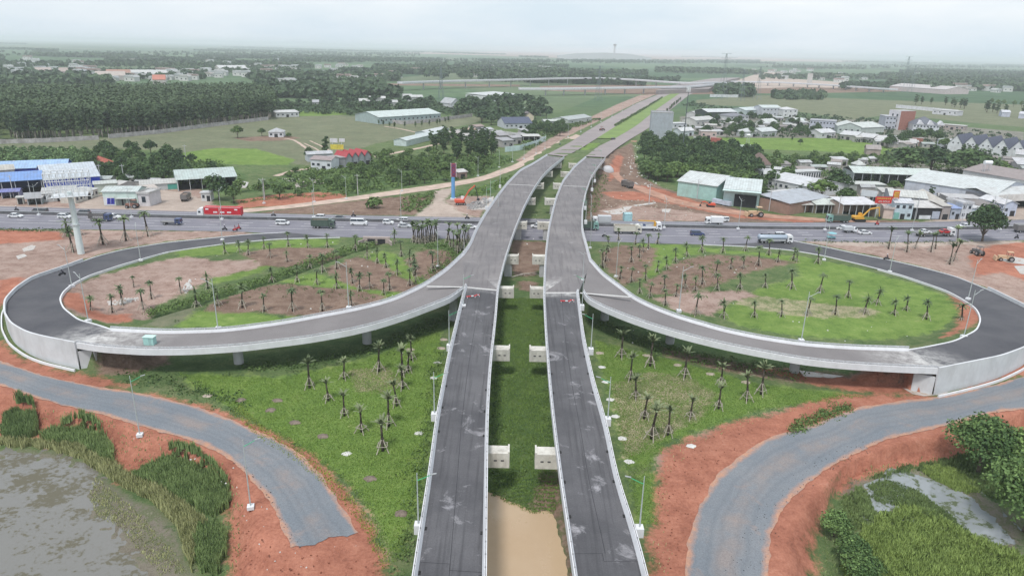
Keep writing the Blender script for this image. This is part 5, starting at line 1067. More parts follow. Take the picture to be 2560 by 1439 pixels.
blades("tall_grass", [(2160, 1320), (2260, 1275), (2330, 1290), (2420, 1345), (2560, 1395), (2640, 1420), (2640, 1500), (2100, 1500), (2120, 1400)], 26000, 1.15, WEED, -2.6, 79, .6)
blades("tall_grass", [(2330, 1160), (2400, 1180), (2440, 1230), (2400, 1235), (2300, 1185)], 6000, 1.0, WEED, -2.6, 80, .5)
blades("tall_grass", [(2165, 1200), (2250, 1170), (2300, 1160), (2560, 1100), (2560, 1260), (2470, 1240), (2380, 1200), (2280, 1178), (2200, 1200)], 14000, .9, WEEDD, -2.6, 81, .5)
blades("tall_grass", [(2172, 1222), (2200, 1205), (2245, 1208), (2300, 1232), (2345, 1265), (2410, 1320), (2400, 1335), (2330, 1305), (2240, 1265), (2200, 1262)], 9500, .85, WEEDD, -2.6, 82, .4)
blades("tall_grass", [(2110, 1240), (2160, 1225), (2190, 1290), (2150, 1330), (2100, 1330)], 4000, .8, WEEDD, -2.6, 83, .4)
blades("lawn_grass", [(1250, 745), (1360, 745), (1366, 860), (1376, 1000), (1395, 1180), (1400, 1240), (1330, 1262), (1225, 1225), (1228, 1000), (1240, 850)], 52000, .32, leafmat("median_grass", (.08, .145, .035), (.20, .30, .075)), 0, 84, .6, .06)
blades("hedge_seedlings", [(600, 1010), (680, 1085), (760, 1130), (850, 1205), (930, 1300), (975, 1400), (960, 1430), (900, 1310), (820, 1220), (730, 1150), (650, 1100), (580, 1030)], 9000, .35, leafmat("seedling_leaf", (.12, .17, .03), (.30, .34, .07)), 0, 85, .8, .07)

LG = leafmat("lawn_blades", (.075, .15, .028), (.22, .33, .07)); LGD = leafmat("lawn_straw", (.22, .20, .10), (.46, .40, .26))
blades("lawn_grass", [(450, 935), (700, 945), (900, 905), (1100, 830), (1105, 920), (1080, 1040), (1060, 1170), (1010, 1400), (960, 1400), (930, 1290), (870, 1210), (780, 1140), (660, 1070), (560, 1010)], 60000, .26, LG, 0, 91, .9, .06)
blades("lawn_grass", [(1490, 850), (1700, 905), (1900, 960), (2160, 990), (2000, 1010), (1900, 1025), (1760, 1070), (1660, 1110), (1630, 1160), (1640, 1300), (1600, 1320), (1530, 1000)], 50000, .24, LG, 0, 92, .9, .06)
blades("dry_grass", [(1530, 960), (1600, 930), (1720, 940), (1790, 985), (1760, 1040), (1680, 1080), (1600, 1130), (1560, 1140), (1545, 1050)], 9000, .22, LGD, 0, 93, 1.2, .05)
blades("dry_grass", [(870, 925), (960, 915), (1010, 950), (960, 985), (890, 975)], 2500, .22, LGD, 0, 94, 1.2, .05)
along([(1100, 880), (1078, 1000), (1062, 1150), (1030, 1300), (1000, 1420)], 110, .9, .7, 1.9, 'mid', 16, .17, 95, "verge_bushes")
along([(1250, 760), (1246, 860), (1236, 1000), (1228, 1200)], 90, .7, .45, 1.5, 'mid', 14, .17, 96, "verge_bushes"); along([(1362, 780), (1370, 900), (1380, 1020), (1395, 1150)], 90, .7, .45, 1.5, 'mid', 14, .17, 97, "verge_bushes")
along([(600, 925), (800, 905), (960, 870), (1090, 800)], 150, 1.6, .5, 2.0, 'mid', 14, .2, 98, "undergrowth"); along([(1500, 810), (1650, 870), (1850, 915), (2000, 935)], 150, 1.6, .5, 2.0, 'mid', 14, .2, 99, "undergrowth")
along([(320, 935), (420, 955), (520, 985), (600, 1015)], 90, 1.5, .35, 1.6, 'mid', 12, .18, 100, "undergrowth")
along([(505, 775), (640, 725), (800, 715), (960, 745)], 60, 3.5, .3, 1.2, 'mid', 10, .16, 101, "weeds"); along([(1560, 640), (1700, 660), (1850, 650), (1750, 725), (1620, 710)], 90, 4, .3, 1.2, 'mid', 10, .16, 102, "weeds"); along([(1480, 545), (1490, 490), (1508, 440)], 70, 1.6, 1.0, 2.4, 'mid', 14, .25, 103, "undergrowth")
along([(0, 574), (60, 576), (160, 577)], 40, 1, .5, 2, 'mid', 12, .2, 104, "weeds"); along([(2020, 602), (2200, 607), (2420, 605)], 50, .8, .4, 1.6, 'mid', 12, .2, 105, "weeds"); along([(600, 506), (700, 494), (860, 488)], 60, 1.2, .6, 2, 'mid', 12, .25, 106, "weeds")

blades("bank_tufts", [(-40, 1020), (180, 1050), (330, 1085), (460, 1120), (560, 1180), (610, 1270), (590, 1439), (530, 1439), (560, 1330), (540, 1200), (430, 1150), (300, 1150), (230, 1090), (100, 1075)], 2600, .55, REED, -1.5, 120, .8)
blades("bank_tufts", [(2050, 1439), (2060, 1300), (2090, 1230), (2180, 1165), (2330, 1135), (2480, 1110), (2480, 1150), (2300, 1180), (2150, 1215), (2100, 1280), (2110, 1439)], 2600, .5, WEEDD, -2, 121, .8)
blades("verge_weeds", [(330, 970), (520, 1012), (700, 1090), (830, 1200), (930, 1330), (960, 1330), (880, 1215), (760, 1110), (620, 1035), (470, 975)], 2600, .4, WEEDD, 0, 122, .8); blades("verge_weeds", [(1640, 1300), (1625, 1180), (1700, 1090), (1900, 1020), (2150, 985), (2160, 1000), (1920, 1045), (1740, 1110), (1670, 1190), (1680, 1439), (1610, 1439)], 1800, .35, REEDP, 0, 123, .8)
# ------------------------------------------------------------------ buildings
WHITE = (.62, .63, .66)
def cm(c, kind='wall', name=None):
    key = kind+'_'+'_'.join('%d' % int(v*100) for v in c)
    if kind in ('roof', 'roofy'): mean_ = sum(c)/3; k_ = 1 if max(c)-min(c) > .22 else .55; c = tuple((mean_+(v-mean_)*k_)*.86 for v in c)
    if kind == 'roof': return M(key, c, .55, .10, .6, stripe=(0, 1.1, .82), dirt=.42)
    if kind == 'roofy': return M(key, c, .55, .10, .6, stripe=(1, 1.1, .82), dirt=.42)
    if kind == 'tile': return M(key, c, .9, .22, 1.5, stripe=(1, .6, .72))
    return M(key, c, .85, .10, .5, dirt=.25)
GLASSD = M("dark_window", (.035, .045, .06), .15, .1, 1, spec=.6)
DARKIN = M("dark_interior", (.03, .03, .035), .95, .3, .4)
BRICK = M("hollow_brick", (.36, .16, .125), .95, .22, 1.2, stripe=(2, .45, .75))
STY = {}
def bld(name, label, p0, p1, depth, top, wall, roof, rk='gable', rh=1.5, over=.4, cat='house', nwin=0, winh=1.2, storeys=1, open_front=False, group=None, cols=0, door=True, extra=None, rkind=None, fascia=None, wside=0, zb=0.0, parapet=False):
    """p0,p1: image points of the front wall's foot; depth in metres or an image point; top: metres, or ('y', row) of the front eave at p0"""
    A = np.array(P(*p0)); B = np.array(P(*p1)); u = (B-A)[:2]; w = float(np.linalg.norm(u)); u /= w; v = np.array([-u[1], u[0]])
    if v[1] < 0: v = -v
    if isinstance(depth, tuple): q = np.array(P(*depth))[:2]-A[:2]; depth = max(3., float(q@v))
    h = HT(p0[0], p0[1], top[1]) if isinstance(top, tuple) else top
    root = thing(name, label, cat, (A[0], A[1], zb), math.atan2(u[1], u[0]), group)
    sgn = 1   # local y goes back (left-hand system keeps +y to the left of +x)
    W = cm(wall) if not hasattr(wall, 'name') else wall
    rkk = rkind or ('roof' if rk in ('gable', 'shed', 'flat') else 'roofy'); Rf = cm(roof, rkk) if not hasattr(roof, 'name') else roof
    m = MB(); t = .25
    if open_front:
        m.box(w/2, depth-t/2, h/2, w, t, h).box(t/2, depth/2-.2, h/2, t, depth-.6, h).box(w-t/2, depth/2-.2, h/2, t, depth-.6, h)
    elif rk == 'gabley': m.prism([(0, 0), (w, 0), (w, h), (w/2, h+rh-.05), (0, h)], 0, depth)
    elif rk == 'gable': m.prism([(0, 0), (depth, 0), (depth, h), (depth/2, h+rh-.05), (0, h)], 0, w, axis='x')
    else: m.box(w/2, depth/2, h/2, w, depth, h)
    m.obj("wall", W, root)
    r = MB(); o = over; th = .16
    if rk == 'gable':
        pr = [(-o, h-.12*rh*0-.1), (depth/2, h+rh), (depth+o, h-.1), (depth+o, h-.1+th), (depth/2, h+rh+th), (-o, h-.1+th)]
        r.prism([(a, b+.02) for a, b in pr], -o, w+o, axis='x')
    elif rk == 'gabley':
        pr = [(-o, h-.1), (w/2, h+rh), (w+o, h-.1), (w+o, h-.1+th), (w/2, h+rh+th), (-o, h-.1+th)]
        r.prism([(a, b+.02) for a, b in pr], -o, depth+o)
    elif rk == 'shed':
        r.prism([(-o, h+.02), (depth+o, h+rh), (depth+o, h+rh+th), (-o, h+.02+th)], -o, w+o, axis='x')
    elif rk == 'hip':
        e = min(w, depth)/2; vs = [(-o, -o, h), (w+o, -o, h), (w+o, depth+o, h), (-o, depth+o, h)]
        if w >= depth: vs += [(e, depth/2, h+rh), (w-e, depth/2, h+rh)]; fs = [(0, 1, 5, 4), (1, 2, 5), (2, 3, 4, 5), (3, 0, 4), (3, 2, 1, 0)]
        else: vs += [(w/2, e, h+rh), (w/2, depth-e, h+rh)]; fs = [(0, 1, 4), (1, 2, 5, 4), (2, 3, 5), (3, 0, 4, 5), (3, 2, 1, 0)]
        r.add(vs, fs)
    else:
        r.box(w/2, depth/2, h+.08, w+2*o, depth+2*o, .16)
        if parapet:
            for q in ((w/2, -o+.1, w+2*o, .2), (w/2, depth+o-.1, w+2*o, .2)): r.box(q[0], q[1], h+.45, q[2], q[3], .6)
            r.box(-o+.1, depth/2, h+.45, .2, depth+2*o-.4, .6); r.box(w+o-.1, depth/2, h+.45, .2, depth+2*o-.4, .6)
    r.obj("roof", Rf, root)
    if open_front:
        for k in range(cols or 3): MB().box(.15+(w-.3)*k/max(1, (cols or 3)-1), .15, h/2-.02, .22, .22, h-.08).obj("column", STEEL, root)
        MB().box(w/2, depth*.55, .02+h*.0+.03, w-.6, depth*.8, .06).obj("shade_slab", DARKIN, root)  # near-black slab paints in the shade under open-fronted roofs
    sh = h/storeys
    for s in range(storeys):
        for k in range(nwin):
            x = w*(k+.5)/nwin; ww = min(1.5, w/nwin*.5)
            if door and s == 0 and k == nwin//2 and not open_front: continue
            if open_front: continue
            f = MB(); f.box(x, -.03, sh*s+sh*.55, ww+.2, .07, winh+.2); fo = f.obj("window", cm((.55, .56, .58)), root); MB().box(x, -.075, sh*s+sh*.55, ww, .04, winh).obj("pane", GLASSD, fo)
    for k in range(wside):
        y = depth*(k+.5)/wside
        for s in range(storeys):
            fo = MB().box(w+.03, y, sh*s+sh*.55, .07, 1.3, winh+.2).obj("window", cm((.55, .56, .58)), root); MB().box(w+.075, y, sh*s+sh*.55, .04, 1.1, winh).obj("pane", GLASSD, fo)
    if door and nwin and not open_front:
        x = w*((nwin//2)+.5)/nwin; MB().box(x, -.05, 1.1, min(2.2, w/nwin*.7), .1, 2.2).obj("door", DARKIN, root)
    if fascia: MB().box(w/2, -o-.12, h+fascia[1]/2-.3, w+2*o-.1, .12, fascia[1]).obj("fascia", cm(fascia[0]), root)
    if extra: extra(root, w, depth, h)
    return root
def shutter(c, xs, hh=2.6):
    def f(root, w, d, h):
        for a, b in xs: MB().box(w*(a+b)/2, -.06, hh/2, w*(b-a), .1, hh).obj("shutter", cm(c), root)
    return f
TEAL = (.36, .55, .52); PGREEN = (.55, .66, .62); LBLUE = (.36, .52, .76); BLUE = (.02, .05, .40); GREYR = (.46, .47, .50); NAVY = (.10, .115, .17); BEIGE = (.55, .50, .44); CRM = (.62, .60, .55)
text_cache = {}
def lettering(txt, size, mat, parent, loc, rot=(PI/2, 0, 0), depth=.03, name="lettering"):
    cu = bpy.data.curves.new("t", 'FONT'); cu.body = txt; cu.size = size; cu.extrude = depth; cu.align_x = 'CENTER'; cu.align_y = 'CENTER'
    ob = bpy.data.objects.new("t", cu); COL.objects.link(ob); dg = bpy.context.evaluated_depsgraph_get(); dg.update(); me = bpy.data.meshes.new_from_object(ob.evaluated_get(dg)); bpy.data.objects.remove(ob)
    me.materials.clear(); me.materials.append(mat); o = bpy.data.objects.new(name, me); COL.objects.link(o); o.parent = parent; o.location = loc; o.rotation_euler = rot; return o
# --- left: blue works
def vents(root, w, d, h):
    for k in range(3): MB().sphere((w*(.25+.25*k), d/2, h+1.9), .6, 8, 5).obj("roof_vent", STEEL, root)
bld("warehouse", "long royal blue warehouse with pale roof at the left edge", (-110, 462), (172, 449), 16, ('y', 428), BLUE, LBLUE, 'gable', 2.2, cat='warehouse', extra=vents)
bld("warehouse", "blue hangar with broad pale sloping roof behind the billboard frame", (116, 483), (254, 471), 30, ('y', 451), BLUE, (.50, .60, .70), 'gable', 4.0, cat='warehouse')
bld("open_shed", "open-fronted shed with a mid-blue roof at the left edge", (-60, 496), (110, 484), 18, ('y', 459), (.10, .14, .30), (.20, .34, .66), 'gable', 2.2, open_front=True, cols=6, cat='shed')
bld("shed", "beige roofed shed between the blue warehouses", (-30, 470), (44, 464), 9, 7.0, BEIGE, (.55, .52, .44), 'gable', 1.5, cat='shed')
bld("small_canopy", "small purple-blue canopy roof by the left roadside", (5, 497), (50, 495), 5, 2.6, (.25, .25, .40), (.22, .24, .50), 'gable', .8, open_front=True, cols=3, cat='canopy')
bld("roadside_shop", "low pale roadside shop directly below the billboard frame", (108, 506), (192, 500), 9, 3.2, (.45, .46, .46), (.50, .50, .49), 'shed', .8, nwin=5, cat='shop')
def board(root, w, d, h):
    MB().box(w/2, -1.0, h+1.4, w+1, .15, 2.4).obj("sign_panel", cm((.60, .62, .64)), root)
bld("roadside_shop", "roadside shop with big blank white panel and slanting awning at left", (70, 513), (106, 511), 6, 2.4, (.30, .36, .36), (.55, .52, .50), 'shed', .6, open_front=True, cols=2, cat='shop', extra=board)
bld("gate_house", "tiny white gate house by the left roadside", (44, 511), (60, 510), 3, 2.6, (.55, .53, .48), (.6, .58, .54), 'flat', .3, nwin=1, cat='hut')
bld("row_house", "angled row of small cream rooms behind the billboard column", (190, 509), (247, 490), 6, 3, (.55, .52, .47), (.55, .55, .52), 'shed', .7, nwin=6, cat='house')
bld("shed", "pale green flat shed between hangar and shop at left", (238, 482), (294, 478), 8, 3.4, (.56, .60, .54), (.55, .60, .55), 'flat', .3, cat='shed')
def blueshop(root, w, d, h):
    MB().box(w*.16, -.06, 1.75, w*.30, .1, 3.2).obj("white_panel", cm((.62, .64, .68)), root)
    for k, x in enumerate((.09, .12, .2, .235)): MB().prism([(w*x, .6), (w*x+.9, .6), (w*x+1.2, 2.9), (w*x+.4, 2.9)], -.16, -.12).obj("blue_emblem", cm((.04, .05, .42)), root)
    MB().box(w*.50, -.07, 1.3, w*.30, .1, 2.6).obj("shutter", M("grey_shutter", (.20, .24, .23), .7, .1, 1, stripe=(0, .5, .6)), root); MB().box(w*.83, -.07, 1.3, w*.26, .1, 2.6).obj("shutter", MATS["grey_shutter"], root)
    MB().box(w*.55, -.08, 1.3, w*.05, .14, 2.4).obj("door", DARKIN, root)
    MB().box(w*.67, -.7, 2.95, w*.55, 1.3, .12).obj("awning", cm((.6, .62, .62)), root)
bld("roadside_shop", "pale green two-tone shop with blue emblem on its white left panel", (261, 514), (347, 514), 9, ('y', 479), PGREEN, (.52, .62, .60), 'gable', 1.2, cat='shop', extra=blueshop)
bld("roadside_shop", "white boxy shop with one large grey window, right of the pale green shop", (348, 515), (376, 516), 8, ('y', 484), (.60, .58, .60), (.6, .59, .58), 'flat', .3, nwin=1, winh=2.2, door=False, cat='shop', parapet=True)
bld("shed", "long low white shed with a teal end at the back of the dirt yard", (353, 478), (446, 472), 7, ('y', 463), (.52, .54, .55), (.55, .54, .50), 'shed', .8, cat='shed', extra=shutter((.10, .38, .32), [(.72, .98)], 2.2))
bld("shed", "small peach roofed porch beside the dirt yard", (358, 488), (395, 484), 5, 2.4, (.58, .50, .44), (.62, .50, .42), 'shed', .6, open_front=True, cols=3, cat='shed')
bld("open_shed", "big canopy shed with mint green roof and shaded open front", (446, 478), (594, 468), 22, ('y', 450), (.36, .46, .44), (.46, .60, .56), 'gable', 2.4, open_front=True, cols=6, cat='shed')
bld("kiosk", "small white kiosk with flat awning right of the dirt yard", (504, 503), (528, 503), 4, 3.4, (.60, .60, .60), (.62, .63, .66), 'flat', .5, nwin=2, cat='kiosk')
bld("house", "red tiled roof house hidden among the dark fruit trees", (232, 426), (286, 420), 9, 3.2, (.45, .35, .30), (.38, .12, .09), 'hip', 2.8, rkind='tile')
# mid left
bld("house", "small white field house with hipped grey roof in the brown field", (672, 343), (709, 343), 10, 3.4, WHITE, GREYR, 'hip', 2.4, nwin=3)
bld("house", "long white low house with flat pale roof at the end of the plantation wall", (690, 294), (748, 292), 12, 4, (.55, .56, .57), (.62, .62, .62), 'shed', 1, nwin=5)
bld("house", "white house with square windows left of the red gabled row", (778, 424), (829, 427), 9, 5.2, (.62, .64, .68), (.40, .28, .28), 'gable', 1.2, nwin=4)
bld("shed", "grey-white shed roof behind the white house", (770, 405), (832, 402), 8, 4, (.45, .48, .52), (.50, .53, .58), 'gable', 1, cat='shed')
for k in range(4): bld("gabled_unit", "%s from the left of four grey units with red gable roofs" % ["first", "second", "third", "fourth"][k], (866+k*15.5, 418-k*2.0), (881+k*15.5, 416.5-k*2.0), 12, 4.6, (.30, .32, .34), (.46, .06, .08), 'gabley', 2.6, cat='building', group="row of four red gabled units", nwin=1, winh=2)
bld("shed", "plain grey low block joining the red gabled row", (834, 420), (865, 418), 9, 5, (.30, .31, .33), (.38, .38, .40), 'flat', .3, cat='building')
def ysign(root, w, d, h): pass
yb = thing("roof_billboard", "yellow and white advertising boards on a frame beside the red gables", "billboard", P(845, 408))
MB().box(0, 0, 8.6, 7, .3, 2.6).obj("yellow_panel", M("yellow_paint", (.60, .52, .08), .6, .2, .8), yb); MB().box(-1.6, .1, 12, 4, .3, 2.2).obj("white_panel", cm((.6, .6, .62)), yb); MB().box(2.8, .1, 12.2, 3, .3, 1.8).obj("white_panel", cm((.6, .6, .62)), yb)
for x in (-2.5, 2.5): MB().box(x, .35, 6, .25, .25, 12).obj("post", STEEL, yb)
bld("long_shed", "long narrow pale teal roofed shed, lower of the pair by the scrap yard", (1016, 366), (1096, 346), 9, 3.6, (.52, .60, .60), (.55, .66, .66), 'gable', 1.2, cat='shed')
bld("long_shed", "long narrow pale teal roofed shed, upper of the pair by the scrap yard", (1070, 346), (1122, 334), 10, 3.6, (.50, .56, .58), (.58, .64, .66), 'gable', 1.2, cat='shed')
bld("factory", "long mint green factory roof inside a walled yard", (948, 311), (1102, 300), 34, 5.5, (.34, .42, .42), (.56, .70, .66), 'gable', 3.2, cat='factory', nwin=14, door=False)
bld("house", "navy roofed house with white walls and a little gable", (1262, 322), (1330, 321), 20, 4, (.50, .52, .56), NAVY, 'gable', 4, nwin=6, rkind='tile')
bld("house", "cream gable end house behind the navy roof", (1312, 308), (1334, 308), 12, 6, (.62, .54, .42), (.16, .12, .12), 'gabley', 3, nwin=1)
sy = [(1145, 345, 30, (.50, .42, .40)), (1180, 338, 26, (.52, .36, .28)), (1212, 348, 30, (.54, .56, .56)), (1222, 334, 24, (.50, .52, .56)), (1262, 352, 26, (.36, .34, .36)), (1292, 360, 24, (.40, .39, .42)), (1310, 350, 26, (.34, .32, .33)), (1172, 352, 26, (.55, .53, .50)), (1270, 368, 28, (.38, .38, .41)), (1250, 342, 22, (.44, .43, .46)), (1325, 340, 26, (.5, .5, .52)), (1200, 330, 20, (.42, .26, .22))]
for k, (x, y, w_, c) in enumerate(sy): bld("scrap_yard_shed", "ramshackle low shed in the walled scrap yard behind the small wood", (x-w_/2, y+1), (x+w_/2, y-1), 8, 3.0+(k % 3)*.6, (.38, .36, .36), c, 'gable' if k % 2 else 'shed', 1.0, nwin=2, cat='shed', group="sheds of the scrap yard")
bld("shed", "white roofed black-fronted shed at the right end of the scrap yard", (1308, 356), (1350, 356), 8, 4, DARKIN, (.60, .59, .56), 'shed', .6, open_front=True, cols=4, cat='shed')
bld("shed", "low pale green roof, nearer of two sheds left of the trunk road", (1360, 312), (1397, 312), 10, 3, (.40, .44, .42), (.55, .62, .56), 'gable', 1, cat='shed')
bld("shed", "long grey-green shed left of the trunk road, farther of two", (1420, 313), (1478, 305), 16, 4.2, (.50, .54, .52), (.42, .48, .48), 'gable', 2, cat='shed', nwin=3)
bld("factory", "pale flat roofed works in the trees before the far interchange", (1232, 254), (1300, 248), 40, 6, (.60, .62, .62), (.60, .64, .64), 'shed', 1.5, cat='factory')
bld("shed", "thin pale roof behind the dark clump of trees", (1306, 286), (1354, 284), 14, 4, (.45, .50, .48), (.58, .64, .60), 'gable', 1.6, cat='shed')
bld("house", "pale gable house right of the green factory", (1128, 275), (1152, 274), 20, 6, (.55, .56, .58), (.42, .45, .48), 'gabley', 5, nwin=1)
for k, (x, y, w_, c, h_) in enumerate([(912, 262, 26, (.58, .58, .56), 4), (945, 258, 40, (.60, .60, .58), 5), (985, 266, 20, (.5, .52, .5), 4), (1040, 254, 36, (.56, .58, .56), 5), (790, 266, 16, (.40, .42, .46), 4), (1020, 249, 22, (.5, .5, .5), 4)]):
    bld("farm_building", "pale roofed farm building in the hedge belt behind the green factory", (x-w_/2, y), (x+w_/2, y), 14, h_, (.45, .46, .45), c, 'gable', 2, cat='shed', group="farm buildings behind the green factory")
# the tall blank block
tb = bld("tall_block", "tall blank grey-blue windowless block standing above the trees", (1624, 350), (1678, 352), 14, 19.0, (.36, .39, .43), (.40, .42, .45), 'flat', .3, over=.05, cat='building', door=False, parapet=True)
# hangars
def sidewin(root, w, d, h):
    for k in range(9): MB().box(-.05, d*(.12+.088*k), h*.62, .1, 1.2, 2.2).obj("window", cm((.58, .56, .52)), root)
bld("long_shed", "pale green twin roofed shed between the balcony house and the brick building, left half", (2092, 334), (2150, 337), 24, 6, (.42, .48, .46), (.58, .64, .60), 'gabley', 3, cat='shed', nwin=4, door=False)
bld("long_shed", "pale green twin roofed shed between the balcony house and the brick building, right half", (2151, 337), (2208, 334), 24, 5.5, (.46, .50, .48), (.60, .66, .62), 'gable', 3, cat='shed')
vs_ = random.Random(31); used_ = []
for poly_, n_s in (([(1700, 335), (1760, 300), (1960, 298), (2060, 312), (2040, 335), (1800, 340)], 26), ([(2090, 356), (2290, 378), (2330, 372), (2200, 352)], 9), ([(1890, 440), (1960, 420), (2130, 410), (2200, 405), (2060, 432), (1910, 452)], 12), ([(2110, 500), (2240, 500), (2380, 512), (2300, 500), (2150, 486)], 7), ([(2440, 395), (2560, 415), (2560, 440), (2510, 430)], 6), ([(230, 462), (340, 458), (340, 474), (250, 478)], 4)):
    W_ = PL(poly_); A_ = np.array(W_)[:, :2]; lo_, hi_ = A_.min(0), A_.max(0); k_ = 0; tr_ = 0
    while k_ < n_s and tr_ < 900:
        tr_ += 1; q_ = lo_+(hi_-lo_)*np.array([vs_.random(), vs_.random()])
        if not inside(np.array([q_[0]]), np.array([q_[1]]), W_)[0] or any(abs(q_[0]-o_[0])+abs(q_[1]-o_[1]) < 13 for o_ in used_): continue
        used_.append(q_); k_ += 1
        def back(X, Y):
            v = (X, Y, -CAM_H); f_ = sum(v[i]*VF[i] for i in range(3)); return (1280+FPX*sum(v[i]*VR[i] for i in range(3))/f_, 719.5-FPX*sum(v[i]*VU[i] for i in range(3))/f_)
        a_ = vs_.uniform(-.5, .5); w_ = vs_.uniform(5, 10); c_ = vs_.choice([(.50, .52, .54), (.55, .53, .50), (.42, .44, .46), (.58, .60, .62), (.36, .28, .25), (.40, .48, .46), (.30, .25, .24)])
        bld("tin_shed", "small tin roofed shed crammed among trees and houses at right" if q_[0] > 0 else "small tin roofed shed crowded behind the left roadside shops", back(q_[0], q_[1]), back(q_[0]+w_*math.cos(a_), q_[1]+w_*math.sin(a_)), vs_.uniform(4, 7), vs_.uniform(2.4, 3.6), (.40, .39, .38), c_, vs_.choice(['gable', 'shed', 'gable']), .9, over=.3, cat='shed', nwin=vs_.choice([0, 2, 2, 3]), group="tin sheds at right" if q_[0] > 0 else "tin sheds at left")
bld("hangar", "mint walled hangar with a pale curved roof, left of the pair", (1692, 489), (1788, 504), (1660, 458), 6.6, (.36, .56, .52), (.60, .66, .66), 'gable', 3.0, cat='hangar', extra=sidewin, over=.5)
def hopen(root, w, d, h): MB().box(w*.62, -.12, 2.6, w*.62, .12, 5.2).obj("doorway", DARKIN, root); MB().box(w*.5, -1.6, h-.2, w+1, 3.2, .15).obj("awning", cm((.52, .64, .62)), root)
bld("hangar", "mint hangar with a wide dark doorway, right of the pair", (1806, 513), (1895, 521), (1752, 478), 7.0, (.46, .60, .60), (.58, .68, .68), 'gable', 2.6, cat='hangar', extra=hopen)
MBP = thing("site_fence", "pale blue-white sheet fence in front of the hangars", "fence", P(1782, 508)); A_ = P(1782, 506); B_ = P(1826, 515)
MB().bar((0, 0, 1.3), (B_[0]-A_[0], B_[1]-A_[1], 1.3), 1.2, None, 4).obj("panel", cm((.50, .55, .64)), MBP)
# right side town: workshops by the highway
bld("workshop", "long white workshop with a broad grey-white roof running down to the right", (1918, 470), (2026, 494), (1952, 452), 4.6, (.60, .61, .62), (.62, .64, .68), 'gable', 2.0, cat='workshop', nwin=8)
bld("workshop", "thin white arcade building with a row of dark openings", (1975, 452), (2050, 448), 6, 4.2, (.66, .66, .68), (.58, .60, .60), 'flat', .3, cat='building', nwin=12, winh=2.4, door=False)
bld("house", "house with steep brown tiled roof among trees", (1890, 428), (1925, 428), 12, 3.5, (.56, .54, .52), (.20, .145, .13), 'hip', 5.5, nwin=2, rkind='tile')
bld("shed", "white boxy house below the long white workshop", (1950, 508), (2012, 503), 8, 3.8, (.55, .54, .55), (.66, .65, .66), 'flat', .3, nwin=4, cat='house')
bld("shed", "rusty brown walled yard shed with a half blue roof", (1970, 538), (2070, 520), 14, 4.6, (.30, .19, .15), (.42, .47, .55), 'shed', 1.2, cat='shed')
bld("canopy_stall", "roadside stall with a white sagging awning", (1992, 532), (2032, 532), 6, 3.2, (.20, .17, .15), (.62, .60, .56), 'shed', .8, open_front=True, cols=3, cat='stall')
bld("canopy_stall", "roadside stall with a mint and cream striped awning", (2038, 534), (2096, 534), 7, 3.6, (.30, .26, .20), (.58, .66, .58), 'shed', 1.0, open_front=True, cols=4, cat='stall')
bld("canopy_stall", "wide open stall under a plain white roof behind the yellow excavator", (2104, 543), (2188, 543), 10, 5.0, (.38, .28, .24), (.68, .67, .72), 'shed', 1.0, open_front=True, cols=6, cat='stall')
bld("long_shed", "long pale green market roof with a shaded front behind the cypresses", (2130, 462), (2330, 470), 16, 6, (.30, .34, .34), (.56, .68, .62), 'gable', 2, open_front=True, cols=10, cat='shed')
bld("shed", "flat pale green roof just before the cypresses", (2122, 476), (2212, 478), 8, 3, (.35, .38, .36), (.60, .64, .58), 'flat', .3, cat='shed')
bld("market_hall", "largest white market hall with striped translucent roof", (2258, 482), (2485, 518), 40, 6.0, (.52, .55, .62), (.60, .66, .66), 'gable', 3.0, cat='hall')
bld("market_hall", "brown and white roofed hall behind the largest market hall", (2400, 462), (2640, 508), 26, 7.5, (.50, .50, .50), (.36, .27, .26), 'gable', 2.5, cat='hall')
def bos(root, w, d, h):
    f = MB().box(w/2, -1.3, h-.1, w+1, .2, 3.0).obj("fascia", cm((.62, .60, .58)), root); lettering("BÒ S", 2.0, DARKIN, root, (w*.62, -1.44, h))
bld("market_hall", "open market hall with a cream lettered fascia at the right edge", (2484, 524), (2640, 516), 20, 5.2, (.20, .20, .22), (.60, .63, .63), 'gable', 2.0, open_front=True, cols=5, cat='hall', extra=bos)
bld("long_shed", "long beige roof with grey wall behind the red sign", (2220, 520), (2312, 528), 18, 5.2, (.36, .37, .40), (.60, .61, .56), 'gable', 1.4, cat='shed')
bld("long_shed", "cream gable roof running back behind the black-fronted shop", (2330, 538), (2378, 541), 26, 4.2, (.40, .33, .26), (.60, .54, .44), 'gabley', 1.8, cat='shed')
bld("shed", "grey block shed in the middle of the market sheds", (2370, 520), (2452, 524), 10, 4.4, (.36, .34, .34), (.55, .53, .54), 'flat', .3, cat='shed')
SH = "shops along the far verge of the highway"
bld("shopfront", "pale blue shop with a teal shutter", (2231, 547), (2277, 549), 9, 6.4, (.50, .60, .66), (.60, .63, .70), 'gable', 1, cat='shop', nwin=3, storeys=2, extra=shutter((.20, .42, .38), [(.03, .32)]))
bld("shopfront", "peach walled empty shop lot beside the pale blue shop", (2206, 546), (2230, 548), 7, 4, (.60, .47, .42), (.62, .50, .46), 'flat', .3, cat='shop', parapet=True)
bld("shopfront", "black-fronted shop under a white roof with two white boards", (2279, 548), (2348, 549), 9, 4.6, DARKIN, (.63, .60, .58), 'shed', 1.0, cat='shop', extra=lambda r, w, d, h: (MB().box(w*.45, -.08, .9, w*.42, .1, 1.5).obj("white_board", cm((.62, .64, .68)), r), MB().box(w*.83, -.08, 1.8, w*.27, .1, 3.0).obj("shutter", cm((.40, .44, .52)), r)))
bld("shopfront", "narrow timber-fronted shop next to the black-fronted one", (2350, 549), (2371, 549), 8, 5.4, (.35, .31, .30), (.55, .50, .44), 'shed', .6, cat='shop', nwin=1)
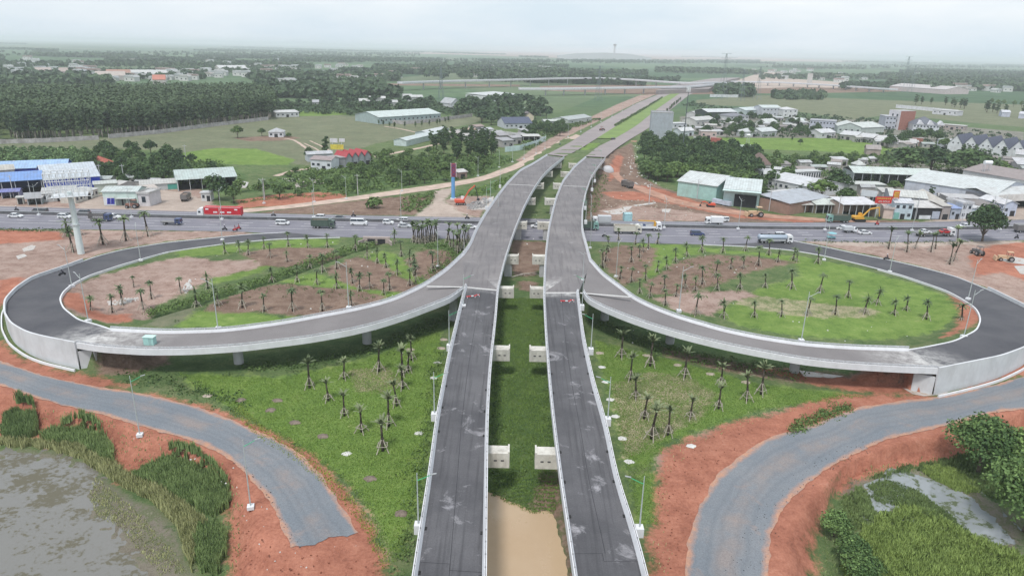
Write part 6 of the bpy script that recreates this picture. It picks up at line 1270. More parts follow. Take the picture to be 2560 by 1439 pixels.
bld("shopfront", "shop with a blue parasol-like awning", (2373, 548), (2397, 548), 8, 4.4, (.38, .42, .50), (.30, .38, .62), 'hip', 1.2, cat='shop', nwin=2)
bld("shopfront", "two storey white shop with a dark display window", (2399, 547), (2424, 547), 9, 6.0, (.58, .60, .64), (.60, .60, .64), 'flat', .3, cat='shop', nwin=2, storeys=2, parapet=True)
bld("shopfront", "low light blue walled shop with two faint doors", (2424, 546), (2454, 545), 7, 4.2, (.55, .62, .68), (.6, .6, .62), 'flat', .3, cat='shop', nwin=2)
bld("shopfront", "shop under a rusty brown corrugated roof", (2450, 543), (2492, 542), 9, 4.2, (.26, .22, .21), (.27, .22, .21), 'shed', .8, cat='shop', nwin=3)
bld("shopfront", "light blue gabled shop, last in the row before the side road", (2502, 541), (2537, 540), 12, 5.0, (.52, .56, .68), (.66, .66, .70), 'gabley', 1.4, cat='shop', nwin=2)
# signs
def signboard(label, x, yb, w, h, z, col, rz=0, posts=2, cat='sign'):
    r = thing("signboard", label, cat, P(x, yb), rz); MB().box(0, 0, z, w, .3, h).obj("panel", cm(col), r)
    for k in range(posts): xx = 0 if posts == 1 else (-w*.3+w*.6*k); MB().box(xx, .3, z/2, .22, .22, z-.1).obj("post", STEEL, r)
    return r
sg = signboard("wide red shop sign with white and yellow lettering on posts", 2200, 545, 6.4, 2.6, 7.2, (.55, .035, .03))
lettering("AN ĐÔLA", 1.0, cm((.66, .62, .60)), sg, (.2, -.2, 6.6)); [MB().box(-2.4+.8*k, -.18, 7.85, .55, .04, .35).obj("lettering", MATS["yellow_paint"], sg) for k in range(7)]
sg = signboard("small upright red and yellow sign above the red shop sign", 2229, 545, 2.4, 3.2, 9.3, (.55, .05, .03), posts=1); [MB().box(0, -.18, 10.2-.75*k, 1.9, .04, .38).obj("lettering", MATS["yellow_paint"] if k < 3 else cm((.6, .55, .5)), sg) for k in range(4)]
signboard("blank white advertising board tilted towards the highway", 2168, 510, 6.2, 2.6, 4.6, (.60, .64, .68), rz=-.45, cat='billboard')
# village on the right
V1 = "houses of the village at right"
vil = [((1682, 322), (1716, 321), 9, 4.2, (.58, .60, .64), (.60, .62, .64), 'flat', "low white house just right of the tall blank block", 3, 1), ((1701, 341), (1734, 339), 8, 3.8, (.55, .60, .64), (.64, .66, .68), 'gable', "small pale shed-like house with a white roof below the mast", 2, 1),
 ((1752, 346), (1790, 347), 9, 5.2, (.58, .44, .44), (.62, .54, .54), 'flat', "pink walled house with two dark openings", 3, 1), ((1738, 318), (1786, 314), 14, 5.5, (.52, .52, .50), (.56, .56, .53), 'gable', "cream house with stepped pale roofs behind the pink house", 4, 1),
 ((1740, 296), (1766, 294), 12, 4, (.50, .50, .50), (.60, .62, .62), 'gable', "small grey-white house left of the dark-sided shed", 2, 1), ((1768, 301), (1840, 300), 22, 7.5, (.05, .07, .065), (.62, .66, .68), 'gable', "long dark green walled shed with white roof", 0, 1),
 ((1824, 309), (1870, 308), 18, 6.5, (.50, .51, .52), (.22, .22, .25), 'hip', "large villa with a dark hipped roof", 5, 2), ((1862, 290), (1900, 288), 18, 5.5, (.48, .54, .56), (.56, .68, .70), 'gable', "long teal-white roofed house at the village edge", 3, 1),
 ((1904, 291), (1950, 291), 16, 8.5, (.50, .51, .56), (.56, .66, .64), 'gable', "two storey house with green roof and columned balcony", 5, 2), ((1957, 293), (1992, 293), 16, 7.5, (.66, .66, .68), (.64, .64, .66), 'hip', "bright white many-gabled house by the open field", 3, 2),
 ((1912, 318), (1941, 316), 10, 4.2, (.52, .54, .50), (.60, .64, .60), 'gable', "pale green roofed house hidden by trees in the village middle", 2, 1), ((1978, 312), (2010, 312), 10, 3.4, (.45, .50, .48), (.58, .66, .62), 'gable', "thin mint roof between trees behind the balcony house", 0, 1),
 ((2022, 324), (2086, 328), 16, 8, (.46, .48, .56), (.40, .41, .48), 'flat', "two storey grey-blue house with a row of balconies", 8, 2), ((2050, 346), (2087, 344), 12, 4, (.58, .58, .60), (.62, .63, .66), 'gable', "small white house with a porch at the edge of the bright green field", 3, 1),
 ((1862, 343), (1892, 342), 10, 4, (.48, .50, .50), (.58, .62, .64), 'hip', "pale pyramid roofed house in the trees", 2, 1), ((1902, 343), (1941, 340), 12, 4, (.40, .42, .42), (.58, .63, .64), 'gable', "grey-white roofed house beside the pyramid roofed one", 0, 1),
 ((2098, 348), (2140, 352), 9, 3.6, (.34, .33, .33), (.60, .61, .64), 'shed', "first low white roof in the row at the field's far edge", 3, 1), ((2142, 354), (2180, 358), 9, 3.6, (.30, .29, .30), (.60, .60, .62), 'shed', "second low white roof in the row at the field's far edge", 3, 1),
 ((2184, 362), (2226, 366), 9, 3.8, (.36, .34, .34), (.62, .61, .62), 'shed', "third low white roof in the row at the field's far edge", 3, 1), ((2230, 368), (2288, 372), 8, 3.6, (.40, .36, .36), (.54, .50, .50), 'shed', "fourth low roof in the row, before the brick wall", 3, 1),
 ((2210, 323), (2236, 324), 18, 11, (.44, .46, .52), (.48, .50, .56), 'flat', "grey three storey block left of the brick building", 3, 3), ((2348, 322), (2410, 327), 10, 4, (.40, .34, .32), (.58, .56, .52), 'flat', "long low brick house with a pale flat roof by the field", 5, 1),
 ((1836, 388), (1884, 388), 12, 3.4, (.55, .56, .54), (.40, .54, .42), 'gable', "green roofed hut in the trees below the field", 3, 1), ((2340, 370), (2396, 376), 12, 6, (.46, .49, .54), (.50, .54, .56), 'flat', "pale blue-grey flat block before the gabled hall", 5, 1),
 ((2535, 404), (2580, 408), 12, 4.5, (.52, .52, .52), (.56, .55, .58), 'shed', "white roofed house at the right edge below the gabled hall", 2, 1), ((2540, 428), (2600, 432), 12, 4, (.35, .34, .34), (.58, .58, .62), 'shed', "grey-white roofs at the right edge behind the giant tree", 2, 1),
 ((2165, 386), (2200, 388), 9, 3.5, (.36, .30, .28), (.40, .33, .31), 'gable', "brownish roof in the garden belt below the bright field", 0, 1), ((2142, 424), (2162, 424), 6, 2.6, (.50, .52, .50), (.62, .66, .64), 'hip', "tiny white garden pavilion", 0, 1)]
for a, b, d, h, w_, r, rk, lab, nw, st in vil: bld("village_house", lab, a, b, d, h, w_, r, rk, 2.2 if rk != 'flat' else .3, nwin=nw, storeys=st, cat='house', rkind='tile' if 'dark hipped' in lab else None)
br = bld("unfinished_building", "unfinished four storey block of bare red brick with a white side", (2244, 325), (2281, 325), 14, 16, BRICK, (.50, .47, .46), 'flat', .3, over=.1, cat='building', door=False)
def bextra(root):
    w = 11; MB().box(-.12, 7, 8, .2, 14.2, 16.3).obj("white_side_wall", cm((.62, .60, .63)), root)
    for s in range(3):
        for q in (3.5, 9): MB().box(-.28, q, 3+4.6*s, .1, 1.8, 2.0).obj("window", GLASSD, root)
bextra(br)
vl = bld("villa", "white villa with dark roofs and several little gables", (2280, 330), (2345, 333), 22, 6.5, (.58, .60, .64), (.15, .16, .19), 'hip', 6, nwin=8, storeys=2, cat='house', rkind='tile')
for k in range(3): MB().prism([(2+k*8, 6.5), (8+k*8, 6.5), (5+k*8, 10)], -.5, 6).obj("gable", cm((.62, .62, .66)), vl)
gh = thing("gabled_hall", "dark roofed hall with a row of sharp white gables at right", "hall", P(2362, 380), 0)
A_ = np.array(P(2366, 378)); B_ = np.array(P(2600, 404)); uu = (B_-A_)[:2]; wl = float(np.linalg.norm(uu)); gh.location = (A_[0], A_[1], 0); gh.rotation_euler = (0, 0, math.atan2(uu[1], uu[0]))
ng = 6; gw = wl/ng
for k in range(ng):
    MB().prism([(k*gw, 0), ((k+1)*gw-.02, 0), ((k+1)*gw-.02, 5.2), ((k+.5)*gw, 11.2), (k*gw, 5.2)], 0, 26).obj("gable_wall", cm((.66, .67, .70)), gh)
    rr = MB(); a0, a1, a2 = k*gw+.01, (k+.5)*gw, (k+1)*gw-.03
    rr.prism([(a0, 5.25), (a1, 11.25), (a2, 5.25), (a2, 5.5), (a1, 11.55), (a0, 5.5)], -.3, 26.5); rr.obj("roof", cm((.105, .115, .16), 'tile'), gh)
    for q in (-1.2, 1.2): MB().box(a1+q*1.3, -.08, 6.2, .8, .1, .9).obj("window", GLASSD, gh)
bw = bld("brick_wall_shed", "roofless bare brick shed at the end of the low roofs", (2252, 362), (2304, 366), 8, 5.5, BRICK, (.40, .30, .28), 'flat', .3, over=.05, cat='shed', door=False)
bld("compound_house", "white house with red-brown roof inside the far white compound", (2330, 285), (2392, 290), 14, 5, (.60, .60, .64), (.62, .60, .60), 'flat', .3, nwin=5, cat='house')
bld("compound_house", "bright white roofed house at the far right, first of two", (2503, 292), (2524, 293), 14, 5, (.5, .52, .62), (.62, .64, .74), 'gable', 2, cat='house'); bld("compound_house", "bright white roofed house at the far right, second of two", (2545, 296), (2575, 298), 14, 5, (.5, .52, .62), (.62, .64, .74), 'gable', 2, cat='house')
# container and vehicles-like huts in the village
bld("shipping_container", "dull red shipping container on the grass by the pink house", (1776, 354), (1798, 357), 3, 2.8, (.42, .12, .11), (.44, .14, .13), 'flat', .05, over=.0, cat='container', door=False)
bld("site_cabin", "long white site cabin lying on the grass below the mast", (1732, 352), (1754, 355), 3, 2.8, (.56, .58, .56), (.62, .63, .61), 'flat', .05, over=.05, nwin=2, door=False, cat='cabin')
bld("cyan_container", "light cyan rounded container cabin on the verge behind the highway", (1561, 553), (1580, 553), 3, 2.6, (.34, .56, .60), (.40, .60, .64), 'gable', .4, over=.05, cat='container', door=False)
# far village on the left, each house on its own
vr = random.Random(77)
FH = []
for (x0, x1, y0, y1, n) in ((30, 330, 152, 170, 16), (0, 700, 140, 160, 14), (700, 1100, 168, 182, 8), (1000, 1400, 168, 200, 8), (1950, 2500, 176, 200, 14), (0, 260, 172, 192, 24), (190, 520, 184, 204, 44), (400, 560, 184, 196, 14), (560, 760, 164, 182, 22), (580, 700, 184, 196, 14), (640, 900, 164, 180, 14), (760, 1000, 190, 202, 14), (700, 900, 203, 210, 10), (1880, 2010, 178, 188, 12), (2030, 2120, 196, 210, 9), (2330, 2540, 218, 232, 20)):
    for k in range(n): FH.append((vr.uniform(x0, x1), vr.uniform(y0, y1)+ (0)))
FH = sorted(FH, key=lambda q: -q[1]); hp = []
hues = [(.55, .56, .56), (.56, .55, .52), (.50, .54, .56), (.48, .42, .38), (.55, .57, .58), (.40, .24, .20), (.46, .50, .52)]
for i in range(7):
    r = thing("distant_house", None, "house"); w_, d_, h_ = 9+i*1.6, 9, 3.6+(i % 3)*1.4
    MB().box(0, d_/2, h_/2, w_, d_, h_).obj("wall", cm((.60, .60, .58)), r)
    MB().prism([(-w_/2-.5, h_+.02), (w_/2+.5, h_+.02), (w_/2-1, h_+2.2), (-w_/2+1, h_+2.2)], -.5, d_+.5).obj("roof", cm(hues[i], 'roofy'), r)
    for k in (-1, 1): MB().box(k*w_*.25, -.06, h_*.5, 1.6, .1, 1.5).obj("window", GLASSD, r)
    hp.append(r)
def inview(x): return "distant village house among trees on the " + ("left horizon side" if x < 560 else ("hazy middle distance left of the trunk road" if x < 1100 else "hazy plain at right"))
for k, (x, y) in enumerate(FH):
    q = P(x, y); s = 1.0+.35*vr.random(); place(hp[k % 7], (q[0], q[1], 0), vr.uniform(-.5, .5), (s*1.1, s*1.0, s*1.05), inview(x), "distant houses, "+("left" if x < 560 else ("middle" if x < 1100 else "right")), 'house')
for k, (x0, x1, y, d, c, lab) in enumerate(((268, 330, 196, 60, (.42, .22, .16), "long dull red roofed school-like building in the distant village"), (240, 315, 201, 40, (.55, .42, .34), "long orange-brown roof in front of the red one in the distant village"), (90, 130, 190, 40, (.50, .36, .30), "two-tier red and white roof at the far left village"), (150, 172, 190, 30, (.48, .34, .28), "small red roofed hall right of the two-tier roof"), (383, 415, 212, 40, (.55, .20, .14), "bright red roofed temple-like house before the distant village"), (550, 620, 180, 50, (.62, .62, .62), "wide white roofed works beyond the acacia woods"), (330, 420, 196, 40, (.58, .58, .56), "long pale roof at the middle of the distant village"))):
    bld("distant_hall", lab, (x0, y), (x1, y), d, 7, (.50, .46, .44), c, 'gable', 6, cat='building')
bld("greenhouse_roof", "very long pinkish-white arched roof far off at right", (2222, 226), (2362, 236), 60, 8, (.56, .48, .48), (.60, .52, .52), 'gable', 5, cat='hall')
bld("site_tower", "tall pale box tower on the far construction site", (2023, 213), (2029, 213), 8, 24, (.56, .54, .52), (.56, .54, .52), 'flat', .3, cat='tower', door=False)
# airport works and control tower on the horizon
ct = thing("control_tower", "faint tall control tower standing on the horizon", "tower", P(1535, 148)); MB().bar((0, 0, 0), (0, 0, 95), 9, 6, 10).obj("shaft", CON, ct); MB().bar((0, 0, 95), (0, 0, 112), 9, 15, 12).obj("cabin", CON, ct); MB().bar((0, 0, 112), (0, 0, 122), 2, 1, 6).obj("mast", CON, ct)
th_ = thing("terminal_hall", "faint curved roof of a huge unfinished hall on the horizon", "hall", P(1512, 150)); MB().prism([(-330, 0), (330, 0), (330, 22), (160, 44), (0, 48), (-200, 40), (-330, 24)], 0, 120).obj("roof", CON, th_)
# ------------------------------------------------------------------ vehicles (local x forward)
def paint(name, c, r=.35): return M("paint_"+name, c, r, .04, 1.5, spec=.5)
PW_ = paint("white", (.72, .73, .75)); PB_ = paint("black", (.03, .032, .04)); PG_ = paint("grey", (.16, .15, .15)); PS_ = paint("silver", (.48, .50, .52)); PBL = paint("navy", (.05, .07, .16)); PRD = paint("red", (.55, .025, .03)); PGN = paint("truck_green", (.20, .36, .32)); PDG = paint("dump_green", (.07, .105, .085)); PYE = paint("yellow", (.62, .33, .035), .5); POR = paint("orange_red", (.62, .09, .045), .5); PCR = paint("cream", (.55, .53, .46), .5); PCY = paint("cyan", (.20, .45, .50)); PTN = paint("tanker", (.34, .40, .48)); RED_L = M("tail_lamp", (.45, .02, .02), .3); LAMP_L = M("head_lamp", (.75, .75, .72), .2)
TYRE = M("tyre", (.025, .025, .027), .9); RIM = M("wheel_rim", (.40, .41, .43), .4, metal=.5)
def wheel(root, x, y, r=.33, w=.24):
    s = 1 if y > 0 else -1; o = MB().bar((x, y-w/2, r), (x, y+w/2, r), r, None, 14).obj("wheel", TYRE, root); MB().bar((x, y+s*w*.4, r), (x, y+s*(w/2+.02), r), r*.58, None, 10).obj("rim", RIM, o)
def car(name, label, cat, L_=4.6, W=1.82, H=1.48, pm=PW_, kind='sedan'):
    r = thing(name, label, cat); zb, zh = .28, H*.62; hl = L_/2
    m = MB()  # body: side profile swept across with tucked-in edges
    if kind == 'sedan': prof = [(-hl, .45), (-hl+.05, zh-.05), (-hl+.55, zh+.02), (hl-1.35, zh), (hl-.25, zh-.16), (hl, .52), (hl-.05, zb), (-hl+.05, zb)]; cab = (-hl+.55, -hl+1.25, hl-2.0, hl-1.2)
    elif kind == 'suv': prof = [(-hl, .45), (-hl+.02, zh), (hl-1.2, zh), (hl-.2, zh-.15), (hl, .55), (hl-.05, zb), (-hl+.05, zb)]; cab = (-hl+.04, -hl+.35, hl-1.85, hl-1.05)
    elif kind == 'pickup': prof = [(-hl, .5), (-hl, zh), (hl-1.3, zh), (hl-.2, zh-.12), (hl, .6), (hl-.05, zb), (-hl+.05, zb)]; cab = (-hl+1.7, -hl+1.95, hl-2.1, hl-1.35)
    else: prof = [(-hl, .4), (-hl, zh), (hl-.75, zh), (hl-.12, zh-.25), (hl, .5), (hl-.05, zb), (-hl+.05, zb)]; cab = (-hl+.01, -hl+.1, hl-1.35, hl-.65)
    n = len(prof); hw_ = W/2
    ins = [(x*.985, .5+(z-.5)*.96) for x, z in prof]
    vs = [(x, -hw_, z) for x, z in ins]+[(x, -hw_+.10, z) for x, z in prof]+[(x, hw_-.10, z) for x, z in prof]+[(x, hw_, z) for x, z in ins]
    fs = [tuple(range(n))[::-1]]+[tuple(range(3*n, 4*n))]+[(k*n+i, k*n+(i+1) % n, (k+1)*n+(i+1) % n, (k+1)*n+i) for k in range(3) for i in range(n)]
    m.add(vs, fs); m.obj("body", pm, r)
    a, b, c, d = cab; hw2 = hw_-.06; ht = hw_-.28
    g = MB(); g.add([(a, -hw2, zh), (d, -hw2, zh), (d, hw2, zh), (a, hw2, zh), (b, -ht, H-.03), (c, -ht, H-.03), (c, ht, H-.03), (b, ht, H-.03)], [(0, 1, 5, 4), (1, 2, 6, 5), (2, 3, 7, 6), (3, 0, 4, 7)]); g.obj("window", GLASSD, r)
    t = MB(); t.box((b+c)/2, 0, H-.02, c-b+.06, 2*ht+.04, .07)
    for s in (-1, 1):
        for (x0, x1) in ((a, b), (d, c), ((a+d)/2-.1, (b+c)/2-.1)): t.bar((x0, s*(hw2+.005), zh), (x1, s*(ht+.005), H-.03), .045, None, 4)
    t.obj("roof", pm, r)
    for x in (-hl+.85, hl-.9):
        for y in (-hw_+.08, hw_-.08): wheel(r, x, y, .34 if kind != 'van' else .36)
    for y in (-hw_+.3, hw_-.3):
        MB().box(hl-.06, y, zh-.26, .1, .34, .14).obj("headlight", LAMP_L, r); MB().box(-hl+.0, y, zh-.12, .06, .28, .16).obj("tail_light", RED_L, r)
    return r
def truck(name, label, L_=8, W=2.4, cabc=PW_, body='box', bodyc=PW_, H=3.2, axles=2, extra=None, cabH=2.7):
    r = thing(name, label, 'truck'); hl = L_/2; cl = 1.9 if L_ > 5.5 else 1.5
    c = MB(); x0 = hl-cl; c.prism([(x0, .55), (hl-.02, .55), (hl, 1.3), (hl-.18, cabH-.25), (hl-.4, cabH), (x0, cabH)], -W/2+.05, W/2-.05); c.obj("cab", cabc, r)
    MB().prism([(hl-.02, 1.42), (hl-.165, cabH-.4), (hl-.115, cabH-.4), (hl+.03, 1.42)], -W/2+.2, W/2-.2).obj("windscreen", GLASSD, r)
    for s in (-1, 1): MB().box(hl-cl*.5, s*(W/2-.04), 1.75, cl*.5, .05, .6).obj("window", GLASSD, r); MB().box(hl-.02, s*(W/2-.4), .85, .1, .4, .25).obj("headlight", LAMP_L, r)
    MB().box(-cl/2, 0, .78, L_-cl-.1, .9, .25).obj("chassis", PB_, r)
    bx0, bx1 = -hl, hl-cl-.12; bl = bx1-bx0; bc = (bx0+bx1)/2; zf = .95
    if body == 'box': MB().box(bc, 0, (zf+H)/2, bl, W, H-zf).obj("cargo_box", bodyc, r)
    elif body == 'flat': MB().box(bc, 0, zf+.1, bl, W, .2).obj("flatbed", bodyc, r); 
    elif body == 'stake':
        m = MB(); m.box(bc, 0, zf+.1, bl, W, .2)
        for s in (-1, 1):
            for z in (zf+.5, zf+.95, zf+1.4, zf+1.8): m.box(bc, s*(W/2-.04), z, bl, .06, .12)
            for k in range(8): m.box(bx0+.1+(bl-.2)*k/7, s*(W/2-.04), zf+1.0, .08, .09, 1.9)
        m.box(bx0+.04, 0, zf+1, .06, W, 1.9).box(bx1-.04, 0, zf+1, .06, W, 1.9); m.obj("stake_body", bodyc, r)
    elif body == 'dump':
        m = MB(); t = .1; m.box(bc, 0, zf+.15, bl, W, .3); m.box(bc, -W/2+t/2, (zf+.3+H)/2, bl, t, H-zf-.3).box(bc, W/2-t/2, (zf+.3+H)/2, bl, t, H-zf-.3).box(bx1-t/2, 0, (zf+.3+H)/2, t, W-2*t-.004, H-zf-.3).box(bx0+t/2, 0, (zf+.3+H)/2, t, W-2*t-.004, H-zf-.3)
        for k in range(6):
            for s in (-1, 1): m.box(bx0+.3+(bl-.6)*k/5, s*(W/2+.03), (zf+.3+H)/2, .12, .07, H-zf-.35)
        m.box(bx1+.4, 0, H+.03, .9, W-.2, .08); m.obj("tipper_body", bodyc, r); MB().box(bc, 0, H-.45, bl-.3, W-.3, .3).obj("load", M("load_earth", (.20, .15, .12), .95, .3, 2), r)
    elif body == 'tank':
        m = MB(); n_ = 16; vs = []
        for x in (bx0, bx0+.25, bx1-.25, bx1):
            k = .8 if x in (bx0, bx1) else 1
            vs += [(x, k*W/2*math.cos(2*PI*i/n_), 2.05+k*.95*math.sin(2*PI*i/n_)) for i in range(n_)]
        m.add(vs, [(j*n_+i, (j+1)*n_+i, (j+1)*n_+(i+1) % n_, j*n_+(i+1) % n_) for j in range(3) for i in range(n_)]+[tuple(range(n_)), tuple(range(3*n_, 4*n_))]); m.obj("tank", bodyc, r, smooth=True)
        w2 = MB(); w2.box(bc, 0, 3.05, bl*.9, .7, .08)
        for k in range(4): w2.bar((bx0+1+k*(bl-2)/3, 0, 3.05), (bx0+1+k*(bl-2)/3, 0, 3.25), .3, None, 10)
        w2.obj("walkway", PB_, r); [MB().box(bc, s*W*.47, 1.25, bl*.9, .08, .5).obj("side_guard", PS_, r) for s in (-1, 1)]
    xs = [hl-1.15]+([-hl+1.3] if axles == 2 else ([-hl+1.1, -hl+2.3] if axles == 3 else [hl-2.7, -hl+1.1, -hl+2.3]))
    rad = .5 if L_ > 6 else .36
    for x in xs:
        for y in (-W/2+.2, W/2-.2): wheel(r, x, y, rad, .34)
    if extra: extra(r, bx0, bx1, W, zf, H)
    return r
def rider(root, x, z, shirt, helmet, s=1.0):
    """a seated rider as one skinned body with separate helmet"""
    me = bpy.data.meshes.new("person"); V = [(x, 0, z), (x+.04, 0, z+.28), (x+.10, 0, z+.5), (x+.13, 0, z+.68), (x+.15, 0, z+.80), (x+.16, 0, z+.93), (x+.12, .19, z+.5), (x+.3, .27, z+.28), (x+.52, .26, z+.30), (x+.12, -.19, z+.5), (x+.3, -.27, z+.28), (x+.52, -.26, z+.30), (x+.38, .14, z+.04), (x+.33, .16, z-.38), (x+.45, .16, z-.42), (x+.38, -.14, z+.04), (x+.33, -.16, z-.38), (x+.45, -.16, z-.42)]
    E_ = [(0, 1), (1, 2), (2, 3), (3, 4), (4, 5), (2, 6), (6, 7), (7, 8), (2, 9), (9, 10), (10, 11), (0, 12), (12, 13), (13, 14), (0, 15), (15, 16), (16, 17)]
    R_ = [.15, .15, .17, .07, .09, .10, .065, .05, .035, .065, .05, .035, .085, .05, .04, .085, .05, .04]
    me.from_pydata(V, E_, []); o = bpy.data.objects.new("person", me); COL.objects.link(o); md_ = o.modifiers.new("skin", 'SKIN'); me.skin_vertices.new() if not me.skin_vertices else None
    for i, q in enumerate(R_): me.skin_vertices[0].data[i].radius = (q, q)
    me.skin_vertices[0].data[0].use_root = True; o.modifiers.new("sub", 'SUBSURF').levels = 1
    dg = bpy.context.evaluated_depsgraph_get(); dg.update(); m2 = bpy.data.meshes.new_from_object(o.evaluated_get(dg)); bpy.data.objects.remove(o); m2.materials.clear(); m2.materials.append(shirt)
    b = bpy.data.objects.new("person", m2); COL.objects.link(b); MB().sphere((x+.16, 0, z+.92), .15, 10, 7, .95).obj("helmet", helmet, b); return b
SK = [paint("cloth_dark", (.05, .05, .07), .9), paint("cloth_red", (.35, .05, .06), .9), paint("cloth_light", (.45, .45, .46), .9), paint("cloth_blue", (.08, .12, .25), .9)]
def motorbike(label, x, y, heading, shirt=0, z=0):
    q = P(x, y, z); r = thing("motorbike", label, "motorbike", (q[0], q[1], z), heading)
    for wx in (-.62, .62): o = MB().bar((wx, -.06, .3), (wx, .06, .3), .3, None, 14).obj("wheel", TYRE, r)
    m = MB(); m.prism([(-.75, .55), (-.55, .78), (.05, .74), (.25, .5), (.15, .32), (-.35, .3)], -.13, .13); m.bar((.62, 0, .3), (.4, 0, 1.0), .05, .05, 6).bar((.38, -.32, 1.02), (.38, .32, 1.02), .025, None, 6); m.prism([(.3, .3), (.45, .9), (.38, .95), (.2, .4)], -.18, .18); m.obj("frame", PB_ if shirt != 1 else PRD, r)
    MB().box(-.2, 0, .8, .7, .24, .08).obj("seat", SK[0], r)
    b = rider(r, -.12, .95, SK[shirt], PW_ if shirt in (0, 3) else PB_)
    b.parent = None; b.location = r.location; b.rotation_euler = r.rotation_euler
    tag(b, "person in helmet riding the " + label.replace("person", "rider"), "person"); return r
def hdir(x, y):
    c = np.array(P(x, y))[:2]; A = np.array(HWM)[:, :2]; i = int(np.argmin(np.hypot(A[:, 0]-c[0], A[:, 1]-c[1]))); i = min(max(i, 1), len(A)-2); d = A[i+1]-A[i-1]; return math.atan2(d[1], d[0])
def park(r, x, y, d=1, z=.04, rz=None):
    """put a vehicle on the road with its near wheels at (x,y); d=1 drives to the right"""
    q = P(x, y-2, z); r.location = (q[0], q[1], z); r.rotation_euler = (0, 0, (hdir(x, y) if rz is None else rz)+(0 if d == 1 else PI)); return r
# near carriageway, driving right
park(car("parked_car" if 0 else "car", "white saloon car driving right at the far left of the highway", "car", 4.8), 40, 545)
park(car("car", "white sport utility car just left of the billboard column", "car", 4.5, 1.85, 1.65, PW_, 'suv'), 163, 547)
park(truck("truck", "dark stake-sided truck right of the billboard column", 7.4, 2.4, PBL, 'stake', PG_, 3.0), 253, 554)
park(car("car", "white pickup overtaking beside the dark stake-sided truck", "car", 5.0, 1.85, 1.75, PW_, 'pickup'), 284, 548)
park(truck("truck", "empty dark blue flatbed truck on its own in the near lanes", 6.8, 2.2, PBL, 'flat', PG_, 3.0, cabH=2.3), 430, 563)
park(car("car", "white people carrier between blue flatbed and dark tipper", "car", 4.6, 1.82, 1.66, PW_, 'van'), 707, 563)
park(truck("dump_truck", "big dark green tipper truck in the near lanes", 8.0, 2.5, PDG, 'dump', PDG, 3.2, 3, cabH=2.9), 809, 572)
park(car("minibus", "white minibus with black window band", "minibus", 5.9, 2.0, 2.3, PW_, 'van'), 898, 564)
park(car("car", "white boxy sport utility car right of the minibus", "car", 3.9, 1.8, 1.7, PW_, 'suv'), 971, 562)
park(car("car", "silver-white saloon beside the tight palm row", "car", 4.7, 1.8, 1.45, PS_, 'sedan'), 1011, 570)
park(car("car", "white saloon half hidden by the left viaduct parapet", "car", 4.7), 1176, 573)
park(truck("dump_truck", "mint cabbed dark tipper emerging from under the right viaduct", 8.4, 2.5, PGN, 'dump', PDG, 3.3, 3, cabH=3.0), 1466, 576)
park(truck("dump_truck", "dusty cream tipper truck behind the first palms of the right loop", 9.5, 2.5, PCR, 'dump', PCR, 3.0, 4, cabH=2.8), 1568, 585)
def crane(r, bx0, bx1, W, zf, H):
    MB().box(bx1-.3, 0, 2.0, .6, 1.2, 2.0).obj("crane_base", PYE, r); MB().bar((bx1-.3, 0, 3.3), (bx1-6.4, 0, 3.45), .28, .2, 4).obj("crane_boom", PYE, r)
    for k in range(5): MB().box(bx0+1+1.1*k, (-1)**k*.4, zf+.75, .9, 1.2, .9).obj("cargo", [PS_, PBL, PW_][k % 3], r)
    for s in (-1, 1): MB().box((bx0+bx1)/2, s*(W/2-.05), zf+.45, bx1-bx0, .08, .6).obj("side_board", PW_, r)
park(truck("crane_truck", "white lorry with a folded yellow crane boom over its load", 11.5, 2.5, PW_, 'flat', PW_, 3.2, 4, crane, cabH=3.0), 1612, 577)
park(car("car", "dark blue sport utility car with silver roof, alone in the near lanes", "car", 4.9, 1.9, 1.75, PBL, 'suv'), 1743, 590)
park(truck("tanker_truck", "blue-grey tanker truck with white cab", 11.5, 2.5, PW_, 'tank', PTN, 3.3, 4, cabH=2.9), 1936, 609)
park(car("car", "white sport utility car behind the tanker cab", "car", 4.8, 1.85, 1.7, PW_, 'suv'), 1953, 594)
park(truck("box_van", "small truck with a pale grey box and white cab", 5.0, 1.9, PW_, 'box', PS_, 2.3, cabH=1.95), 2123, 583)
park(car("car", "white saloon just right of the small box truck", "car", 4.7), 2161, 587)
tk = park(truck("car_transporter", "long flat car transporter with white cab near the lone big tree", 14, 2.5, PW_, 'flat', PG_, 3.2, 4, cabH=3.0), 2336, 592)
for x, p_, lab in ((2309, PW_, "white car riding on the transporter's rear deck"), (2361, PRD, "red and white car riding on the transporter's front deck")):
    c = car("car", lab, "car", 4.3, 1.75, 1.4, p_); park(c, x, 592); c.location = (c.location[0], tk.location[1]+(c.location[0]-tk.location[0])*math.tan(hdir(2336, 592)), 1.18)
park(truck("truck", "dark covered truck leaving the frame at the right edge", 8, 2.4, PG_, 'box', PG_, 3.0), 2560, 582)
# far carriageway, driving left
park(car("minibus", "grey-brown minibus with dark windows on the far lanes at left", "minibus", 5.6, 1.9, 1.95, PG_, 'van'), 100, 535, -1)
park(car("car", "black and beige sport utility car behind the billboard column", "car", 4.8, 1.85, 1.7, PG_, 'suv'), 208, 537, -1)
park(car("car", "white sport utility car above the dark green tipper", "car", 4.6, 1.85, 1.7, PW_, 'suv'), 797, 549, -1)
park(car("car", "black saloon car right behind the white one above the tipper", "car", 4.8, 1.85, 1.5, PB_), 846, 551, -1)
park(car("car", "white estate car above the silver-white saloon", "car", 4.7, 1.82, 1.6, PW_, 'suv'), 1005, 556, -1)
park(car("car", "white car glimpsed between the two viaducts", "car", 4.4, 1.8, 1.6, PW_, 'suv'), 1342, 571, -1)
park(truck("box_truck", "white box truck just right of the right viaduct", 6.8, 2.3, PW_, 'box', PS_, 3.2), 1503, 562, -1)
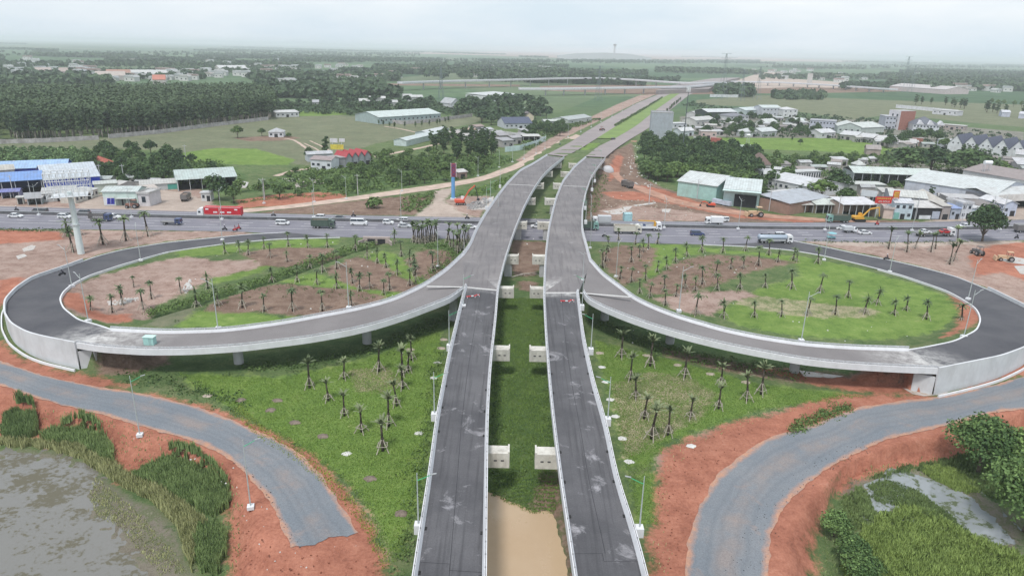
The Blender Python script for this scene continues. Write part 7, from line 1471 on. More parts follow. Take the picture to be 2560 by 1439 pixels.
park(truck("box_truck", "white delivery truck with ribbed box on the far lanes at right", 6.4, 2.2, PW_, 'box', PW_, 3.0), 1784, 563, -1)
park(car("car", "white van peeping out behind the ribbed delivery truck", "car", 4.6, 1.82, 1.7, PW_, 'van'), 1806, 555, -1)
park(car("car", "white saloon on the far lanes above the small box truck", "car", 4.8), 2104, 575, -1)
park(car("car", "white saloon partly behind the lone big tree", "car", 4.8), 2410, 570, -1)
# red container lorry
ctn = thing("container_lorry", "white tractor unit hauling a long red container trailer", "truck"); 
MB().prism([(5.6, .6), (7.75, .6), (7.8, 1.4), (7.6, 2.9), (7.0, 3.4), (5.6, 3.4)], -1.2, 1.2).obj("cab", PW_, ctn); MB().prism([(7.79, 1.6), (7.65, 2.7), (7.7, 2.75), (7.85, 1.6)], -1.0, 1.0).obj("windscreen", GLASSD, ctn)
for s in (-1, 1): MB().box(6.9, s*1.19, 2.1, .9, .05, .7).obj("window", GLASSD, ctn)
MB().box(-.2, 0, .95, 14.5, 1.0, .3).obj("chassis", PB_, ctn); bx = MB().box(-1.4, 0, 2.55, 13.4, 2.5, 2.75).obj("container", M("container_red", (.52, .02, .035), .5, .08, 1, stripe=(0, .3, .85)), ctn)
fr = MB()
for s in (-1, 1):
    fr.box(-1.4, s*1.27, 1.22, 13.4, .06, .2).box(-1.4, s*1.27, 3.88, 13.4, .06, .14).box(5.25, s*1.27, 2.55, .14, .06, 2.7)
fr.obj("white_trim", cm((.62, .50, .50)), ctn)
for s in (-1, 1):
    for x, w_ in ((-3.9, 1.5), (-1.4, 1.6), (1.1, 1.5)):
        for k in range(4): MB().box(x-w_/2+w_*(k+.5)/4, s*1.28, 2.15, w_/4-.08, .04, .55).obj("lettering", PW_, ctn)
    for x in (4.0, -6.4): MB().box(x, s*1.28, 3.2, 1.1, .04, .45).obj("white_patch", PW_, ctn)
for x in (6.7, 3.4, 2.2, -4.6, -5.9, -7.2):
    for y in (-1.0, 1.0): wheel(ctn, x, y, .5, .34)
park(ctn, 551, 545, -1)
# site machines
def excavator(label, x, y, rz, pm, arm, cabc, s=1.0, tracks=True):
    q = P(x, y); r = thing("excavator", label, "excavator", q, rz); r.scale = (s, s, s)
    for sy_ in (-1, 1):
        if tracks: MB().prism([(-2, .2), (-1.6, 0), (1.6, 0), (2, .2), (2, .7), (1.6, .95), (-1.6, .95), (-2, .7)], sy_*1.1-.3, sy_*1.1+.3).obj("track", TYRE, r)
        else: [wheel(r, xx, sy_*1.1, .5, .4) for xx in (-1.3, 1.3)]
    MB().box(0, 0, .85, 2.8, 1.6, .35).obj("undercarriage", PB_, r)
    MB().prism([(-2.2, 1.05), (1.3, 1.05), (1.3, 1.7), (.2, 2.0), (-2.1, 2.1), (-2.4, 1.7)], -1.25, 1.25).obj("house", pm, r)
    c = MB().prism([(.1, 1.72), (1.35, 1.72), (1.3, 2.9), (.9, 3.05), (.1, 3.05)], .3, 1.2).obj("cab", cabc, r); MB().box(.7, 1.22, 2.45, .8, .04, .8).obj("window", GLASSD, r)
    b = MB(); 
    for i in range(len(arm)-2): b.bar((arm[i][0], -.2, arm[i][1]), (arm[i+1][0], -.2, arm[i+1][1]), .32, .26, 4)
    b.obj("boom", pm, r); k = MB().bar((arm[-2][0], -.2, arm[-2][1]), (arm[-1][0], -.2, arm[-1][1]), .22, .16, 4).obj("stick", pm if 'yellow' in label else PB_, r)
    MB().prism([(arm[-1][0]-.1, arm[-1][1]+.2), (arm[-1][0]+.6, arm[-1][1]), (arm[-1][0]+.5, arm[-1][1]-.8), (arm[-1][0]-.5, arm[-1][1]-.6)], -.7, .3).obj("bucket", PB_, k); return r
excavator("orange-red excavator with white cab breaking rubble by the blue column", 1152, 512, .15, POR, [(1, 1.8), (2.9, 5.2), (5.2, 7.2), (6.3, 2.4)], PW_, 1.1, False)
excavator("yellow excavator bending its arm over the earth heap by the shops", 2146, 553, .12, PYE, [(1, 1.8), (3.6, 4.6), (7.0, 5.2), (7.8, 1.6)], PYE, 1.05)
excavator("small orange excavator resting on the red track before the hangars", 1776, 517, PI*.95, POR, [(1, 1.6), (3, 2.6), (4.6, 2.2), (5.0, .9)], PG_, .8)
def tractor(label, x, y, rz, pm, s=1.0, blade=False, name="tractor"):
    q = P(x, y); r = thing(name, label, name.replace('_', ' '), q, rz); r.scale = (s, s, s)
    MB().prism([(-1.6, .7), (2.2, .7), (2.2, 1.5), (.2, 1.6), (-1.6, 1.4)], -.5, .5).obj("body", pm, r); MB().box(-.6, 0, 2.7, 1.5, 1.4, .1).obj("canopy", pm, r)
    for sx in (-1.2, .05):
        for sy_ in (-.6, .6): MB().bar((sx, sy_, 1.4), (sx, sy_, 2.7), .05, None, 5).obj("canopy_post", PB_, r)
    for sx, rr_ in ((-1, .75), (1.6, .5)):
        for sy_ in (-.85, .85): wheel(r, sx, sy_, rr_, .4)
    if blade: MB().prism([(2.7, .1), (3.1, .1), (2.9, 1.2), (2.6, 1.2)], -1.3, 1.3).obj("blade", pm, r); [MB().bar((1.2, s_*.7, .8), (2.8, s_*.7, .5), .09, None, 5).obj("arm", pm, r) for s_ in (-1, 1)]
    return r
tractor("rusty red tractor parked before the pale green shop", 333, 520, PI, paint("rust", (.25, .12, .09), .8), 1.15)
tractor("tan grader with a front blade on the red track at right", 1890, 541, PI, paint("tan", (.55, .38, .24), .7), 1.4, True, "grader")
tractor("tan loader on the red earth at the far right", 2515, 652, PI*.9, MATS["paint_tan"], 1.1, True, "loader")
tractor("dark road roller beside the haul road at the far right", 2443, 637, PI*.5, PG_, 1.1, False, "road_roller")
tractor("dark red roller on the left lane of the trunk road", 1505, 327, .9, paint("rust2", (.25, .10, .09), .8), 1.2, False, "road_roller")
def tr2(label, x, y, rz, *a, **k): r = truck("dump_truck", label, *a, **k); q = P(x, y); r.location = (q[0], q[1], .05); r.rotation_euler = (0, 0, rz); return r
tr2("dust-covered tipper truck parked nose away on the dirt yard at left", 466, 500, 1.75, 7.5, 2.4, PCR, 'dump', PG_, 2.8, 3, cabH=2.6)
tr2("green tipper truck waiting beside the yellow excavator", 2093, 556, PI+.03, 8.6, 2.5, PGN, 'dump', PDG, 3.0, 3, cabH=3.0)
tr2("muddy grey tipper truck on the red track behind the right viaduct", 1568, 468, PI*.62, 8, 2.4, PG_, 'dump', PG_, 3.0, 3, cabH=2.8)
c = car("car", "dark car stopped beside the grass island tip on the trunk road", "car", 4.6, 1.8, 1.6, PB_, 'suv'); park(c, 1533, 352, 1, .1, 1.0)
tw = thing("three_wheeler", "small blue three-wheeled cart under a parasol in the near lanes", "three wheeler"); MB().prism([(-1.4, .5), (1.2, .5), (1.2, .9), (-1.4, 1.1)], -.6, .6).obj("body", PCY, tw); MB().bar((0, 0, 1.0), (0, 0, 2.2), .04, None, 6).obj("pole", STEEL, tw); MB().add([(1.6*math.cos(i*PI/5), 1.6*math.sin(i*PI/5), 2.1) for i in range(10)]+[(0, 0, 2.5)], [(i, (i+1) % 10, 10) for i in range(10)]).obj("parasol", PCY, tw)
for wx, wy in ((1.1, 0), (-.9, .6), (-.9, -.6)): wheel(tw, wx, wy, .32, .15)
park(tw, 2078, 599)
for x, y, d, s, lab in ((42, 527, -1, 0, "dark motorbike on the far lanes at the left edge"), (684, 540, -1, 2, "motorbike on the far verge right of the red container lorry"), (884, 541, -1, 0, "low dark motorbike on the far lanes above the minibus"), (1168, 547, -1, 0, "motorbike on the far lanes by the junction mouth"), (562, 575, 1, 0, "single motorbike on the near shoulder below the red container lorry"), (588, 577, 1, 1, "red motorbike, front of the pair on the near shoulder"), (597, 573, 1, 1, "red motorbike, rear of the pair on the near shoulder"), (1511, 592, 1, 2, "motorbike on the near lanes below the white box truck"), (2192, 562, -1, 1, "motorbike on the far lanes below the yellow excavator"), (2541, 596, 1, 0, "motorbike at the right edge below the dark covered truck")):
    motorbike(lab, x, y, hdir(x, y)+(0 if d == 1 else PI), s, .04)
motorbike("motorbike climbing the left loop road", 156, 688, 1.0, 0, 2.2); motorbike("motorbike on the shoulder of the right loop road", 2216, 649, -.4, 0, .1); motorbike("motorbike coming down the pale dirt road by the far abutment", 1400, 364, 3.9, 3, .1)
# ------------------------------------------------------------------ lamps, masts and small things
M_pole = M("lamp_pole_paint", (.46, .50, .50), .5, .05, 2, metal=.1); M_green = M("lamp_arm_green", (.05, .42, .20), .5, .05)
def make_lamp(nm, H, arm, green=False, double=False, base=True):
    r = thing(nm, None, "street lamp"); MB().bar((0, 0, 0), (0, 0, H), .10, .05, 8).obj("pole", M_pole, r)
    if base: MB().box(0, 0, .12, .9, .9, .5).obj("base", CON2, r)
    for s in ((1, -1) if double else (1,)):
        a = MB().path([(0, 0, H-1.0), (s*arm*.35, 0, H-.75), (s*arm, 0, H-.2)], [.055, .045, .04], 6).obj("arm", M_green if green else M_pole, r)
        MB().prism([(s*arm-.1, H-.22), (s*(arm+.6), H-.04), (s*(arm+.6), H+.02), (s*arm-.1, H-.12)], -.11, .11).obj("lamp_head", M("lamp_head", (.35, .36, .37), .5), a)
    return r
LA = make_lamp("street_lamp", 10.6, 1.6, green=True); LB = make_lamp("bridge_lamp", 7.4, 1.6, green=True, base=False); MB().box(0, 0, .0, .9, 1.0, 1.2).obj("bracket", CON2, LB); LC = make_lamp("median_lamp", 11, 2.2, double=True); LD_ = make_lamp("road_lamp", 9.5, 1.4)
def lamp(p, x, y, z, rz, label, group=None, sc=1.0): q = P(x, y, z); place(p, q, rz, sc, label, group)
lamp(LA, 350, 1088, 0, .25, "tall lamp on red soil beside the left gravel road, farther of two"); lamp(LA, 627, 1268, 0, .25, "tall lamp on red soil beside the left gravel road, nearer of two")
for x, y, l_ in ((1046, 1318, "nearest"), (1086, 1040, "second"), (1123, 868, "third")): lamp(LB, x, y, ZD-.3, 0, "%s green-armed lamp along the outer edge of the left viaduct" % l_)
lamp(LB, 1159, 768, ZD-.3, 0, "fourth green-armed lamp, by the left viaduct's gore")
for x, y, l_ in ((1598, 1326, "nearest"), (1519, 1052, "second"), (1477, 877, "third")): lamp(LB, x, y, ZD-.3, PI, "%s green-armed lamp along the outer edge of the right viaduct" % l_)
lamp(LB, 1455, 768, ZD-.3, PI, "fourth green-armed lamp, by the right viaduct's gore")
for x, y, z, l_ in ((1160, 630, ZD, "lamp on the left viaduct above the merge"), (1457, 700, ZD, "lamp standing over the right viaduct deck near the merge")): lamp(LD_, x, y, z, PI if x > 1300 else 0, l_, None, .75)
for x, y, z, rz, l_ in ((545, 822, 5.5, PI, "lamp on the outer side of the left ramp bridge, left of two"), (872, 770, 5.5, PI, "lamp on the outer side of the left ramp bridge, right of two"), (221, 803, 3.5, 2.6, "leaning-looking lamp inside the left loop's tight bend"), (180, 716, 1.5, 2.8, "second lamp inside the left loop's bend"), (352, 651, .4, 2, "lamp inside the left loop opposite the billboard column"), (1095, 667, 0, 2, "lamp behind the left ramp bridge near the merge"),
                     (556, 600, 0, 1.6, "lamp at the start of the left loop below the container lorry"), (1540, 692, 0, 1, "lamp behind the right ramp bridge near the merge"), (1697, 778, 5.0, 0, "lamp on the right ramp bridge, left of two"), (2003, 852, 5.0, 0, "lamp on the right ramp bridge, right of two"), (2409, 842, 3.6, .3, "lamp inside the right loop's tight bend"), (2420, 748, 1.6, .6, "second lamp inside the right loop's bend"), (2224, 680, .3, .8, "lamp inside the right loop beside its far leg"), (2060, 650, 0, 1.2, "lamp at the start of the right loop road")):
    lamp(LD_, x, y, z, rz, l_, None, 1.12)
for x in (97, 329, 555, 785, 1003, 1245, 1475, 1660, 1845, 2062, 2280, 2500): lamp(LC, x, float(np.interp(x, [0, 600, 1184, 1495, 1900, 2277, 2560], [534, 548, 559, 565, 572, 574.6, 571]))+1, 1.0, hdir(x, 560)+PI/2, "slim double-armed lamp rising from the highway's median barrier", "median lamps of the highway")
lamp(LC, 1475, 620, 0, PI/2, "tall lamp at the foot of the right viaduct beside the highway", None, 1.0)
for x, y in ((1195, 440), (1248, 418), (1281, 405), (1310, 398), (1340, 384), (1362, 372), (1420, 343), (1452, 330), (1478, 318), (1502, 305), (1530, 292), (1556, 278), (1582, 262), (1600, 252), (866, 497), (1005, 478), (660, 508), (786, 505)): lamp(LD_, x, y, .1, 2.6, "thin lamp post along the pale dirt road left of the trunk road", "thin posts along the dirt road", 1.0)
for x, y in ((1480, 474), (1487, 452), (1463, 520), (1464, 555), (1502, 410)): lamp(LB, x, y, zmain(P(x, y, 7)[1])-.3, PI, "lamp on the right viaduct beyond the highway", "far lamps on the right viaduct", 1.0)
for x, y in ((1250, 466), (1216, 520), (1226, 500)): lamp(LB, x, y, 7, 0, "lamp on the left viaduct beyond the highway", "far lamps on the left viaduct", 1.0)
# utility poles
UP = thing("utility_pole", None, "utility pole"); MB().bar((0, 0, 0), (0, 0, 9), .17, .11, 8).obj("pole", CON, UP); MB().box(0, 0, 8.4, 2.0, .12, .14).obj("crossarm", STEEL, UP)
for x, y, l_ in ((35, 494, "concrete pole before the blue open shed"), (254, 462, "concrete pole at the corner of the blue hangar"), (312, 462, "concrete pole before the dark fruit grove"), (662, 500, "thin pole on the red bank left"), (895, 488, "thin pole on the bank above the dirt road"), (1935, 478, "thin pole beside the long white workshop"), (1922, 528, "white pole by the mint hangar's corner"), (2093, 545, "dark pole leaning beside the white roofed stall"), (2288, 548, "pole in front of the pale blue shop"), (2403, 560, "tall pole before the white two storey shop"), (2476, 545, "white pole before the rusty brown roof"), (2505, 545, "dark pole beside the last shop"), (1742, 498, "pole against the mint hangar's wall"), (1622, 512, "short pole on the pale dirt right of the viaducts"), (2060, 520, "pole by the striped awning stall"), (466, 405, "slim pole at the field edge by the white house")):
    place(UP, P(x, y), 0.2, 1, l_)
# telecom mast
tm_ = thing("telecom_mast", "tall thin dark telecom mast with white antennas right of the blank block", "mast", P(1706, 380)); MB().bar((0, 0, 0), (0, 0, 38), .35, .22, 6).obj("mast", M("mast_dark", (.10, .12, .13), .6), tm_)
for k in range(4): a = k*PI/2; MB().box(1.0*math.cos(a), 1.0*math.sin(a), 38.5, .4, .4, 3).obj("antenna", PW_, tm_)
# pylons
def pylon(label, x, yb, H, lat=M("pylon_steel", (.20, .24, .26), .6)):
    q = P(x, yb); r = thing("pylon", label, "pylon", q, .4); m = MB(); b = H*.09
    lv = [0, .25, .45, .62, .76, .88, 1]; wd = [b, b*.7, b*.5, b*.35, b*.25, b*.2, b*.12]
    for i in range(6):
        for k in range(4):
            c = [(1, 1), (-1, 1), (-1, -1), (1, -1)]; a, d = c[k], c[(k+1) % 4]
            m.bar((a[0]*wd[i], a[1]*wd[i], lv[i]*H), (a[0]*wd[i+1], a[1]*wd[i+1], lv[i+1]*H), .16, None, 4); m.bar((a[0]*wd[i], a[1]*wd[i], lv[i]*H), (d[0]*wd[i+1], d[1]*wd[i+1], lv[i+1]*H), .10, None, 4)
    m.obj("tower", lat, r); am = MB()
    for z in (.8, .9, 1.0): am.bar((-H*.14, 0, H*z), (H*.14, 0, H*z), .2, None, 4)
    am.obj("crossarm", lat, r)
pylon("lattice pylon nearest the trunk road on the left", 1495, 252, 42); pylon("lattice pylon beside the left woods before the interchange", 1103, 258, 40); pylon("tall lattice pylon on the right plain, left of its twin", 2256, 232, 62); pylon("lattice pylon on the right plain, right of its twin", 2277, 230, 48); pylon("lattice pylon by the right end of the interchange", 1892, 250, 44); pylon("faint pylon behind the interchange", 1804, 248, 60); pylon("small pylon by the far wood right of the trunk road", 1852, 252, 40)
# far interchange viaducts
def slim_bridge(label, pts, zt, w, piers, th=1.6, side=1):
    c = smooth([P(x, y, zt) for x, y in pts], 60, 3); r = thing("far_viaduct", label, "bridge", tuple(c[0]*[1, 1, 0])); q = c-c[0]*[1, 1, 0]
    m = MB(); A, B = offset(q, w/2), offset(q, -w/2); A0, B0 = A.copy(), B.copy(); A0[:, 2] -= th; B0[:, 2] -= th; m.loft([A0, A, B, B0]); m.obj("deck", CON, r)
    for E, sd in ((offset(q, w/2), -1), (offset(q, -w/2), 1)):
        e1 = E.copy(); e2 = E.copy(); e3 = offset(E, .4*sd); e4 = offset(E, .4*sd); e1[:, 2] += 0; e2[:, 2] += 1.1; e3[:, 2] += 1.1; MB().loft([e1, e2, e3, e4]).obj("parapet", CON2, r)
    n_ = piers; ids = np.linspace(4, 55, n_).astype(int)
    for i in ids: MB().box(q[i][0], q[i][1], (q[i][2]-th)/2, 1.8, 2.5, q[i][2]-th, 0).obj("pier", CON, r)
    return r
slim_bridge("long hazy flyover crossing the fields before the horizon, farther of two", [(1000, 207), (1100, 203), (1250, 200), (1400, 196), (1500, 195), (1600, 200), (1680, 206), (1740, 208), (1800, 206)], 11, 11, 14)
slim_bridge("long hazy flyover over the trunk road, nearer of two", [(1300, 222), (1400, 222), (1520, 220), (1650, 218), (1720, 217), (1770, 213), (1810, 210), (1822, 206)], 9, 11, 14)
slim_bridge("low hazy viaduct running off to the right of the interchange", [(1830, 204), (1950, 206), (2080, 213), (2180, 220), (2240, 224)], 7, 10, 12)
# trunk road carried over the interchange
m = MB(); root = thing("far_overpass", "wide hazy overpass slab where the trunk road meets the far flyover", "bridge", (0, 0, 0))
A1 = smooth([P(1640, 226, 6), P(1690, 211, 7), P(1760, 199, 7), (P(1800, 195, 5))], 20, 1); B1 = smooth([P(1772, 222, 6), P(1795, 211, 7), P(1822, 200, 7), P(1850, 194, 5)], 20, 1)
A0, B0 = A1.copy(), B1.copy(); A0[:, 2] = 0; B0[:, 2] = 0; m.loft([A0, A1, B1, B0]); m.obj("deck", A_trunk, root)
# walls ------------------------------------------------------------------
def longwall(label, pts, h, mat, th=.3, posts=True, cat='wall'):
    c = resample(PL(pts), 50); r = thing("boundary_wall", label, cat, tuple(c[0]*[1, 1, 0])); q = c-c[0]*[1, 1, 0]; q[:, 2] = 0; MB().loft(loftwall(q, th, th, -.1, h)).obj("wall", mat, r)
    if posts:
        p = MB(); [p.box(v[0], v[1], h/2+.1, th+.25, th+.25, h+.2) for v in resample(q, max(3, int(np.linalg.norm(q[-1][:2])/7)))]; p.obj("posts", mat, r)
WP = M("weathered_wall", (.42, .40, .40), .9, .25, .3, dirt=.5)
longwall("long weathered wall before the acacia plantation, left part with bushes", [(-80, 362), (0, 360), (120, 356), (246, 349)], 2.6, WP); longwall("long weathered wall before the acacia plantation, right part", [(273, 346), (400, 334), (520, 318), (620, 306), (670, 300)], 2.6, WP)
longwall("pale wall around the mint green factory", [(938, 299), (975, 308), (1010, 311), (1080, 305), (1180, 292)], 2.8, WP)
longwall("pale teal sheet fence around the scrap yard", [(1263, 380), (1300, 376), (1345, 362), (1364, 352)], 3.2, cm((.52, .64, .64)), .15, True, 'fence'); longwall("white back wall of the scrap yard", [(1140, 332), (1240, 334), (1364, 352)], 2.6, cm((.55, .55, .55)))
longwall("low white wall across the village at right", [(1797, 315), (1850, 316), (1902, 315)], 2.4, cm((.58, .58, .60))); longwall("long bright white compound wall in the green field at far right", [(2240, 270), (2310, 276), (2393, 284)], 4.0, cm((.66, .66, .70)))
longwall("white roadside wall beyond the dark wood right of the trunk road", [(1775, 243), (1845, 244)], 4.0, cm((.60, .62, .64))); longwall("rough brown yard wall beside the white boxy house", [(1938, 508), (1960, 520), (1972, 536)], 2.2, M("mud_wall", (.24, .17, .14), .95, .25, .6))
# big billboard frame on a column, upper left
bb = thing("billboard_frame", "huge empty white steel billboard frame on a tall column at left", "billboard", P(203, 634)); Hc = HT(203, 634, 486)
MB().bar((0, 0, 0), (0, 0, Hc*.5), .95, .85, 14).obj("column", M("white_column", (.62, .68, .68), .5, .05, 1), bb); MB().bar((0, 0, Hc*.5), (0, 0, Hc+.8), .78, .70, 14).obj("column", MATS["white_column"], bb); MB().bar((0, 0, Hc*.5-.15), (0, 0, Hc*.5+.15), 1.1, None, 14).obj("flange", STEEL, bb)
WS = M("white_steel", (.62, .64, .66), .5, .06, 1); ang = .50
ex = np.array([math.cos(ang), math.sin(ang)]); ey = np.array([-math.sin(ang), math.cos(ang)])
def bpnt(u, v, z): return (u*ex[0]+v*ey[0], u*ex[1]+v*ey[1], z)
Wb, Db, Z0, Z1 = 11., 6., Hc-.2, Hc+6.6
m = MB(); pl = MB(); n_ = 7
pl.add([bpnt(-Wb/2+1, -Db/2, Z0), bpnt(Wb/2-1, -Db/2, Z0), bpnt(Wb/2-1, Db/2, Z0), bpnt(-Wb/2+1, Db/2, Z0), bpnt(-Wb/2+1, -Db/2, Z0+.15), bpnt(Wb/2-1, -Db/2, Z0+.15), bpnt(Wb/2-1, Db/2, Z0+.15), bpnt(-Wb/2+1, Db/2, Z0+.15)], [(0, 1, 2, 3), (4, 5, 6, 7), (0, 1, 5, 4), (1, 2, 6, 5), (2, 3, 7, 6), (3, 0, 4, 7)]); pl.obj("platform", WS, bb)
for v in (-Db/2, Db/2):
    fr = MB()
    for z in (Z0, (Z0*2+Z1)/3, (Z0+Z1*2)/3, Z1): fr.bar(bpnt(-Wb/2, v, z), bpnt(Wb/2, v, z), .11, None, 5)
    for k in range(n_+1):
        u = -Wb/2+Wb*k/n_; fr.bar(bpnt(u, v, Z0-.6), bpnt(u, v, Z1), .09, None, 5)
        if k < n_: fr.bar(bpnt(u, v, Z0), bpnt(u+Wb/n_, v, Z1), .055, None, 4); fr.bar(bpnt(u, v, Z1), bpnt(u+Wb/n_, v, Z0), .055, None, 4)
    fr.obj("frame", WS, bb)
fr = MB()
for k in range(n_+1):
    u = -Wb/2+Wb*k/n_
    for z in (Z0, Z1): fr.bar(bpnt(u, -Db/2, z), bpnt(u, Db/2, z), .07, None, 5)
    if k < n_: fr.bar(bpnt(u, -Db/2, Z1), bpnt(u+Wb/n_, Db/2, Z1), .05, None, 4); fr.bar(bpnt(u, Db/2, Z1), bpnt(u+Wb/n_, -Db/2, Z1), .05, None, 4)
fr.obj("cross_braces", WS, bb)
# blue column with narrow board
bc = thing("advertising_column", "blue column carrying a narrow red and blue lattice board by the dirt junction", "billboard", P(1133, 498), .15); MB().bar((0, 0, 0), (0, 0, 9.4), .8, .75, 14).obj("column", M("blue_column", (.13, .33, .62), .5, .06, 1), bc); MB().bar((0, 0, 0), (0, 0, .6), 1.25, None, 16).obj("base", CON2, bc)
MB().box(.2, 0, 12.2, 1.9, 1.2, 5.4).obj("board", M("dull_red_panel", (.30, .05, .08), .6, .2, 1), bc); lt = MB()
for k in range(3): lt.bar((-.7, -.66, 9.7+1.75*k), (1.1, -.66, 11.4+1.75*k), .09, None, 4); lt.bar((1.1, -.66, 9.7+1.75*k), (-.7, -.66, 11.4+1.75*k), .09, None, 4)
lt.obj("lattice", M("navy_steel", (.05, .08, .25), .5), bc); MB().box(1.25, .2, 12.2, .2, 1.7, 5.6).obj("white_face", cm((.6, .56, .56)), bc); MB().box(-.85, .2, 12.2, .12, 1.7, 5.6).obj("white_face", cm((.6, .56, .56)), bc)
bld("roadside_hut", "small brick hut with a white slanting roof by the dirt junction", (1146, 448), (1168, 446), 4, 3.2, (.28, .20, .18), (.60, .57, .55), 'shed', .8, cat='hut', nwin=1)
# culvert mouth under the highway verge
cv = thing("culvert", "pinkish concrete twin box culvert mouth below the highway verge", "culvert", P(941, 608)); MB().box(0, .6, .8, 8.6, 1.0, 2.4).obj("headwall", M("pink_concrete", (.42, .35, .33), .9, .15, 1), cv)
for s in (-1, 1): MB().box(s*1.6, .0, .6, 2.4, .4, 1.6).obj("opening", DARKIN, cv); MB().box(s*4.6, -1.0, .4, .4, 3.0, 1.6, s*.5).obj("wing_wall", MATS["pink_concrete"], cv)
# cyan site cabin on the ramp
def onramp(x, y, z): q = P(x, y, z); return (q[0], q[1], z+.02)
cb = thing("site_cabin", "small cyan site cabin standing on the left ramp bridge", "cabin", onramp(376, 860, 5.0), -.05); MB().box(0, 0, 1.0, 2.5, 1.5, 2.0).obj("wall", M("cyan_sheet", (.36, .60, .56), .6, .06, 1, stripe=(0, .3, .85)), cb); MB().box(0, 0, 2.06, 2.8, 1.8, .1).obj("roof", cm((.50, .68, .64)), cb); MB().box(.4, -.76, .9, .7, .04, 1.7).obj("door", cm((.30, .50, .48)), cb)
# red-white barriers
for x, y, rz, l_ in ((1178, 744, .3, "red and white barrier across the start of the left near deck"), (1194, 741, .1, "short red and white barrier right of the longer one on the left deck"), (1413, 756, 0, "red and white barrier across the start of the right near deck"), (1430, 754, .1, "short red and white barrier right of the longer one on the right deck")):
    b = thing("road_barrier", l_, "barrier", onramp(x, y, ZD), rz); w_ = 2.2 if 'short' not in l_ else .9; b1 = MB()
    for k in range(4): MB().box(-w_/2+w_*(k+.5)/4, 0, .38, w_/4-.01, .2, .2).obj("panel", PW_ if k == 2 else PRD, b)
    for s in (-1, 1): MB().box(s*w_*.4, 0, .14, .1, .35, .28).obj("foot", PW_, b)
# planting mounds and pale manhole-like sand spots on the lawns
rg = random.Random(9)
MS = M("sand_heap", (.40, .34, .28), .95, .2, 1.5); MG = M("soil_heap", (.20, .16, .13), .95, .3, 1.5); MW = M("pale_slab", (.58, .57, .55), .8, .1, 2)
for x, y, k in ((737, 1056, 1), (807, 1090, 1), (867, 1133, 2), (925, 1196, 1), (677, 1025, 1), (693, 1001, 1), (1003, 1283, 1), (602, 1000, 1), (1094, 906, 2), (1084, 944, 2), (1048, 1082, 2), (1500, 882, 0), (1505, 917, 2), (1515, 954, 2), (1526, 998, 2), (1539, 1040, 2), (1556, 1095, 2), (1573, 1153, 2), (1728, 1114, 2), (1617, 888, 0), (1695, 912, 0), (1776, 934, 0), (1865, 955, 0), (520, 988, 0), (1109, 848, 0), (1025, 873, 0), (1103, 870, 0)):
    q = P(x, y); r_ = .95 if k != 2 else .8; m = MB(); n_ = 14; vs = [(0, 0, .35 if k == 1 else .1)]
    for j, (rr_, zz) in enumerate(((.5, .8), (.85, .4), (1.0, 0))):
        vs += [(r_*rr_*(1+.15*math.sin(i*1.9+x))*math.cos(2*PI*i/n_), r_*rr_*(1+.15*math.cos(i*2.3+x))*math.sin(2*PI*i/n_)*.8, (.35 if k == 1 else .1)*zz) for i in range(n_)]
    m.add(vs, [(0, 1+i, 1+(i+1) % n_) for i in range(n_)]+[(1+j*n_+i, 1+(j+1)*n_+i, 1+(j+1)*n_+(i+1) % n_, 1+j*n_+(i+1) % n_) for j in range(2) for i in range(n_)])
    side = "left" if x < 1280 else "right"; lab = {0: "small sandy planting mound on the %s lawn near the ramp bridge" % side, 1: "grey soil heap in the line on the left lawn by the gravel road", 2: "pale round slab-like patch on the lawn beside the %s viaduct" % side}[k]
    o = m.obj(["planting_mound", "soil_heap", "pale_mound"][k], [MS, MG, MW][k], None, smooth=True, label=lab, cat="mound", group=lab.replace("small ", "")); o.location = (q[0], q[1], 0)
# rubble and litter
def rubble(name, pts, n, s, mat, z=0, seed=4):
    W_ = PL(pts, z); A = np.array(W_)[:, :2]; lo, hi = A.min(0), A.max(0); g = np.random.default_rng(seed); m = MB(); c = 0
    while c < n:
        q = lo+(hi-lo)*g.random(2)
        if not inside(np.array([q[0]]), np.array([q[1]]), W_)[0]: continue
        c += 1; k = s*(.4+g.random()); m.box(q[0], q[1], z+k*.2, k, k*(.5+.5*g.random()), k*.5, g.random()*3, .6, .7)
    return m.obj(name, mat, kind='stuff')
rubble("rubble", [(1165, 512), (1215, 495), (1225, 505), (1205, 520), (1170, 525)], 160, .9, M("rubble_grey", (.34, .33, .33), .95, .3, 2)); rubble("litter", [(1520, 395), (1600, 355), (1600, 420), (1660, 470), (1600, 470), (1560, 440)], 130, .7, MW, 0, 5); rubble("litter", [(1500, 500), (1700, 500), (1800, 545), (1520, 545)], 90, .6, MS, 0, 6)
rubble("litter", [(1210, 450), (1700, 455), (2000, 780), (2400, 820), (2200, 900), (300, 900), (600, 760), (900, 780), (800, 690), (300, 740), (500, 610), (1150, 600)], 160, .35, MW, 0, 7); rubble("litter", [(300, 1085), (420, 1100), (560, 1150), (640, 1215), (700, 1330), (900, 1345), (940, 1430), (590, 1439), (600, 1330), (590, 1240), (480, 1150)], 26, .2, MW, 0, 8); rubble("clods", [(1650, 1170), (1760, 1095), (1900, 1050), (1850, 1130), (1760, 1200), (1720, 1300), (1700, 1439), (1640, 1439), (1640, 1250)], 150, .16, M("red_clod", (.22, .08, .05), .95, .3, 2), 0, 10)
rubble("clods", [(560, 1135), (620, 1190), (665, 1240), (690, 1290), (715, 1345), (740, 1380), (760, 1365), (720, 1300), (680, 1220), (620, 1160)], 60, .13, M("dark_clod", (.07, .07, .07), .95, .3, 2), .05, 11); rubble("clods", [(1925, 1439), (1960, 1290), (2060, 1190), (2220, 1110), (2180, 1090), (2020, 1150), (1880, 1270), (1800, 1439)], 150, .11, MATS["dark_clod"], .05, 12)
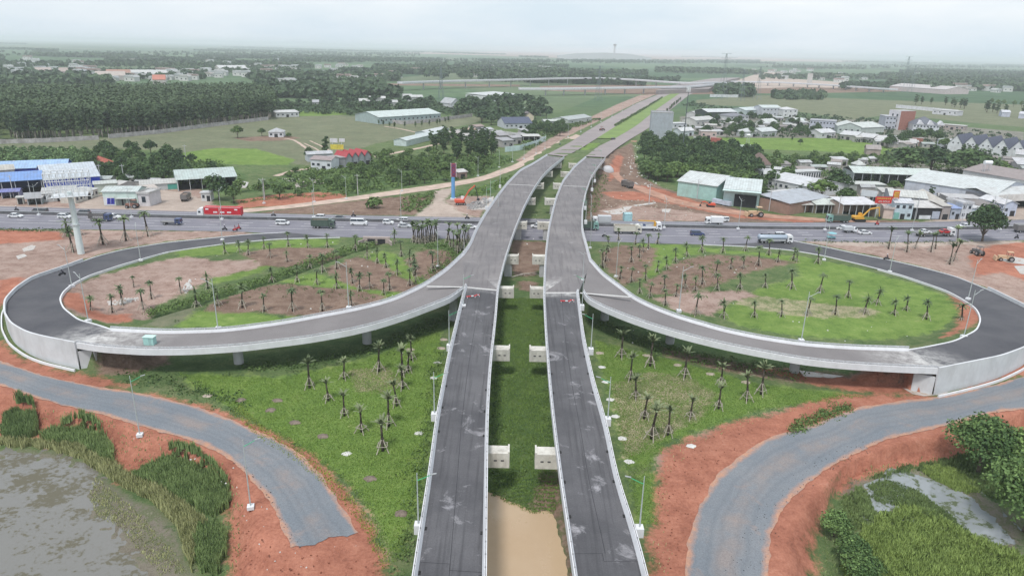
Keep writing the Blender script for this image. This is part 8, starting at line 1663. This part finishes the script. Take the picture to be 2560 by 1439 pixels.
rubble("clods", [(560, 1439), (575, 1300), (640, 1320), (700, 1380), (950, 1400), (960, 1500), (560, 1500)], 110, .2, MATS["red_clod"], 0, 13)
# felled trunk between the viaducts
rubble("litter", [(455, 725), (470, 700), (478, 700), (480, 722), (465, 733)], 60, .5, MW, 0, 15); rubble("litter", [(270, 755), (345, 742), (348, 750), (300, 762), (270, 762)], 70, .5, MW, 0, 16)
cb.scale = (.78, .78, .78)
ft = thing("felled_tree", "bleached felled branches lying between the viaducts", "branch", P(1315, 692)); fm = MB(); fm.path([(-4, -1, .2), (-1, 1, .5), (2, 3, .3)], [.16, .2, .1], 6); [fm.bar((-1+.5*k, 1+.3*k, .4), (-1.5+1.1*k, -1.5+.4*k*(-1)**k, .7+.2*k), .1, .03, 5) for k in range(6)]; fm.obj("branches", M("bleached_wood", (.42, .38, .34), .9, .2, 3), ft)
st = thing("water_tank", "white water tank on a tall stand above the green roofed hut", "water tank", P(1868, 366)); MB().sphere((0, 0, 7.6), 1.5, 12, 7, .6).obj("tank", PW_, st); [MB().bar((a, b, 0), (a*.6, b*.6, 7.2), .09, None, 5).obj("leg", STEEL, st) for a in (-1, 1) for b in (-1, 1)]
st = thing("water_tank", "white water tank on a frame over the brown market roof", "water tank", P(2455, 470)); st.location[2] = 0; MB().bar((-1.8, 0, 12.5), (1.8, 0, 12.5), 1.0, None, 12).obj("tank", PW_, st); [MB().bar((a*1.4, b*.7, 0), (a*1.4, b*.7, 11.8), .1, None, 5).obj("leg", STEEL, st) for a in (-1, 1) for b in (-1, 1)]
# ------------------------------------------------------------------ haze
hm = bpy.data.materials.new("haze_air"); hm.use_nodes = True; ht = hm.node_tree; ht.nodes.clear()
ho = ht.nodes.new('ShaderNodeOutputMaterial'); hv = ht.nodes.new('ShaderNodeVolumePrincipled'); ht.links.new(hv.outputs[0], ho.inputs['Volume'])
hv.inputs['Color'].default_value = (.90, .95, 1, 1); hv.inputs['Density'].default_value = .00014; hv.inputs['Anisotropy'].default_value = .0
MB().box(0, 35000, 43, 130000, 90000, 100).obj("haze", hm, kind='stuff')
